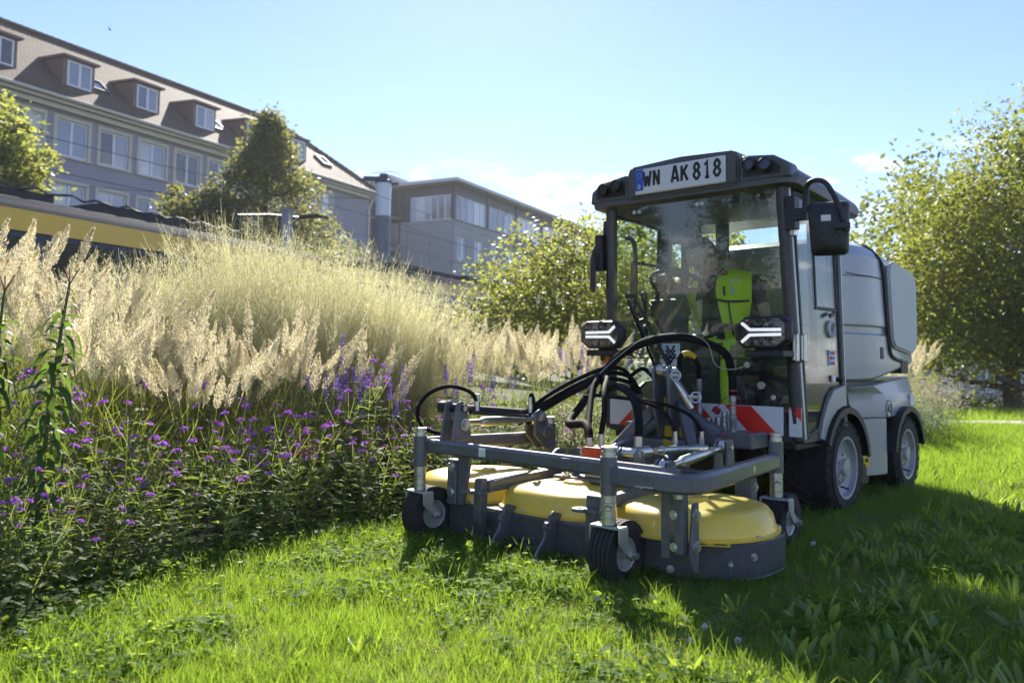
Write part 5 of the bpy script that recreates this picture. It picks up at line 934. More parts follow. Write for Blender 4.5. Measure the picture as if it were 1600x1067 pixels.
loft(mb, [[(p[0], p[1], 0.164) for p in A], [(p[0], p[1], 0.17) for p in deck_outline(g=0.004)], [(p[0], p[1], 0.165) for p in B], [(p[0], p[1], 0.045) for p in C2], [(p[0] * 1.004, p[1] + (p[1] + 1.605) * 0.02, 0.04) for p in C2], [(p[0], p[1], 0.036) for p in D2]]); mb.build('deck_skirt', m_skirt, MW, ang=30)
mb = MB(); loft(mb, [[(p[0], p[1], 0.166) for p in deck_outline(g=0.02)], [(p[0], p[1], 0.1715) for p in deck_outline(g=0.022)]]); mb.build('deck_plate', m_deckt, MW)
for cx, cy, r, sg in ((0.6, -1.615, 0.33, 1), (-0.0, -1.62, 0.325, 0), (-0.6, -1.615, 0.33, -1)):
    mb = MB(); N_ = 64; rings = []
    for rr, z in ((1.04, 0.172), (1.045, 0.182), (1.0, 0.186), (0.985, 0.2), (0.955, 0.24), (0.9, 0.262), (0.78, 0.272), (0.74, 0.272), (0.55, 0.277), (0.2, 0.279), (0.17, 0.291), (0.06, 0.293), (0.05, 0.287), (0.0, 0.287)):
        ring = []
        for i in range(N_):
            a = 2 * PI * i / N_; c, s = math.cos(a), math.sin(a); q = 1.0
            if sg == 0: e = 2 / 2.7; c, s = math.copysign(abs(c) ** e, c), math.copysign(abs(s) ** e, s) * 0.93
            else: q = 1 + 0.05 * max(0, -c * sg) ** 3
            ring.append((cx + r * rr * c * q, cy + r * rr * s, z))
        rings.append(ring)
    loft(mb, rings); cv = mb.build('blade_cover', m_yc, MW, ang=40)
    mb = MB()
    for k in range(5): a = -2.5 + 0.75 * k; mb.bolt((cx + r * 1.02 * math.cos(a), cy + r * 1.02 * math.sin(a) * (0.95 if sg == 0 else 1), 0.183), (0, 0, 1), 0.007, 0.008)
    mb.build('cover_bolt', m_zinc, cv)
# frame tubes (rectangular, bent)
def rect_path(m_, pts, w, h):
    pts = [Vector(p) for p in pts]; rings = []
    for i, p in enumerate(pts):
        d = (pts[min(i + 1, len(pts) - 1)] - pts[max(i - 1, 0)]); d.z *= 1; d.normalize(); sd = d.cross(Vector((0, 0, 1))).normalized(); u = sd.cross(d); c = 0.012
        rings.append([p + sd * x + u * z for x, z in ((w / 2 - c, -h / 2), (w / 2, -h / 2 + c), (w / 2, h / 2 - c), (w / 2 - c, h / 2), (-w / 2 + c, h / 2), (-w / 2, h / 2 - c), (-w / 2, -h / 2 + c), (-w / 2 + c, -h / 2))])
    loft(m_, rings)
mb = MB(); rect_path(mb, [(0.545, -2.105, 0.415), (0.72, -2.105, 0.413), (0.79, -2.098, 0.411), (0.83, -2.07, 0.41), (0.848, -2.02, 0.409), (0.82, -1.8, 0.406), (0.73, -1.25, 0.398), (0.705, -1.07, 0.395)], 0.055, 0.07); mb.build('side_beam', m_iron, MW, ang=30)
mb = MB(); rect_path(mb, [(-0.55, -2.03, 0.437), (0.1, -2.03, 0.432), (0.78, -2.045, 0.428)], 0.05, 0.062); fb = mb.build('front_beam', m_iron, MW, ang=30)
mb = MB(); rect_path(mb, [(-0.61, -2.04, 0.435), (-0.66, -2.0, 0.43), (-0.675, -1.9, 0.43), (-0.66, -1.5, 0.42), (-0.64, -1.06, 0.41)], 0.055, 0.065); mb.build('side_beam', m_iron, MW, ang=30)
for x in (-0.19, 0.275):
    mb = MB(); mb.box((x, -2.0565, 0.436), (0.04, 0.002, 0.036)); mb.build('reflector_sticker', m_platew, fb)
U0 = random.Random(3); mb = MB()
for i in range(5): strokes(mb, [[(0, U0.random() * .4), (0.3, .5 + U0.random() * .4), (0.7, U0.random() * .7), (1, .3 + U0.random() * .4)]], 0.66 + 0.015 * i, 0.389, 0.013, 0.01, 0.0022, -2.1335)
mb.build('scuff_mark', m_platew, MW)
mb = MB()
for p, d in (((0.846, -1.95, 0.405), (1, 0.1, 0)), ((0.775, -1.45, 0.402), (1, 0.15, 0)), ((0.78, -2.04, 0.372), (0, 0, -1))): mb.bolt(p, d, 0.017, 0.016 if d[2] == 0 else 0.02)
mb.build('beam_bolt', m_zinc, MW)
# casters: post, stepped sleeve, fork, tyre, rim
def make_caster():
    c = bpy.data.objects.new('caster_wheel', None); COL.objects.link(c); Z_ = Vector((0, 0, 0))
    mb = MB(); mb.cyl((0, 0, 0.345), (0, 0, 0.485), 0.032, n=20); mb.build('sleeve', m_iron, c, org=Z_)
    mb = MB(); mb.lathe([(0, 0.485), (0.027, 0.485), (0.027, 0.505), (0.022, 0.507), (0.022, 0.512), (0.028, 0.514), (0.028, 0.522), (0.0, 0.524)], (0, 0, 0), n=20)
    z = 0.235
    mb.lathe([(0, 0.23)] + [q for k in range(4) for q in ((0.0285, z + 0.028 * k), (0.0285, z + 0.028 * k + 0.024), (0.0255, z + 0.028 * k + 0.0255), (0.0255, z + 0.028 * k + 0.0275))] + [(0.028, 0.345), (0, 0.345)], (0, 0, 0), n=20); mb.tube([(0.0, -0.03, 0.3), (0.02, -0.036, 0.31), (0.03, -0.02, 0.3)], 0.004, 6); mb.build('spacer_stack', m_zinc, c, org=Z_)
    mb = MB(); mb.b2((-0.068, -0.03, 0.262 - 0.04), (0.068, 0.03, 0.232))
    for s in (-1, 1): mb.prism([(-0.03, 0.228), (0.03, 0.228), (0.032, 0.17), (0.075, 0.135), (0.075, 0.105), (0.05, 0.1), (-0.005, 0.15), (-0.03, 0.175)], (0.062 * s, 0, 0), (0, 1, 0), (0, 0, 1), (0.008 * s, 0, 0))
    mb.build('fork', M('galvanised_fork', (0.5, 0.51, 0.47), 0.42, 0.6, var=0.15, scale=25), c, org=Z_, bev=0.003) if 'galvanised_fork' not in bpy.data.materials else mb.build('fork', bpy.data.materials['galvanised_fork'], c, org=Z_, bev=0.003)
    R = 0.125; t = MB(); pr = [(0.062, -0.036), (0.07, -0.046), (0.095, -0.049), (0.114, -0.046)]
    for k in range(5): x = -0.04 + 0.02 * k; pr += [(R, x - 0.0075), (R, x + 0.0075)] + ([(R - 0.006, x + 0.0085), (R - 0.006, x + 0.0115)] if k < 4 else [])
    pr += [(0.114, 0.046), (0.095, 0.049), (0.07, 0.046), (0.062, 0.036)]
    t.lathe(pr, (0, 0.058, 0.122), (1, 0, 0), 44); t.build('tyre', m_rub, c, org=Z_, ang=25)
    r = MB(); r.lathe([(0, -0.05), (0.018, -0.05), (0.022, -0.02), (0.05, -0.018), (0.058, -0.038), (0.066, -0.04), (0.064, 0.04), (0.058, 0.038), (0.05, 0.018), (0.022, 0.02), (0.018, 0.05), (0, 0.05)], (0, 0.058, 0.122), (1, 0, 0), 32); r.build('rim', M('caster_rim', (0.55, 0.54, 0.52), 0.4, 0.5, dust=0.2), c, org=Z_) if 'caster_rim' not in bpy.data.materials else None
    a = MB(); a.cyl((-0.075, 0.058, 0.122), (0.075, 0.058, 0.122), 0.009, n=10); a.bolt((0.07, 0.058, 0.122), (1, 0, 0), 0.013, 0.022); a.bolt((-0.07, 0.058, 0.122), (-1, 0, 0), 0.013, 0.02); a.build('axle_bolt', m_zinc, c, org=Z_)
    return c
c0_ = make_caster(); first = True
for x, y, rz, dz in ((0.52, -2.105, 0.0, 0), (-0.578, -2.07, -0.08, 0), (0.705, -1.05, 0.06, -0.03), (-0.645, -1.03, 0.1, -0.02)):
    c = c0_ if first else copy_tree(c0_); first = False; c.parent = MW; c.location = (x - _o.x, y - _o.y, dz * 0); c.rotation_euler = (0, 0, rz)
# hanger brackets from the beams to the deck
mb = MB(); mb.b2((0.70, -2.03, 0.13), (0.735, -1.99, 0.375)); mb.b2((0.755, -2.03, 0.15), (0.79, -1.985, 0.36)); mb.prism([(0.0, 0.33), (-0.035, 0.33), (-0.06, 0.14), (-0.035, 0.085), (-0.01, 0.075), (0.0, 0.12)], (0.80, -1.95, 0), (0, 1, 0), (0, 0, 1), (0.014, 0, 0)); hk = mb.build('hanger_bracket', m_iron, MW, bev=0.003); mb = MB()
for z in (0.29, 0.175): mb.bolt((0.814, -1.975, z), (1, 0, 0), 0.015, 0.014); mb.bolt((0.755, -2.03, z), (0, -1, 0), 0.011, 0.012)
mb.build('bolt', m_zinc, hk)
mb = MB(); mb.b2((-0.5, -1.97, 0.17), (-0.44, -1.92, 0.375)); mb.prism([(-0.44, 0.17), (-0.405, 0.17), (-0.375, 0.3), (-0.36, 0.42), (-0.44, 0.42)], (0, -1.96, 0), (1, 0, 0), (0, 0, 1), (0, 0.02, 0)); hk = mb.build('hanger_bracket', m_iron, MW, bev=0.003); mb = MB()
for z in (0.345, 0.225): mb.bolt((-0.47, -1.97, z), (0, -1, 0), 0.016, 0.014)
mb.build('bolt', m_zinc, hk)
for x, y in ((0.64, -1.2), (-0.75, -1.25)):
    mb = MB(); mb.b2((x - 0.05, y - 0.03, 0.16), (x + 0.03, y + 0.03, 0.33)); mb.b2((x - 0.02, y - 0.02, 0.32), (x + 0.0, y + 0.02, 0.38)); hk = mb.build('hanger_bracket', m_iron, MW, bev=0.003); mb = MB(); mb.bolt((x + 0.03, y, 0.29), (1, 0, 0), 0.014, 0.014); mb.bolt((x + 0.03, y, 0.2), (1, 0, 0), 0.014, 0.014); mb.build('bolt', m_zinc, hk)
# longitudinal arms with front hooks
for x in (-0.25, 0.375):
    mb = MB(); mb.bar((x, -1.965, 0.272), (x, -1.2, 0.30), 0.045, 0.05); mb.build('deck_arm', m_iron, MW, bev=0.004)
    mb = MB(); mb.prism([(-0.0, 0.1), (-0.02, 0.1), (-0.035, 0.13), (-0.035, 0.235), (-0.03, 0.31), (0.012, 0.31), (0.012, 0.12)], (x - 0.035, -1.975, 0), (0, 1, 0), (0, 0, 1), (0.07 if x > 0 else 0.045, 0, 0)); mb.lathe([(0.01, -0.006), (0.036, -0.006), (0.036, 0.006), (0.01, 0.006)], (x - 0.045, -2.03, 0.255), (0, 0, 1), 18, closed=True); mb.b2((x - 0.04, -2.04, 0.245), (x + 0.03, -1.98, 0.262)); mb.build('deck_hook', m_iron, MW, bev=0.003)
for x in (-0.125, 0.13):
    mb = MB(); mb.prism([(0.03, 0.2), (-0.02, 0.215), (-0.045, 0.195), (-0.05, 0.16), (-0.075, 0.135), (-0.075, 0.115), (-0.1, 0.09), (-0.16, 0.02), (-0.1, 0.03), (0.03, 0.06)], (x, -1.945, 0), (0, 1, 0), (0, 0, 1), (0.014, 0, 0)); mb.lathe([(0.008, -0.003), (0.02, -0.003), (0.02, 0.017), (0.008, 0.017)], (x, -2.0, 0.155), (1, 0, 0), 16, closed=True); mb.b2((x - 0.006, -1.965, 0.06), (x - 0.002, -1.94, 0.17)); mb.build('guard_plate', m_iron, MW, bev=0.002)
mb = MB()
for x in (-0.18, -0.05, 0.05): mb.cyl((x - 0.05, -1.985, 0.045), (x + 0.05, -1.985, 0.045), 0.025, n=14)
mb.build('guard_roller', m_black, MW)
mb = MB()
for a in (-0.25, -0.95, -1.3, -2.2):
    c_, s_ = math.cos(a), math.sin(a); e = 2 / 3.1; x = 0.945 * math.copysign(abs(c_) ** e, c_); y = -1.605 + 0.345 * math.copysign(abs(s_) ** e, s_); nrm = Vector((c_ * 0.5, s_, 0)).normalized()
    for z in ((0.12, 0.06) if a in (-0.95,) else (0.12,)): mb.bolt((x, y, z), nrm, 0.01, 0.012)
for x, y in ((0.86, -1.82), (0.93, -1.62), (0.75, -1.9), (-0.4, -1.9)): mb.bolt((x, y, 0.17), (0, 0, 1), 0.01, 0.012)
mb.build('skirt_bolt', m_zinc, MW)
mb = MB(); mb.box((0.83, -1.885, 0.1725), (0.13, 0.05, 0.002), (0, 0, 0.55)); wl_ = mb.build('warning_label', m_yel, MW); mb = MB(); R_ = Euler((0, 0, 0.55)).to_matrix()
mb.prism([(-0.02, -0.012), (0.02, -0.012), (0, 0.016)], Vector((0.83, -1.885, 0.1737)) + R_ @ Vector((-0.035, 0, 0)), R_ @ Vector((1, 0, 0)), R_ @ Vector((0, 1, 0)), (0, 0, 0.0008)); mb.box(Vector((0.83, -1.885, 0.174)) + R_ @ Vector((0.03, 0, 0)), (0.045, 0.02, 0.0012), R_); mb.build('pictogram', m_ink, wl_)
# centre frame, gearbox and drive motor
mb = MB(); mb.b2((-0.3, -1.36, 0.275), (0.43, -1.31, 0.335)); mb.b2((-0.16, -1.6, 0.285), (0.2, -1.36, 0.3)); mb.b2((-0.3, -1.24, 0.28), (0.43, -1.18, 0.34)); mb.prism([(-0.27, 0.3), (-0.27, 0.36), (-0.2, 0.41), (-0.13, 0.41), (-0.1, 0.3)], (0, -1.38, 0), (1, 0, 0), (0, 0, 1), (0, 0.016, 0)); mb.prism([(-1.5, 0.3), (-1.5, 0.36), (-1.42, 0.4), (-1.36, 0.4), (-1.3, 0.3)], (-0.29, 0, 0), (0, 1, 0), (0, 0, 1), (0.016, 0, 0)); mb.bar((-0.2, -1.3, 0.31), (-0.12, -0.95, 0.42), 0.045, 0.06); mb.bar((0.25, -1.3, 0.31), (0.14, -0.95, 0.42), 0.045, 0.06); mb.b2((-0.2, -1.0, 0.3), (0.2, -0.94, 0.44)); mb.build('centre_frame', m_iron, MW, bev=0.004)
mb = MB(); mb.b2((-0.005, -1.56, 0.3), (0.155, -1.42, 0.372)); mb.build('gearbox', M('cast_alloy', (0.55, 0.5, 0.38), 0.45, 0.4, var=0.15), MW, bev=0.006); mb = MB(); mb.b2((-0.0, -1.57, 0.372), (0.145, -1.43, 0.398)); mb.build('gear_motor_base', M('teal_motor_paint', (0.03, 0.08, 0.09), 0.4), MW, bev=0.004); mb = MB(); mb.b2((-0.005, -1.575, 0.398), (0.15, -1.425, 0.442)); mb.b2((-0.03, -1.55, 0.405), (0.0, -1.45, 0.438)); mb.build('hydraulic_motor', M('red_motor_paint', (0.42, 0.06, 0.03), 0.45, var=0.1, dust=0.15), MW, bev=0.005)
mb = MB(); mb.cyl((0.15, -1.5, 0.42), (0.225, -1.5, 0.42), 0.016, n=10); mb.bolt((0.15, -1.5, 0.42), (1, 0, 0), 0.02, 0.03); mb.cyl((0.05, -1.5, 0.442), (0.05, -1.5, 0.5), 0.014, n=10); mb.cyl((-0.02, -1.5, 0.44), (-0.02, -1.5, 0.48), 0.017, n=10); mb.cyl((0.23, -1.46, 0.4), (0.23, -1.46, 0.5), 0.019, n=12); mb.bolt((-0.06, -1.45, 0.4), (-1, 0, 0), 0.02, 0.04)
for x, y in ((-0.12, -1.55), (-0.09, -1.58), (-0.13, -1.5), (0.18, -1.55)): mb.bolt((x, y, 0.3), (0, 0, 1), 0.013, 0.025)
mb.build('pipe_fitting', m_zinc, MW)
# turnbuckles, lift cylinder, brackets
def turnbuckle(a, b, par):
    a, b = Vector(a), Vector(b); d = (b - a).normalized(); L = (b - a).length; m_ = MB()
    m_.tube([a, a + d * L * 0.3], 0.013, 12); m_.tube([b, b - d * L * 0.3], 0.013, 12); m_.tube([a + d * L * 0.24, a + d * L * 0.27, a + d * L * 0.3, a + d * L * 0.62, a + d * L * 0.66, a + d * L * 0.78, a + d * L * 0.79], [0.016, 0.022, 0.023, 0.023, 0.019, 0.018, 0.015], 16)
    for p in (a, b): m_.lathe([(0.012, -0.016), (0.03, -0.014), (0.034, 0), (0.03, 0.014), (0.012, 0.016)], p, Vector((d.y, -d.x, 0)), 18, closed=True); m_.cyl(p - Vector((d.y, -d.x, 0)) * 0.045, p + Vector((d.y, -d.x, 0)) * 0.045, 0.012, n=10)
    return m_.build('turnbuckle', m_zinc, par)
turnbuckle((0.515, -1.7, 0.405), (0.47, -1.1, 0.445), MW); turnbuckle((-0.455, -1.93, 0.545), (-0.555, -1.27, 0.525), MW)
for (x, y, z0, z1, hh) in ((0.485, -1.7, 0.3, 0.43, 0), (0.545, -1.7, 0.3, 0.43, 0), (0.44, -1.1, 0.3, 0.475, 0), (0.50, -1.1, 0.3, 0.475, 0)):
    mb = MB(); mb.prism([(-0.045, z0), (0.05, z0), (0.028, z1), (0.0, z1 + 0.01), (-0.02, z1)], (x - 0.006, y, 0), (0, 1, 0), (0, 0, 1), (0.012, 0, 0)); mb.build('link_lug', m_iron, MW, bev=0.002)
for x in (-0.492, -0.418):
    mb = MB(); mb.prism([(-0.07, 0.465), (0.06, 0.465), (0.03, 0.6), (0.015, 0.64), (-0.015, 0.65), (-0.04, 0.635), (-0.05, 0.58)], (x - 0.006, -1.955, 0), (0, 1, 0), (0, 0, 1), (0.012, 0, 0)); mb.build('tilt_lug', m_iron, MW, bev=0.002)
mb = MB(); mb.cyl((-0.54, -1.955, 0.615), (-0.4, -1.955, 0.615), 0.02, n=14); mb.lathe([(0, -0.03), (0.032, -0.03), (0.032, 0.01), (0, 0.01)], (-0.53, -1.955, 0.615), (1, 0, 0), 8); mb.build('pivot_pin', m_black, MW)
mb = MB(); mb.bolt((-0.41, -1.955, 0.615), (1, 0, 0), 0.014, 0.012); mb.bolt((-0.41, -1.945, 0.54), (1, 0, 0), 0.02, 0.016); mb.bolt((-0.52, -1.25, 0.54), (1, 0, 0), 0.018, 0.02); mb.bolt((-0.52, -1.22, 0.46), (1, 0, 0), 0.02, 0.02); mb.build('bolt', m_zinc, MW)
mb = MB(); mb.tube([(-0.455, -1.9, 0.61), (-0.5, -1.5, 0.575), (-0.51, -1.42, 0.57)], 0.019, 12); mb.tube([(-0.44, -1.88, 0.59), (-0.49, -1.4, 0.55)], 0.009, 8); mb.build('lift_cylinder', m_black, MW)
mb = MB(); mb.prism([(-1.3, 0.44), (-1.3, 0.56), (-1.26, 0.58), (-1.22, 0.56), (-1.16, 0.46), (-1.12, 0.38), (-1.2, 0.36)], (-0.54, 0, 0), (0, 1, 0), (0, 0, 1), (0.014, 0, 0)); mb.prism([(-1.3, 0.44), (-1.3, 0.56), (-1.26, 0.58), (-1.22, 0.56), (-1.16, 0.46), (-1.12, 0.38), (-1.2, 0.36)], (-0.6, 0, 0), (0, 1, 0), (0, 0, 1), (0.014, 0, 0)); mb.cyl((-0.64, -1.22, 0.46), (-0.5, -1.22, 0.46), 0.035, n=16); mb.bar((-0.56, -1.18, 0.4), (-0.5, -1.05, 0.22), 0.04, 0.04); mb.build('rear_link', m_iron, MW, bev=0.003)
mb = MB(); mb.tube([(0.30, -1.62, 0.44), (0.31, -1.5, 0.44)], 0.026, 14); mb.tube([(0.315, -1.45, 0.44), (0.33, -1.1, 0.425)], 0.015, 12); mb.tube([(0.318, -1.4, 0.438), (0.33, -1.02, 0.42)], 0.021, 14); mb.lathe([(0.014, -0.05), (0.022, -0.05), (0.022, 0.05), (0.014, 0.05)], (0.3, -1.62, 0.44), (1, 0.1, 0), 14); mb.build('tilt_cylinder', m_zinc, MW)
for x in (0.255, 0.345):
    mb = MB(); mb.prism([(-1.66, 0.3), (-1.67, 0.44), (-1.64, 0.465), (-1.6, 0.45), (-1.55, 0.3)], (x - 0.006, 0, 0), (0, 1, 0), (0, 0, 1), (0.012, 0, 0)); mb.build('link_lug', m_iron, MW, bev=0.002)
mb = MB(); mb.tube([(-0.415, -1.86, 0.64), (-0.425, -1.9, 0.69), (-0.5, -1.96, 0.715), (-0.58, -2.02, 0.68), (-0.625, -2.05, 0.6), (-0.61, -2.03, 0.52), (-0.56, -1.95, 0.485)], 0.0095, 8, smooth=5); mb.tube([(-0.46, -1.42, 0.6), (-0.46, -1.42, 0.65), (-0.47, -1.4, 0.665), (-0.49, -1.36, 0.64), (-0.5, -1.34, 0.6)], 0.009, 8, smooth=4)
mb.tube([(-0.56, -1.32, 0.51), (-0.56, -1.2, 0.58), (-0.5, -1.05, 0.66), (-0.4, -0.98, 0.72), (-0.34, -1.0, 0.76), (-0.3, -1.05, 0.74), (-0.26, -1.15, 0.68), (-0.1, -1.4, 0.52), (-0.02, -1.5, 0.47)], 0.017, 8, smooth=6); mb.tube([(0.05, -1.5, 0.5), (0.04, -1.46, 0.6), (-0.04, -1.35, 0.7), (-0.2, -1.1, 0.75), (-0.3, -1.0, 0.735), (-0.33, -0.95, 0.7)], 0.014, 8, smooth=5); mb.tube([(0.23, -1.46, 0.5), (0.22, -1.44, 0.58), (0.14, -1.36, 0.66), (0.0, -1.25, 0.71), (-0.2, -1.05, 0.7), (-0.34, -0.95, 0.66)], 0.02, 8, smooth=5)
mb.tube([(0.3, -1.0, 0.5), (0.24, -1.02, 0.58), (0.1, -1.06, 0.63), (-0.1, -1.1, 0.65), (-0.3, -1.1, 0.66)], 0.009, 8, smooth=5); mb.tube([(0.21, -1.1, 0.5), (0.15, -1.12, 0.6), (0.0, -1.14, 0.645), (-0.2, -1.14, 0.66), (-0.35, -1.1, 0.65)], 0.009, 8, smooth=5)
mb.build('hydraulic_hose', m_hose, MW)
mb = MB()
for p in ((0.3, -1.0, 0.42), (0.21, -1.1, 0.42), (-0.415, -1.86, 0.6), (-0.46, -1.42, 0.57)): mb.cyl(p, (p[0], p[1], p[2] + 0.08), 0.011, n=10); mb.cyl((p[0], p[1], p[2] + 0.02), (p[0], p[1], p[2] + 0.045), 0.015, n=6)
mb.build('hose_fitting', m_zinc, MW)
# ================================================================== PLANTING
def inside(poly, x, y):
    x, y = np.asarray(x), np.asarray(y); r = np.zeros(x.shape, bool); n = len(poly)
    for i in range(n):
        (x1, y1), (x2, y2) = poly[i], poly[(i + 1) % n]; c = ((y1 > y) != (y2 > y)) & (x < (x2 - x1) * (y - y1) / (y2 - y1 + 1e-12) + x1); r ^= c
    return r
BEDP = bed_l + BED[::-1]
lf_grass = LEAF('lawn_grass', (0.05, 0.1, 0.014), (0.14, 0.2, 0.035), (0.41, 0.6, 0.05), 0.48, 0.42, 0.4)
lf_clover = LEAF('clover_leaf', (0.06, 0.13, 0.014), (0.11, 0.2, 0.022), (0.44, 0.6, 0.06), 0.5, 0.65, 0.15)
lf_dry = LEAF('dry_grass', (0.3, 0.25, 0.13), (0.48, 0.42, 0.26), (0.5, 0.42, 0.22), 0.35, 0.6)
lf_plant = LEAF('plantain_leaf', (0.12, 0.19, 0.035), (0.19, 0.27, 0.06), (0.48, 0.62, 0.07), 0.42, 0.36, 0.5)
lf_verb = LEAF('verbena_leaf', (0.11, 0.15, 0.055), (0.21, 0.25, 0.1), (0.42, 0.52, 0.08), 0.42, 0.65, 0.18)
lf_purple = LEAF('purple_flower', (0.3, 0.06, 0.5), (0.46, 0.12, 0.66), (0.62, 0.2, 0.85), 0.35, 0.6)
lf_salv = LEAF('salvia_flower', (0.12, 0.06, 0.42), (0.22, 0.13, 0.58), (0.34, 0.2, 0.7), 0.35, 0.6)
lf_reed = LEAF('reed_blade', (0.075, 0.11, 0.022), (0.16, 0.19, 0.05), (0.36, 0.42, 0.06), 0.45, 0.5)
lf_plume = LEAF('feathery_plume', (0.54, 0.48, 0.32), (0.74, 0.68, 0.5), (0.78, 0.7, 0.46), 0.5, 0.7, 0.2)
lf_mol = LEAF('airy_grass_stem', (0.3, 0.31, 0.12), (0.5, 0.48, 0.25), (0.7, 0.67, 0.31), 0.5, 0.5, 0.3)
lf_molh = LEAF('airy_grass_seed', (0.6, 0.55, 0.34), (0.78, 0.72, 0.5), (0.82, 0.77, 0.48), 0.5, 0.6, 0.25)
lf_lily = LEAF('lily_leaf', (0.035, 0.07, 0.02), (0.065, 0.115, 0.03), (0.2, 0.32, 0.04), 0.38, 0.5, 0.2)
lf_under = LEAF('undergrowth_leaf', (0.05, 0.08, 0.02), (0.1, 0.14, 0.035), (0.3, 0.4, 0.05), 0.42, 0.65, 0.2)
lf_white = LEAF('white_petal', (0.7, 0.7, 0.66), (0.82, 0.82, 0.78), (0.7, 0.7, 0.62), 0.3, 0.6)
lf_gaura = LEAF('pale_seed_head', (0.5, 0.45, 0.36), (0.7, 0.62, 0.52), (0.7, 0.6, 0.46), 0.45, 0.6)
m_seed = M('brown_seed_spike', (0.16, 0.12, 0.06), 0.85, var=0.3); m_pollen = M('daisy_eye', (0.7, 0.45, 0.03), 0.8); m_sedum = M('sedum_pink', (0.27, 0.11, 0.09), 0.8, var=0.35, scale=60)
U = RNG.uniform
# ---- lawn clumps
def grass_clump(n, r, h0, h1, wd, mat, lean=0.5, dr=0.9):
    b = np.stack([RNG.normal(0, r * 0.5, n), RNG.normal(0, r * 0.5, n), np.full(n, -0.004)], 1)
    V, F = ribbons(arcs(b, U(0, 2 * PI, n), U(h0, h1, n), U(0.02, lean, n), U(0.1, dr, n), 4), U(wd * 0.7, wd * 1.3, n)); return npmesh('grass_clump', V, F, mat)
def clover_clump(n, r, sz, hh=0.05):
    g = NP(); b = np.stack([RNG.normal(0, r * 0.55, n), RNG.normal(0, r * 0.55, n), np.zeros(n)], 1); h = U(hh * 0.4, hh, n)
    A_ = arcs(b, U(0, 2 * PI, n), h, U(0, 0.5, n), U(0, 0.6, n), 3); V, F = ribbons(A_, np.full(n, 0.0014), [1, 1, 1]); g.add(V, F)
    tip = A_[:, -1]; a0 = U(0, 2 * PI, n)
    for k in range(3):
        a = a0 + k * 2 * PI / 3; d = np.stack([np.cos(a), np.sin(a), U(-0.25, 0.35, n)], 1); V, F = leaves(tip, d, U(sz * 0.8, sz * 1.25, n), U(sz * 0.8, sz * 1.1, n), 0.2, 'oval', 0.12, 3 if False else 5); g.add(V, F)
    return g.mesh('clover_clump', lf_clover)
def thatch(n, r): 
    b = np.stack([RNG.normal(0, r * 0.6, n), RNG.normal(0, r * 0.6, n), U(0.0, 0.02, n)], 1); V, F = ribbons(arcs(b, U(0, 2 * PI, n), U(0.03, 0.08, n), U(0.8, 1.5, n), U(-0.3, 0.5, n), 4), U(0.0015, 0.003, n)); return npmesh('dry_thatch', V, F, lf_dry)
def wheel_zone(x, y): return np.zeros(x.shape, bool)
def bed_mask(x, y, m=0.0): return inside(BEDP, x - m, y)
def shadow_len(x, y): return 0
near = [grass_clump(46, 0.07, 0.035, 0.07, 0.0032, lf_grass), grass_clump(40, 0.07, 0.03, 0.06, 0.003, lf_grass, 0.8), grass_clump(34, 0.07, 0.04, 0.085, 0.0034, lf_grass, 0.4), grass_clump(14, 0.05, 0.07, 0.13, 0.0038, lf_grass, 0.5, 1.1), thatch(26, 0.07)]
N = 15500; y = 1.75 + (5.9 - 1.75) * U(0, 1, N) ** 0.85; x = U(-1, 1, N) * (0.72 * y + 0.25); k = ~bed_mask(x, y, 0.06); x, y = x[k], y[k]
tx = np.sin(x * 3.1 + 1.0) * np.cos(y * 2.7) + np.sin(x * 1.3 - y * 1.9); idx = np.where(U(0, 1, len(x)) < 0.055, 3, RNG.integers(0, 3, len(x))); idx = np.where(U(0, 1, len(x)) < 0.13 + 0.16 * (tx > 0.6), 4, idx)
scatter('lawn_grass', np.stack([x, y, 0 * x], 1), U(0, 6.28, len(x)), U(0.75, 1.2, len(x)), idx, near, label='bright green lawn grass lit from behind in front of the mower')
far_ = [grass_clump(70, 0.2, 0.04, 0.085, 0.006, lf_grass), grass_clump(70, 0.2, 0.03, 0.07, 0.006, lf_grass, 0.8), grass_clump(22, 0.16, 0.07, 0.12, 0.007, lf_grass, 0.5, 1.0)]
N = 9000; y = 5.7 + 7 * U(0, 1, N) ** 1.2; x = U(-0.15, 1, N) * (0.75 * y + 0.5); k = ~bed_mask(x, y, 0.1) & (y < 11.3); x, y = x[k], y[k]
scatter('lawn_grass', np.stack([x, y, terrain(x, y)], 1), U(0, 6.28, len(x)), U(0.7, 1.15, len(x)), np.where(U(0, 1, len(x)) < 0.1, 2, RNG.integers(0, 2, len(x))), far_, label='mown lawn grass stretching away behind the tractor')
N = 5000; y = U(13.9, 28, N); x = U(5, 24, N)
scatter('lawn_grass', np.stack([x, y, terrain(x, y)], 1), U(0, 6.28, N), U(1.3, 2.2, N), RNG.integers(0, 2, N), far_[:2], label='far lawn grass beyond the gravel path under the trees')
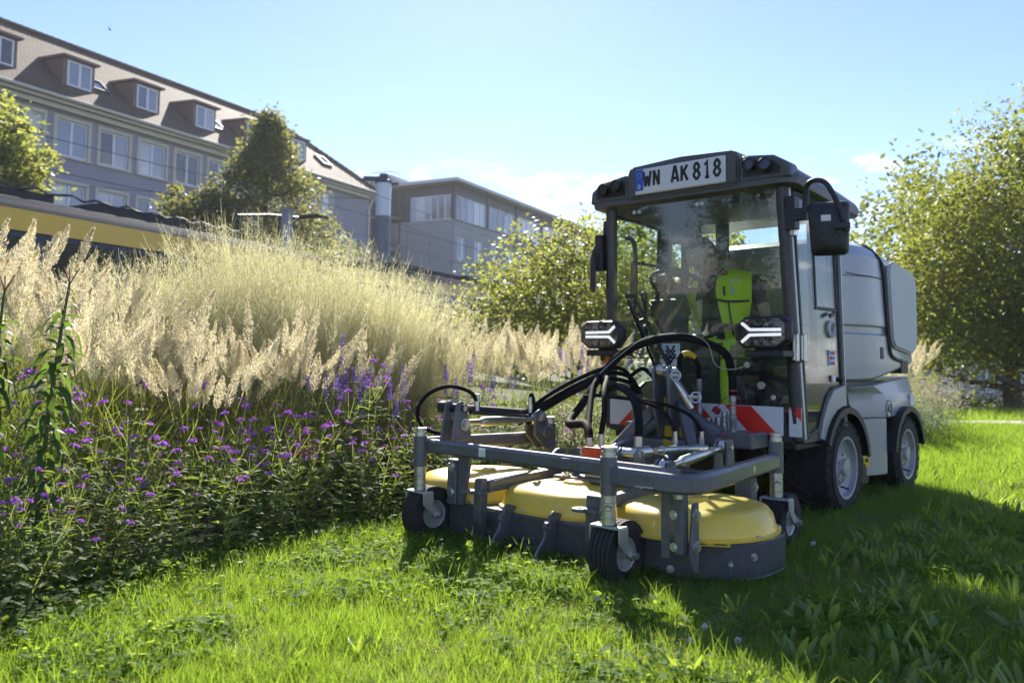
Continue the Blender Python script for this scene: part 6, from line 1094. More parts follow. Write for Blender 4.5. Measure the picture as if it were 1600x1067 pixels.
# clover: thick in front of the deck, patchy elsewhere, and along the bed edge
cl = [clover_clump(26, 0.09, 0.012), clover_clump(22, 0.1, 0.015, 0.06), clover_clump(18, 0.08, 0.01, 0.04)]
N = 5200; y = U(1.9, 5.2, N); x = U(-1, 1, N) * (0.7 * y); d = np.exp(-(((x + 0.1) / 0.75) ** 2 + ((y - 3.45) / 0.55) ** 2)); d = np.maximum(d, 0.5 * (np.sin(x * 4.3) * np.sin(y * 3.7 + x) > 0.45)); dE = np.array([min(math.hypot(a - p[0], b - p[1]) for p in [(BED[i][0] + (BED[i + 1][0] - BED[i][0]) * t, BED[i][1] + (BED[i + 1][1] - BED[i][1]) * t) for i in range(7) for t in (0, .33, .66)]) for a, b in zip(x, y)]); d = np.maximum(d, np.exp(-(dE / 0.16) ** 2)); k = (U(0, 1, N) < d * 0.75) & ~bed_mask(x, y, -0.05); x, y = x[k], y[k]
scatter('clover_patch', np.stack([x, y, 0 * x], 1), U(0, 6.28, len(x)), U(0.8, 1.3, len(x)), RNG.integers(0, 3, len(x)), cl, label='small leaved clover spreading through the lawn before the mower')
ORD = 'first second third fourth fifth sixth seventh eighth ninth tenth eleventh twelfth thirteenth fourteenth fifteenth'.split()
# ---- plantain rosettes
def pl_leaf(): return npmesh('leaf', *leaves(np.zeros((1, 3)), np.array([[1.0, 0, 1.0]]), np.array([0.13]), np.array([U(0.015, 0.023)]), 0.45, 'tongue', 0.3, 5), lf_plant, smooth=True)
plv = [pl_leaf() for _ in range(5)]
def ros_mesh(n):
    a = U(0, 2 * PI, n); d = np.stack([np.cos(a), np.sin(a), U(0.5, 2.6, n)], 1); V, F = leaves(np.stack([0.01 * np.cos(a), 0.01 * np.sin(a), 0 * a], 1), d, U(0.07, 0.15, n), U(0.011, 0.019, n), 0.4, 'tongue', 0.3, 5); return npmesh('rosette', V, F, lf_plant, smooth=True)
rms = [ros_mesh(9), ros_mesh(11), ros_mesh(7), ros_mesh(8)]
def right_zone(N):
    y = 2.0 + 4.2 * U(0, 1, N) ** 1.0; x = U(0.15, 0.78, N) * y + 0.1
    # keep clear of the mower deck and the tractor wheels
    lx = (x - TX) * _c + (y - TY) * _s; ly = -(x - TX) * _s + (y - TY) * _c; k = ~((np.abs(lx) < 0.98) & (ly > -2.05) & (ly < 1.6)); return x[k], y[k]
x, y = right_zone(1200); den = np.clip((x - 0.22 * y) * 1.6, 0.06, 1) * (0.55 + 0.45 * np.sin(x * 2.3 + 1) * np.sin(y * 2.9)); k = U(0, 1, len(x)) < den; x, y = x[k], y[k]
scatter('broadleaf_weeds', np.stack([x, y, 0 * x], 1), U(0, 6.28, len(x)), U(0.65, 1.15, len(x)), RNG.integers(0, 4, len(x)), rms, label='broad leaved plantain weeds crowding the lawn at the right')
def plantain(x, y, s, n, label, group):
    T = thing('plantain_rosette', label, 'plant', (x, y, 0), U(0, 6.28), group)
    for k in range(n):
        o = link('leaf', plv[k % 5], T); el = U(-0.35, 0.55); o.rotation_euler = (U(-0.2, 0.2), -el, 2 * PI * k / n + U(-0.3, 0.3)); o.scale = (s * U(0.75, 1.2), s * U(0.8, 1.1), s * U(0.8, 1.2))
    return T
def gpt(px, py):      # ground point that this spot of the lawn has
    R3 = cam.matrix_world.to_3x3(); f_ = 1280.0; v = R3 @ Vector(((px - 800) / f_, (470.5 - py) / f_, -1.0)); t = -0.85 / v.z; return v.x * t, v.y * t
spots = [((945, 945), 0.95, 8, 'plantain rosette growing right against the front caster wheel'), ((1290, 985), 1.25, 10, 'large plantain rosette sunlit at its tips in the lower right lawn'), ((1245, 1050), 1.1, 9, 'sunlit plantain rosette at the bottom edge right of centre'), ((830, 990), 0.75, 6, 'pale plantain rosette in the lit lawn below the mower'), ((1250, 800), 1.0, 9, 'plantain tuft just behind the rear caster wheel'), ((560, 1030), 0.8, 6, 'long bladed plantain in the lit lawn at the bottom centre'), ((445, 1045), 0.8, 6, 'low plantain rosette at the bottom edge left of centre'), ((1560, 905), 1.2, 10, 'plantain rosette catching a patch of sun at the right edge'), ((60, 940), 1.1, 9, 'broad shaded rosette at the foot of the flower bed on the left')]
for (px, py), s, n, lb in spots: x, y = gpt(px, py); plantain(x, y, s, n, lb, 'plantain rosettes in the lawn')
x, y = right_zone(400); o = np.argsort(np.hypot(x, y)); cnt = 0; used = []
for i in o:
    if x[i] < 0.42 * y[i] or any(math.hypot(x[i] - a, y[i] - b) < 0.17 for a, b in used): continue
    used.append((x[i], y[i])); plantain(x[i], y[i], U(0.85, 1.25), int(U(7, 11)), ('' if cnt == 0 else ORD[cnt] + ' ') + 'nearest plantain rosette in the shaded weeds right of the mower', 'plantain rosettes in the shade'); cnt += 1
    if cnt >= 15: break
# ---- verbena
def head_mesh():
    n = 46; th = U(0, 2 * PI, n); r = np.sqrt(U(0, 1, n)); P = np.stack([0.017 * r * np.cos(th), 0.017 * r * np.sin(th), 0.008 * (1 - r ** 2) + U(-0.002, 0.003, n)], 1); V, F = cards(P, 0.0085, 0.3, 1.15); return npmesh('flower_head', V, F, lf_purple)
heads = [head_mesh() for _ in range(4)]
def verbena_mesh(hmax):
    g = NP(); ns = int(U(8, 12)); tips = []
    b = np.stack([RNG.normal(0, 0.07, ns), RNG.normal(0, 0.07, ns), np.zeros(ns)], 1); az = U(0, 2 * PI, ns); A_ = arcs(b, az, U(0.55, 1.0, ns) * hmax, U(0.05, 0.55, ns), U(-0.2, 0.5, ns), 7); V, F = ribbons(A_, np.full(ns, 0.005), [1, .95, .9, .8, .7, .6, .5]); g.add(V, F)
    V, F = ribbons(A_, np.full(ns, 0.005), [1, .95, .9, .8, .7, .6, .5], np.tile([[0.3, 0.2, 1.0]], (ns, 1))); g.add(V, F)
    for i in range(ns):
        c = A_[i]
        for t in np.linspace(0.4, 4.9, 8):
            k = int(t); p = c[k] + (c[min(k + 1, 6)] - c[k]) * (t - k); a = U(0, 2 * PI)
            dd = np.array([[math.cos(a), math.sin(a), 0.45], [-math.cos(a), -math.sin(a), 0.45]]); L = U(0.06, 0.115) * (1.15 - 0.09 * t); V, F = leaves(np.array([p, p]), dd, np.array([L, L * 0.95]), np.array([L * 0.24, L * 0.24]), 0.6, 'lance', 0.3, 5); g.add(V, F)
        tp = c[-1]; dr = unit(c[-1] - c[-2]); tips.append((tp, dr))
        for q in range(int(U(2, 5))):
            a = U(0, 2 * PI); st = c[int(U(4, 6))]; ln = U(0.07, 0.16); d = unit(dr + 0.75 * np.array([math.cos(a), math.sin(a), 0.1])); P = st + np.outer(np.linspace(0, 1, 4), d * ln) + np.outer(np.linspace(0, 1, 4) ** 2, [0, 0, 0.02]); V, F = ribbons(P[None], np.array([0.003]), [1, .9, .8, .7]); g.add(V, F); tips.append((P[-1], d))
    return g, tips
def verbena_proto(hmax, frac):
    g, tips = verbena_mesh(hmax); sp = NP(); hd = []
    for p, d in tips:
        if U(0, 1) < frac: hd.append((p, d))
        else:   # spent flower: a short seed spike
            n = 26; t = U(0, 1, n); a = U(0, 2 * PI, n); P = p + np.outer(t * 0.028, d) + np.stack([np.cos(a), np.sin(a), 0 * a], 1) * 0.0045; V, F = cards(P, 0.008, 0, 1.6); sp.add(V, F)
    return g.mesh('foliage', lf_verb), (sp.mesh('seed_spikes', m_seed) if sp.V else None), hd
vp = [verbena_proto(h, f) for h, f in ((0.62, .22), (0.55, .28), (0.72, .2), (0.5, .24), (0.6, .16), (0.66, .26))]
GV = 'verbena plants along the bed edge'
def verbena(x, y, s, k, label):
    T = thing('verbena_plant', label, 'flowering plant', (x, y, 0.01), U(0, 6.28), GV); T.scale = (s, s, s * U(0.9, 1.1)); fo, sp, hd = vp[k]
    link('foliage', fo, T)
    if sp: link('seed_spikes', sp, T)['kind'] = 'stuff'
    for j, (p, d) in enumerate(hd):
        o = link('flower_head', heads[j % 4], T); o.location = p; o.rotation_euler = Vector((d[0] * 0.5, d[1] * 0.5, 1)).to_track_quat('Z', 'Y').to_euler(); q = U(0.8, 1.3); o.scale = (q, q, q)
    return T
edge = [(-1.78, 2.42), (-1.70, 2.62), (-1.62, 2.85), (-1.56, 3.08), (-1.44, 3.3), (-1.3, 3.52), (-1.16, 3.75), (-1.03, 3.97), (-0.9, 4.17), (-0.76, 4.35), (-0.62, 4.55), (-0.5, 4.8)]
vl = ['verbena nearest the camera at the left edge, its purple heads low over the lawn', 'verbena with a cluster of purple heads beside the tall lily plant', 'verbena sprawling over the bed edge at the left', 'verbena with long bare branches over the lawn edge', 'shaded verbena halfway along the bed edge', 'verbena beside the brownish sedum head', 'verbena in front of the sedum', 'leafy verbena left of the mower caster wheel', 'verbena just left of the mower caster wheel', 'verbena behind the left caster wheel', 'sunlit verbena behind the mower beam end', 'verbena beside the deck end under the violet salvia']
for i, (x, y) in enumerate(edge): verbena(x + U(-.03, .03), y, 0.78 + 0.02 * i * U(0.6, 1), i % 6, vl[i])
for row, (off, sc, lab) in enumerate(((0.3, 0.98, ' verbena from the left in the second row from the lawn edge'), (0.62, 1.1, ' verbena from the left in the third row, below the feathery grasses'), (0.95, 1.12, ' tall verbena from the left in the back row against the grass blades'))):
    for i, (x, y) in enumerate(edge):
        if (row == 2 and i % 2) or (row == 1 and i % 3 == 1): continue
        verbena(x - off * 0.86 + U(-.08, .08), y + off * 0.55 + U(-.08, .08), sc * U(0.75, 1.2), (i + row * 2 + 1) % 6, ORD[i if row < 2 else i // 2] + lab)
vq = ['small sunlit verbena behind the ' + q for q in ('mower tilt cylinder', 'rear caster post of the mower', 'tilt hose loop', 'mower rear link', 'rear caster, farthest to the right', 'left caster, next to the salvia')]
for x, y in ((-0.3, 5.0), (-0.05, 5.35), (-0.45, 5.35), (-0.2, 5.7), (0.1, 5.8), (-0.65, 5.2)): verbena(x, y, U(0.8, 1.0), int(U(0, 6)), vq.pop(0))
# ---- salvia
def spike_mesh(L):
    n = 90; t = U(0, 1, n) ** 0.9; a = U(0, 2 * PI, n); w = np.floor(t * 9) / 9; r = 0.013 * (1 - 0.75 * t) + 0.003; P = np.stack([r * np.cos(a), r * np.sin(a), (w + 0.03 * U(0, 1, n)) * L], 1); V, F = cards(P, 0.013, 0, 1.5); return npmesh('flower_spike', V, F, lf_salv)
spk = [spike_mesh(l) for l in (0.13, 0.17, 0.1, 0.2)]
def salvia_proto():
    g = NP(); ns = 6; b = np.stack([RNG.normal(0, 0.05, ns), RNG.normal(0, 0.05, ns), np.zeros(ns)], 1); A_ = arcs(b, U(0, 2 * PI, ns), U(0.42, 0.62, ns), U(0.02, 0.3, ns), U(-0.15, 0.25, ns), 6); V, F = ribbons(A_, np.full(ns, 0.004), [1, .9, .8, .7, .6, .5]); g.add(V, F)
    for i in range(ns):
        for k in range(1, 5):
            a = U(0, 2 * PI); dd = np.array([[math.cos(a), math.sin(a), 0.3], [-math.cos(a), -math.sin(a), 0.3]]); L = U(0.06, 0.1); V, F = leaves(np.array([A_[i, k]] * 2), dd, np.array([L, L]), np.array([L * .3, L * .3]), 0.6); g.add(V, F)
    return g.mesh('foliage', lf_verb), [(A_[i, -1], unit(A_[i, -1] - A_[i, -2])) for i in range(ns)]
sv = [salvia_proto() for _ in range(3)]
for i, (x, y, s, lb) in enumerate(((-1.02, 4.95, 1.1, 'violet salvia with leaning spikes left of the mower tilt lever'), (-0.86, 4.9, 1.15, 'densest violet salvia in front of the airy grass mound'), (-0.72, 5.0, 1.05, 'violet salvia directly above the left caster post'), (-1.18, 5.3, 1.3, 'tall violet salvia rising into the beige plumes'), (-0.5, 5.9, 1.1, 'violet salvia above the mower tilt cylinder'), (-0.33, 5.75, 1.15, 'violet salvia right of the tilt cylinder hose'), (-0.1, 6.1, 1.05, 'slim violet salvia among the pale grasses'), (0.62, 7.4, 1.45, 'violet salvia left of the tractor cab'), (0.78, 7.2, 1.4, 'violet salvia touching the cab edge below the headlight'), (0.55, 6.9, 1.2, 'shorter violet salvia near the left cab headlight'), (0.9, 7.7, 1.5, 'violet salvia behind the left cab pillar'))):
    T = thing('salvia_plant', lb, 'flowering plant', (x, y, 0.01), U(0, 6.28), 'violet salvias in the bed'); T.scale = (s, s, s); fo, tp = sv[i % 3]; link('foliage', fo, T)
    for j, (p, d) in enumerate(tp): o = link('flower_spike', spk[(j + i) % 4], T); o.location = p; o.rotation_euler = Vector(d).to_track_quat('Z', 'Y').to_euler(); o.scale = (0.85, 0.85, 0.85)
# ---- feather reed grass
def plume_mesh(L, wd, n=520):
    t = U(0, 1, n) ** 0.9; a = U(0, 2 * PI, n); env = wd * np.sin(PI * np.clip(0.1 + 0.9 * t, 0, 1)) ** 0.8 * (1 - 0.45 * t) * np.sqrt(U(0.02, 1, n)); lean = 0.02 * np.sin(t * 2.2)
    P = np.stack([env * np.cos(a) + lean, env * np.sin(a), t * L + env * 0.5], 1); d = np.stack([np.cos(a) * 0.5, np.sin(a) * 0.5, np.full(n, 1.0)], 1) + RNG.normal(0, 0.28, (n, 3)); d = unit(d); sd = unit(np.cross(d, RNG.normal(0, 1, (n, 3)))); l = U(0.006, 0.012, n)[:, None] * d; w = sd * U(0.0011, 0.002, n)[:, None]
    V = np.stack([P - l, P + w, P + l, P - w], 1).reshape(-1, 3); i = np.arange(n)[:, None] * 4; g = NP(); g.add(V, np.concatenate([i, i + 1, i + 2, i + 3], 1))
    ax = np.stack([0.02 * np.sin(np.linspace(0, 1, 6) * 2.2), np.zeros(6), np.linspace(-0.02, L, 6)], 1)[None]; V, F = ribbons(ax, np.array([0.003])); g.add(V, F)
    m_ = 60; tt = U(0.05, 0.9, m_); aa = U(0, 2 * PI, m_); b0 = np.stack([0.02 * np.sin(tt * 2.2), 0 * tt, tt * L], 1); e = wd * 0.75 * (1 - 0.5 * tt); b1 = b0 + np.stack([e * np.cos(aa), e * np.sin(aa), 0.04 + e * 0.6], 1); V, F = ribbons(np.stack([b0, (b0 + b1) / 2, b1], 1), np.full(m_, 0.0012)); g.add(V, F)
    return g.mesh('plume', lf_plume)
plumes = [plume_mesh(l, w) for l, w in ((0.24, 0.030), (0.28, 0.036), (0.2, 0.026), (0.26, 0.042), (0.31, 0.034), (0.22, 0.038))]
def reed_proto(h, npl, lean=0.28, ax=None):
    g = NP(); n = 110; b = np.stack([RNG.normal(0, 0.085, n), RNG.normal(0, 0.085, n), np.zeros(n)], 1); V, F = ribbons(arcs(b, U(0, 2 * PI, n), U(0.4, 0.8, n) * h, U(0.02, 0.5, n), U(0.2, 1.5, n), 6), U(0.004, 0.007, n), [0.8, 1, 1, .85, .6, .1]); g.add(V, F)
    b = np.stack([RNG.normal(0, 0.06, npl), RNG.normal(0, 0.06, npl), np.zeros(npl)], 1); az = U(0, 2 * PI, npl) if ax is None else RNG.normal(ax, 0.7, npl); A_ = arcs(b, az, U(0.72, 1.0, npl) * h, U(0.02, lean, npl), U(0.02, 0.28, npl), 6); V, F = ribbons(A_, np.full(npl, 0.0035), [1, 1, .9, .9, .8, .7]); g.add(V, F)
    return g.mesh('grass_blades', lf_reed), [(A_[i, -1], unit(A_[i, -1] - A_[i, -2])) for i in range(npl)]
rp = [reed_proto(1.0, 15), reed_proto(1.0, 18, 0.35), reed_proto(0.95, 13, 0.25), reed_proto(1.05, 16, 0.4, -PI / 3), reed_proto(0.9, 17, 0.45, -PI / 4)]
GR = 'feather reed grass clumps'
def screen_x(p): return p[0] / p[1]
def reed(x, y, s, k, lb):
    T = thing('reed_grass_clump', lb, 'ornamental grass', (x, y, 0.01), U(0, 6.28) if k < 3 else U(-0.4, 0.4), GR); T.scale = (s * 1.05, s * 1.05, s); bl, tp = rp[k]; link('grass_blades', bl, T)
    for j, (p, d) in enumerate(tp): o = link('plume', plumes[(j + k) % 6], T); o.location = p; o.rotation_euler = Vector((d[0] * 1.4, d[1] * 1.4, d[2])).to_track_quat('Z', 'Y').to_euler(); o.rotation_euler.rotate_axis('Z', U(0, 6.28)); q = U(0.85, 1.25) / max(0.8, s) ** 0.5; o.scale = (q, q, q)
    return T
for x, y, s, k, lb in ((-2.62, 4.1, 1.38, 0, 'tallest feather reed grass at the left edge'), (-2.95, 4.5, 1.4, 1, 'tall reed grass behind the leftmost clump, in front of the tram'), (-2.45, 4.55, 1.2, 2, 'reed grass whose plumes stand before the yellow tram band at the left'), (-2.3, 4.2, 0.98, 3, 'reed grass leaning over the verbenas beside the lily plant'), (-2.05, 4.45, 0.98, 1, 'reed grass right of the lily plant'), (-3.3, 5.3, 1.36, 2, 'far left reed grass hiding the tram windows'), (-2.85, 5.6, 1.28, 0, 'tall reed grass between the left plumes and the airy mound'), (-3.5, 4.9, 1.42, 1, 'reed grass half cut by the left picture edge')): reed(x, y, s, k, lb)
for i, (x, y) in enumerate(sorted(((-3.3, 5.0), (-2.9, 5.2), (-2.55, 5.05), (-2.2, 5.0), (-1.9, 4.75), (-1.62, 4.95), (-1.72, 4.5), (-1.45, 4.7), (-1.3, 5.05), (-1.95, 5.4), (-2.4, 5.6), (-3.6, 5.7), (-3.1, 6.0), (-1.1, 5.35), (-1.55, 5.55)), key=screen_x)): reed(x + U(-.1, .1), y + U(-.05, .25), U(0.72, 1.02) * (1.22 if x < -2.5 else 0.88), i % 5, ORD[i] + ' beige reed grass clump from the left in the row before the airy mound')
for i, (x, y) in enumerate(sorted(((-0.75, 6.2), (-0.5, 6.6), (-0.2, 6.9), (0.05, 6.6), (0.1, 7.3), (0.4, 7.0), (0.35, 7.8), (0.7, 8.0), (-0.15, 7.6), (-0.55, 7.5), (0.95, 8.6), (0.2, 8.6), (-0.3, 6.25), (0.6, 7.5)), key=screen_x)): reed(x, y, U(0.86, 1.0), i % 3, ORD[i] + ' sunlit reed grass clump from the left between the airy mound and the cab')
# ---- airy grass mound
def airy_proto(h, n):
    g = NP(); b = np.stack([RNG.normal(0, 0.1, n), RNG.normal(0, 0.1, n), np.zeros(n)], 1); A_ = arcs(b, U(0, 2 * PI, n), U(0.7, 1.0, n) * h, np.abs(RNG.normal(0, 0.3, n)), U(0.1, 0.75, n), 8); V, F = ribbons(A_, U(0.0018, 0.003, n), [1, .95, .9, .8, .7, .6, .5, .35]); g.add(V, F, 0)
    q = 26; t = 3.4 + 3.35 * U(0, 1, (n, q)) ** 0.8; k = np.minimum(t.astype(int), 6); fr = (t - k)[..., None]; I = np.arange(n)[:, None]; P = A_[I, k] * (1 - fr) + A_[I, k + 1] * fr; off = RNG.normal(0, 1, (n, q, 3)) * 0.02 * np.array([1, 1, 0.7]); P2 = P + off
    n2 = 220; b2 = np.stack([RNG.normal(0, 0.12, n2), RNG.normal(0, 0.12, n2), np.zeros(n2)], 1); V, F = ribbons(arcs(b2, U(0, 2 * PI, n2), U(0.45, 0.7, n2) * h, U(0.02, 0.5, n2), U(0.3, 1.4, n2), 6), U(0.004, 0.007, n2)); g.add(V, F, 0)
    sel = RNG.random((n, q)) < 0.6; Pa, Pb = P[sel], P2[sel] + np.array([0, 0, 0.012]); V, F = ribbons(np.stack([Pa, (Pa + Pb) / 2, Pb], 1), np.full(len(Pa), 0.0011), [1, 1, .8]); g.add(V, F, 1); V, F = cards(P2.reshape(-1, 3), 0.0075, 0, 2.0); g.add(V, F, 1)
    return g.mesh('airy_grass', [lf_mol, lf_molh])
ap = [airy_proto(1.0, 760), airy_proto(1.0, 820), airy_proto(1.0, 700)]
def airy(x, y, s, k, lb, sz=None):
    T = thing('airy_grass_mound', lb, 'ornamental grass', (x, y, 0.01), U(0, 6.28), 'airy moor grass mounds'); o = link('seed_stems', ap[k], T); T.scale = (s * 0.92, s * 0.92, (sz or s) * 1.1); return T
for x, y, s, sz, lb in ((-3.3, 6.9, 1.5, 1.5, 'airy golden grass at the left before the tram band'), (-2.75, 6.4, 1.5, 1.56, 'airy golden grass left of the conical tree'), (-2.3, 6.8, 1.6, 1.9, 'airy golden grass mound at its highest, below the pear tree'), (-1.85, 6.3, 1.5, 1.74, 'airy golden grass mound in front of the pantograph'), (-1.45, 6.7, 1.5, 1.72, 'airy golden grass below the lamp column'), (-1.1, 6.35, 1.4, 1.52, 'airy golden grass on the right shoulder of the mound'), (-0.85, 6.8, 1.35, 1.42, 'airy golden grass at the right end of the mound'), (-0.72, 6.15, 1.2, 1.16, 'lowest airy golden grass spilling over at the right of the mound'), (-2.15, 5.95, 1.25, 1.45, 'airy golden grass just behind the beige plumes'), (-1.45, 5.95, 1.25, 1.4, 'airy golden grass behind the violet salvia')): airy(x, y, s, int(U(0, 3)), lb, sz)
# ---- tall lily like plants with drooping leaves
lvm = [npmesh('leaf', *leaves(np.zeros((1, 3)), np.array([[1.0, 0, 0.35]]), np.array([0.15]), np.array([w]), 1.3, 'lance', 0.25, 6 if False else 5), lf_lily, smooth=True) for w in (0.022, 0.026, 0.03)]
for x, y, H_, lb in ((-1.72, 3.02, 1.12, 'tall lily plant with drooping dark leaves rising before the plumes'), (-1.98, 3.1, 1.1, 'tall lily plant cut by the left picture edge'), (-2.1, 2.95, 0.86, 'shorter lily plant at the far left edge')):
    T = thing('lily_plant', lb, 'plant', (x, y, 0), 0, 'tall lily plants at the left'); mb = MB(); bx_ = U(0.04, 0.1); pts = [(bx_ * (t ** 2) * 1.0, 0.02 * t, H_ * t) for t in np.linspace(0, 1, 8)]; mb.tube(pts, [0.009, 0.009, 0.0085, 0.008, 0.0075, 0.007, 0.006, 0.004], 8); mb.build('stem', M('lily_stem', (0.08, 0.11, 0.03), 0.6) if 'lily_stem' not in bpy.data.materials else bpy.data.materials['lily_stem'], T, org=(0, 0, 0))
    for k in range(110):
        t = 0.1 + 0.88 * k / 109; o = link('leaf', lvm[k % 3], T); o.location = (bx_ * t * t, 0.02 * t, H_ * t); o.rotation_euler = (U(-0.2, 0.2), U(-0.3, 0.25) - 0.7 * max(0, t - 0.9) * 8, k * 2.4); q = (0.8 + 0.5 * math.sin(PI * min(1, t * 1.02))) * (1 if t < 0.9 else 0.55) * U(0.72, 1.02); o.scale = (q, q, q)
    mb = MB()
    for a in (0.3, 2.2, 4.4): mb.tube([(bx_, 0.02, H_ - 0.01), (bx_ + 0.03 * math.cos(a), 0.02 + 0.03 * math.sin(a), H_ + 0.05)], [0.003, 0.002], 5)
    mb.build('bud_tips', M('red_brown_bud', (0.22, 0.06, 0.04), 0.6) if 'red_brown_bud' not in bpy.data.materials else bpy.data.materials['red_brown_bud'], T, org=(0, 0, 0))
# ---- sedum
SD = thing('sedum_plant', 'sedum with a flat brownish pink flower head among the verbenas', 'flowering plant', (-1.03, 4.02, 0)); g = NP(); ns = 6; A_ = arcs(np.zeros((ns, 3)), U(0, 6.28, ns), U(0.38, 0.44, ns), U(0, 0.2, ns), U(0, 0.1, ns), 5); V, F = ribbons(A_, np.full(ns, 0.007), [1, 1, 1, 1, 1]); g.add(V, F, 0)
for i in range(ns):
    n = 220; a = U(0, 6.28, n); r = 0.05 * np.sqrt(U(0, 1, n)); V, F = cards(A_[i, -1] + np.stack([r * np.cos(a), r * np.sin(a), 0.02 * (1 - (r / 0.05) ** 2)], 1), 0.008, 0.2, 1.1); g.add(V, F, 1)
link('flower_head', g.mesh('flower_head', [lf_verb, m_sedum]), SD)
# ---- pale low plants behind the mower and the flower bed behind the tractor
def pale_proto(h, mat, n=46, q=26):
    g = NP(); b = np.stack([RNG.normal(0, 0.1, n), RNG.normal(0, 0.1, n), np.zeros(n)], 1); A_ = arcs(b, U(0, 6.28, n), U(0.55, 1, n) * h, U(0.02, 0.5, n), U(0, 0.6, n), 6); V, F = ribbons(A_, np.full(n, 0.003), [1, 1, .9, .8, .6, .5]); g.add(V, F, 0)
    k = RNG.integers(1, 5, (n, 14)); fr = U(0, 1, (n, 14, 1)); I = np.arange(n)[:, None]; P = (A_[I, k] * (1 - fr) + A_[I, k + 1] * fr).reshape(-1, 3); d = RNG.normal(0, 1, P.shape); d[:, 2] = np.abs(d[:, 2]) * 0.5; V, F = leaves(P, d, U(0.03, 0.07, len(P)), U(0.006, 0.014, len(P)), 0.5); g.add(V, F, 0)
    k = RNG.integers(3, 5, (n, q)); fr = U(0, 1, (n, q, 1)); P = (A_[I, k] * (1 - fr) + A_[I, k + 1] * fr).reshape(-1, 3) + RNG.normal(0, 0.022, (n * q, 3)); V, F = cards(P, 0.011, 0, 1.3); g.add(V, F, 1)
    return g.mesh('flowering_stems', [lf_verb, mat])
pp = [pale_proto(0.5, lf_gaura), pale_proto(0.45, lf_white), pale_proto(0.5, lf_gaura), pale_proto(0.7, LEAF('pink_gaura', (0.55, 0.36, 0.42), (0.72, 0.55, 0.6), (0.7, 0.5, 0.55), 0.4, 0.6))]
for i, (x, y, s) in enumerate(((-0.32, 5.25, .95), (-0.1, 5.45, 1), (0.1, 5.65, 1), (0.28, 5.85, 1.05), (-0.05, 5.9, 1.1), (0.38, 6.2, 1.1), (0.15, 6.2, 1.15), (0.52, 6.5, 1.2), (0.35, 6.7, 1.2), (-0.5, 5.55, .9))): T = thing('pale_aster', ORD[i] + ' low pale seeded bushy plant counting from the left caster towards the cab', 'plant', (x, y, 0.01), U(0, 6.28), 'pale low plants behind the mower'); link('flowering_stems', pp[i % 3], T); T.scale = (s, s, s)
for i, (x, y, s) in enumerate(((4.35, 8.9, 1.2), (4.75, 9.2, 1.15), (5.0, 9.7, 1.1), (4.5, 9.7, 1.3), (4.9, 10.4, 1.3), (5.35, 10.5, 1.05), (4.1, 8.6, 1.2), (5.6, 11.2, 1.2), (5.1, 11.2, 1.4))): T = thing('gaura_plant', ORD[i] + ' loose pinkish flowering plant from the front in the bed behind the tractor', 'flowering plant', (x, y, 0), U(0, 6.28), 'pink flowers behind the tractor'); link('flowering_stems', pp[3 if i % 3 else 1], T); T.scale = (s, s, s)
for x, y, s, lb in ((4.3, 9.4, 0.98, 'pale reed grass right behind the tractor tank'), (4.75, 10.0, 0.95, 'pale reed grass among the pink flowers behind the tractor'), (4.05, 8.8, 0.85, 'low reed grass beside the rear wheel')): reed(x, y, s, 1, lb)
# ---- undergrowth filling the bed, leaf litter and ground cover at its edge
N = 24000; y = U(2.0, 8.8, N); x = U(-4.2, 0.8, N); k = bed_mask(x, y, 0.04); x, y = x[k], y[k]; dB = np.clip((y - 1.2 * x - 3.6), 0, 3); z = U(0, 1, len(x)) ** 1.3 * (0.18 + 0.16 * np.clip(dB, 0, 1.5)); P = np.stack([x, y, z], 1)[:15000]; d = RNG.normal(0, 1, P.shape); d[:, 2] = np.abs(d[:, 2]) * 0.6 + 0.15; V, F = leaves(P, d, U(0.05, 0.11, len(P)), U(0.012, 0.026, len(P)), 0.7)
tag(link('undergrowth', npmesh('undergrowth', V, F, lf_under, smooth=True)), 'dark leafy undergrowth filling the bed below the flowers', kind='stuff')
N = 2600; t = U(0, 6.0, N); i = t.astype(int); B_ = np.array(BED); p = B_[i] + (B_[i + 1] - B_[i]) * (t - i)[:, None] + RNG.normal(0, 0.09, (N, 2)) - np.array([0.03, 0.0]); P = np.stack([p[:, 0], p[:, 1], U(0.01, 0.07, N)], 1); d = RNG.normal(0, 1, P.shape); d[:, 2] = 0.35; V, F = leaves(P, d, U(0.025, 0.05, N), U(0.018, 0.035, N), 0.4, 'oval', 0.15)
tag(link('edge_ground_cover', npmesh('edge_ground_cover', V, F, lf_under, smooth=True)), 'low round leaved ground cover creeping out along the bed edge', kind='stuff')
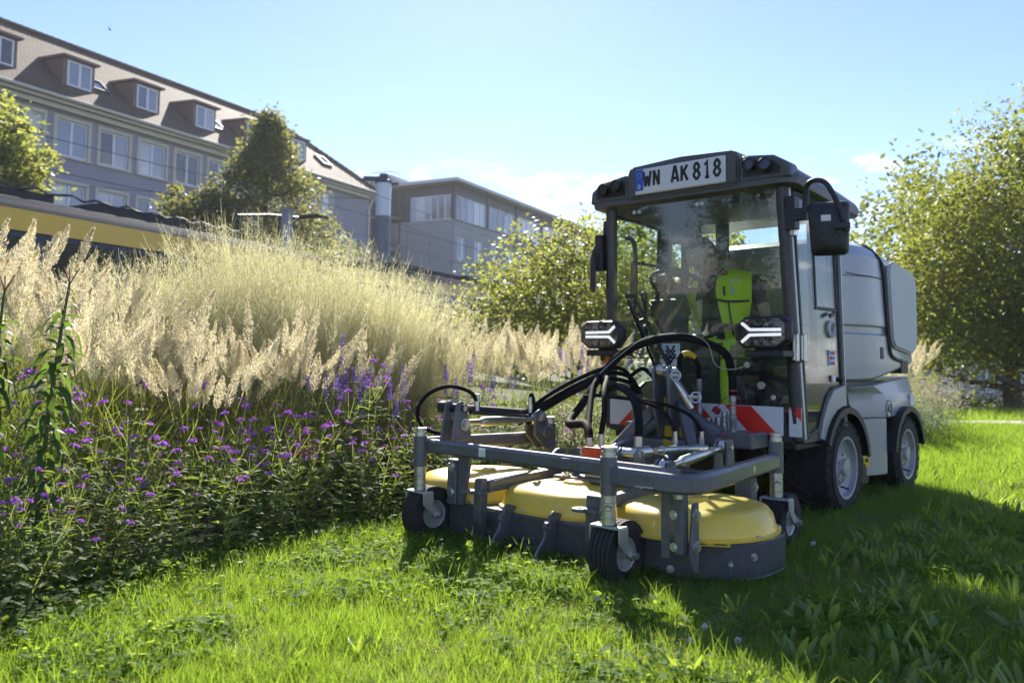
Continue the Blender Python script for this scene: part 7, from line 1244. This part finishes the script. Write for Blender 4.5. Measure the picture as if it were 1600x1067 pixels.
# ---- daisies, clover heads, fallen petals
def daisy(px, py, h, lb):
    x, y = gpt(px, py); T = thing('daisy', lb, 'flower', (x, y, 0), U(0, 6.28), 'white daisies in the lawn'); mb = MB(); mb.tube([(0, 0, 0), (0.004, 0, h * 0.5), (0, 0.003, h)], 0.0013, 5); mb.build('stem', lf_verb, T, org=(0, 0, 0)); a = np.arange(14) * 2 * PI / 14; V, F = leaves(np.tile([[0, 0.003, h]], (14, 1)), np.stack([np.cos(a), np.sin(a), 0.15 + 0 * a], 1), np.full(14, 0.012), np.full(14, 0.0042), 0.1, 'oval', 0.05); link('petals', npmesh('petals', V, F, lf_white), T); mb = MB(); mb.lathe([(0, 0.003), (0.0035, 0.002), (0.0042, 0)], (0, 0.003, h), n=10); mb.build('flower_eye', m_pollen, T, org=(0, 0, 0))
for px, py, h, lb in ((373, 903, 0.06, 'single daisy at the edge of sun and shade in the lawn'), (394, 868, 0.09, 'left daisy of the trio standing at the bed edge'), (402, 860, 0.1, 'tallest daisy of the trio at the bed edge'), (408, 872, 0.08, 'right daisy of the trio at the bed edge'), (352, 852, 0.05, 'small daisy half hidden under the verbenas'), (460, 855, 0.05, 'daisy between the bed edge and the caster wheel')): daisy(px, py, h, lb)
def chead(px, py, h, lb):
    x, y = gpt(px, py); T = thing('clover_flower', lb, 'flower', (x, y, 0), 0, 'white clover flowers'); mb = MB(); mb.tube([(0, 0, 0), (0.003, 0, h)], 0.0012, 5); mb.build('stem', lf_verb, T, org=(0, 0, 0)); n = 60; P = unit(RNG.normal(0, 1, (n, 3))) * 0.008 + np.array([0.003, 0, h]); V, F = cards(P, 0.008, 0, 1.8); link('flower_head', npmesh('flower_head', V, F, lf_white), T)
for px, py, h, lb in ((1141, 925, 0.1, 'white clover head in front of the deck skirt'), (1100, 1005, 0.05, 'white clover head in the shadow stripe below the deck'), (966, 962, 0.05, 'white clover head beside the front caster wheel'), (931, 958, 0.05, 'clover head in the sun left of the front caster'), (1152, 1022, 0.04, 'low white clover head near the bottom right of centre'), (1078, 1023, 0.04, 'half hidden white clover head in the shaded grass'), (640, 880, 0.03, 'white clover head right of the left caster wheel'), (1270, 870, 0.06, 'white clover head in the shaded weeds near the rear caster')): chead(px, py, h, lb)
for px, py, lb in ((23, 1018, 'white fallen petal at the lower left edge'), (160, 1022, 'white fallen petal lying in the lower left lawn'), (197, 1054, 'white fallen petal nearest the bottom left')):
    x, y = gpt(px, py); V, F = leaves(np.array([[x, y, 0.055]]), np.array([[1, 0.3, 0.05]]), np.array([0.03]), np.array([0.016]), 0.2, 'oval', 0.2); tag(link('fallen_petal', npmesh('fallen_petal', V, F, lf_white)), lb, 'petal', 'fallen white petals')
# ---- a bird high over the roofs and a short vapour trail
mb = MB(); mb.lathe([(0, -0.13), (0.03, -0.09), (0.045, 0), (0.03, 0.09), (0.0, 0.16)], (0, 0, 0), (1, 0, 0), 10); BD = thing('bird', 'small dark bird flying high above the roof ridge', 'bird', (-15.2, 30, 13.0)); mb.build('body', m_tk, BD, org=(0, 0, 0)); mb = MB()
for s in (-1, 1): mb.prism([(-0.06, 0), (0.07, 0), (0.02, 0.3), (-0.03, 0.32)], (0, 0.02 * s, 0.02), (1, 0, 0), (0, s, 0.35), (0, 0, 0.01))
mb.build('wing', m_tk, BD, org=(0, 0, 0)); BD.scale = (0.45, 0.45, 0.45)

# ---- cut grass lying on the mower deck
n = 1500; lx = U(-0.9, 0.92, n); ly = -1.605 + 0.32 * U(-1, 1, n); lx = np.where(U(0, 1, n) < 0.3, lx, np.sign(lx) * (0.3 + 0.6 * np.abs(lx) ** 0.8)); ly = np.where(U(0, 1, n) < 0.55, -1.88 - 0.05 * U(0, 1, n), ly)
k = (np.abs(lx) / 0.93) ** 3.1 + (np.abs(ly + 1.605) / 0.33) ** 3.1 < 0.97; lx, ly = lx[k], ly[k]; zz = np.full(len(lx), 0.1735)
for cx in (0.6, 0.0, -0.6):
    rr = np.hypot(lx - cx, (ly + 1.62)); zz = np.where(rr < 0.34, 0.2, zz)
k = zz < 0.18; P = np.stack([lx[k], ly[k] + 1.6, zz[k]], 1); V, F = cards(P, 0.014, 0.97, 5.0); link('grass_clippings', npmesh('grass_clippings', V, F, lf_dry), MW)['kind'] = 'stuff'
# ------------------------------------------------------------------ air: scattering volume added to pale the far houses like lens glare
m_hz = bpy.data.materials.new('glare_haze'); m_hz.use_nodes = True; t_ = m_hz.node_tree; t_.nodes.clear(); o_ = t_.nodes.new('ShaderNodeOutputMaterial'); v_ = t_.nodes.new('ShaderNodeVolumePrincipled')
v_.inputs['Color'].default_value = (0.93, 0.95, 1.0, 1); v_.inputs['Density'].default_value = 0.0005; v_.inputs['Anisotropy'].default_value = 0.35; t_.links.new(v_.outputs[0], o_.inputs['Volume'])
mb = MB(); mb.b2((-950, -950, -3.4), (950, 950, 20.5)); tag(mb.build('glare_haze', m_hz), kind='stuff', label='thin veil of air added to imitate sun glare over the far houses')
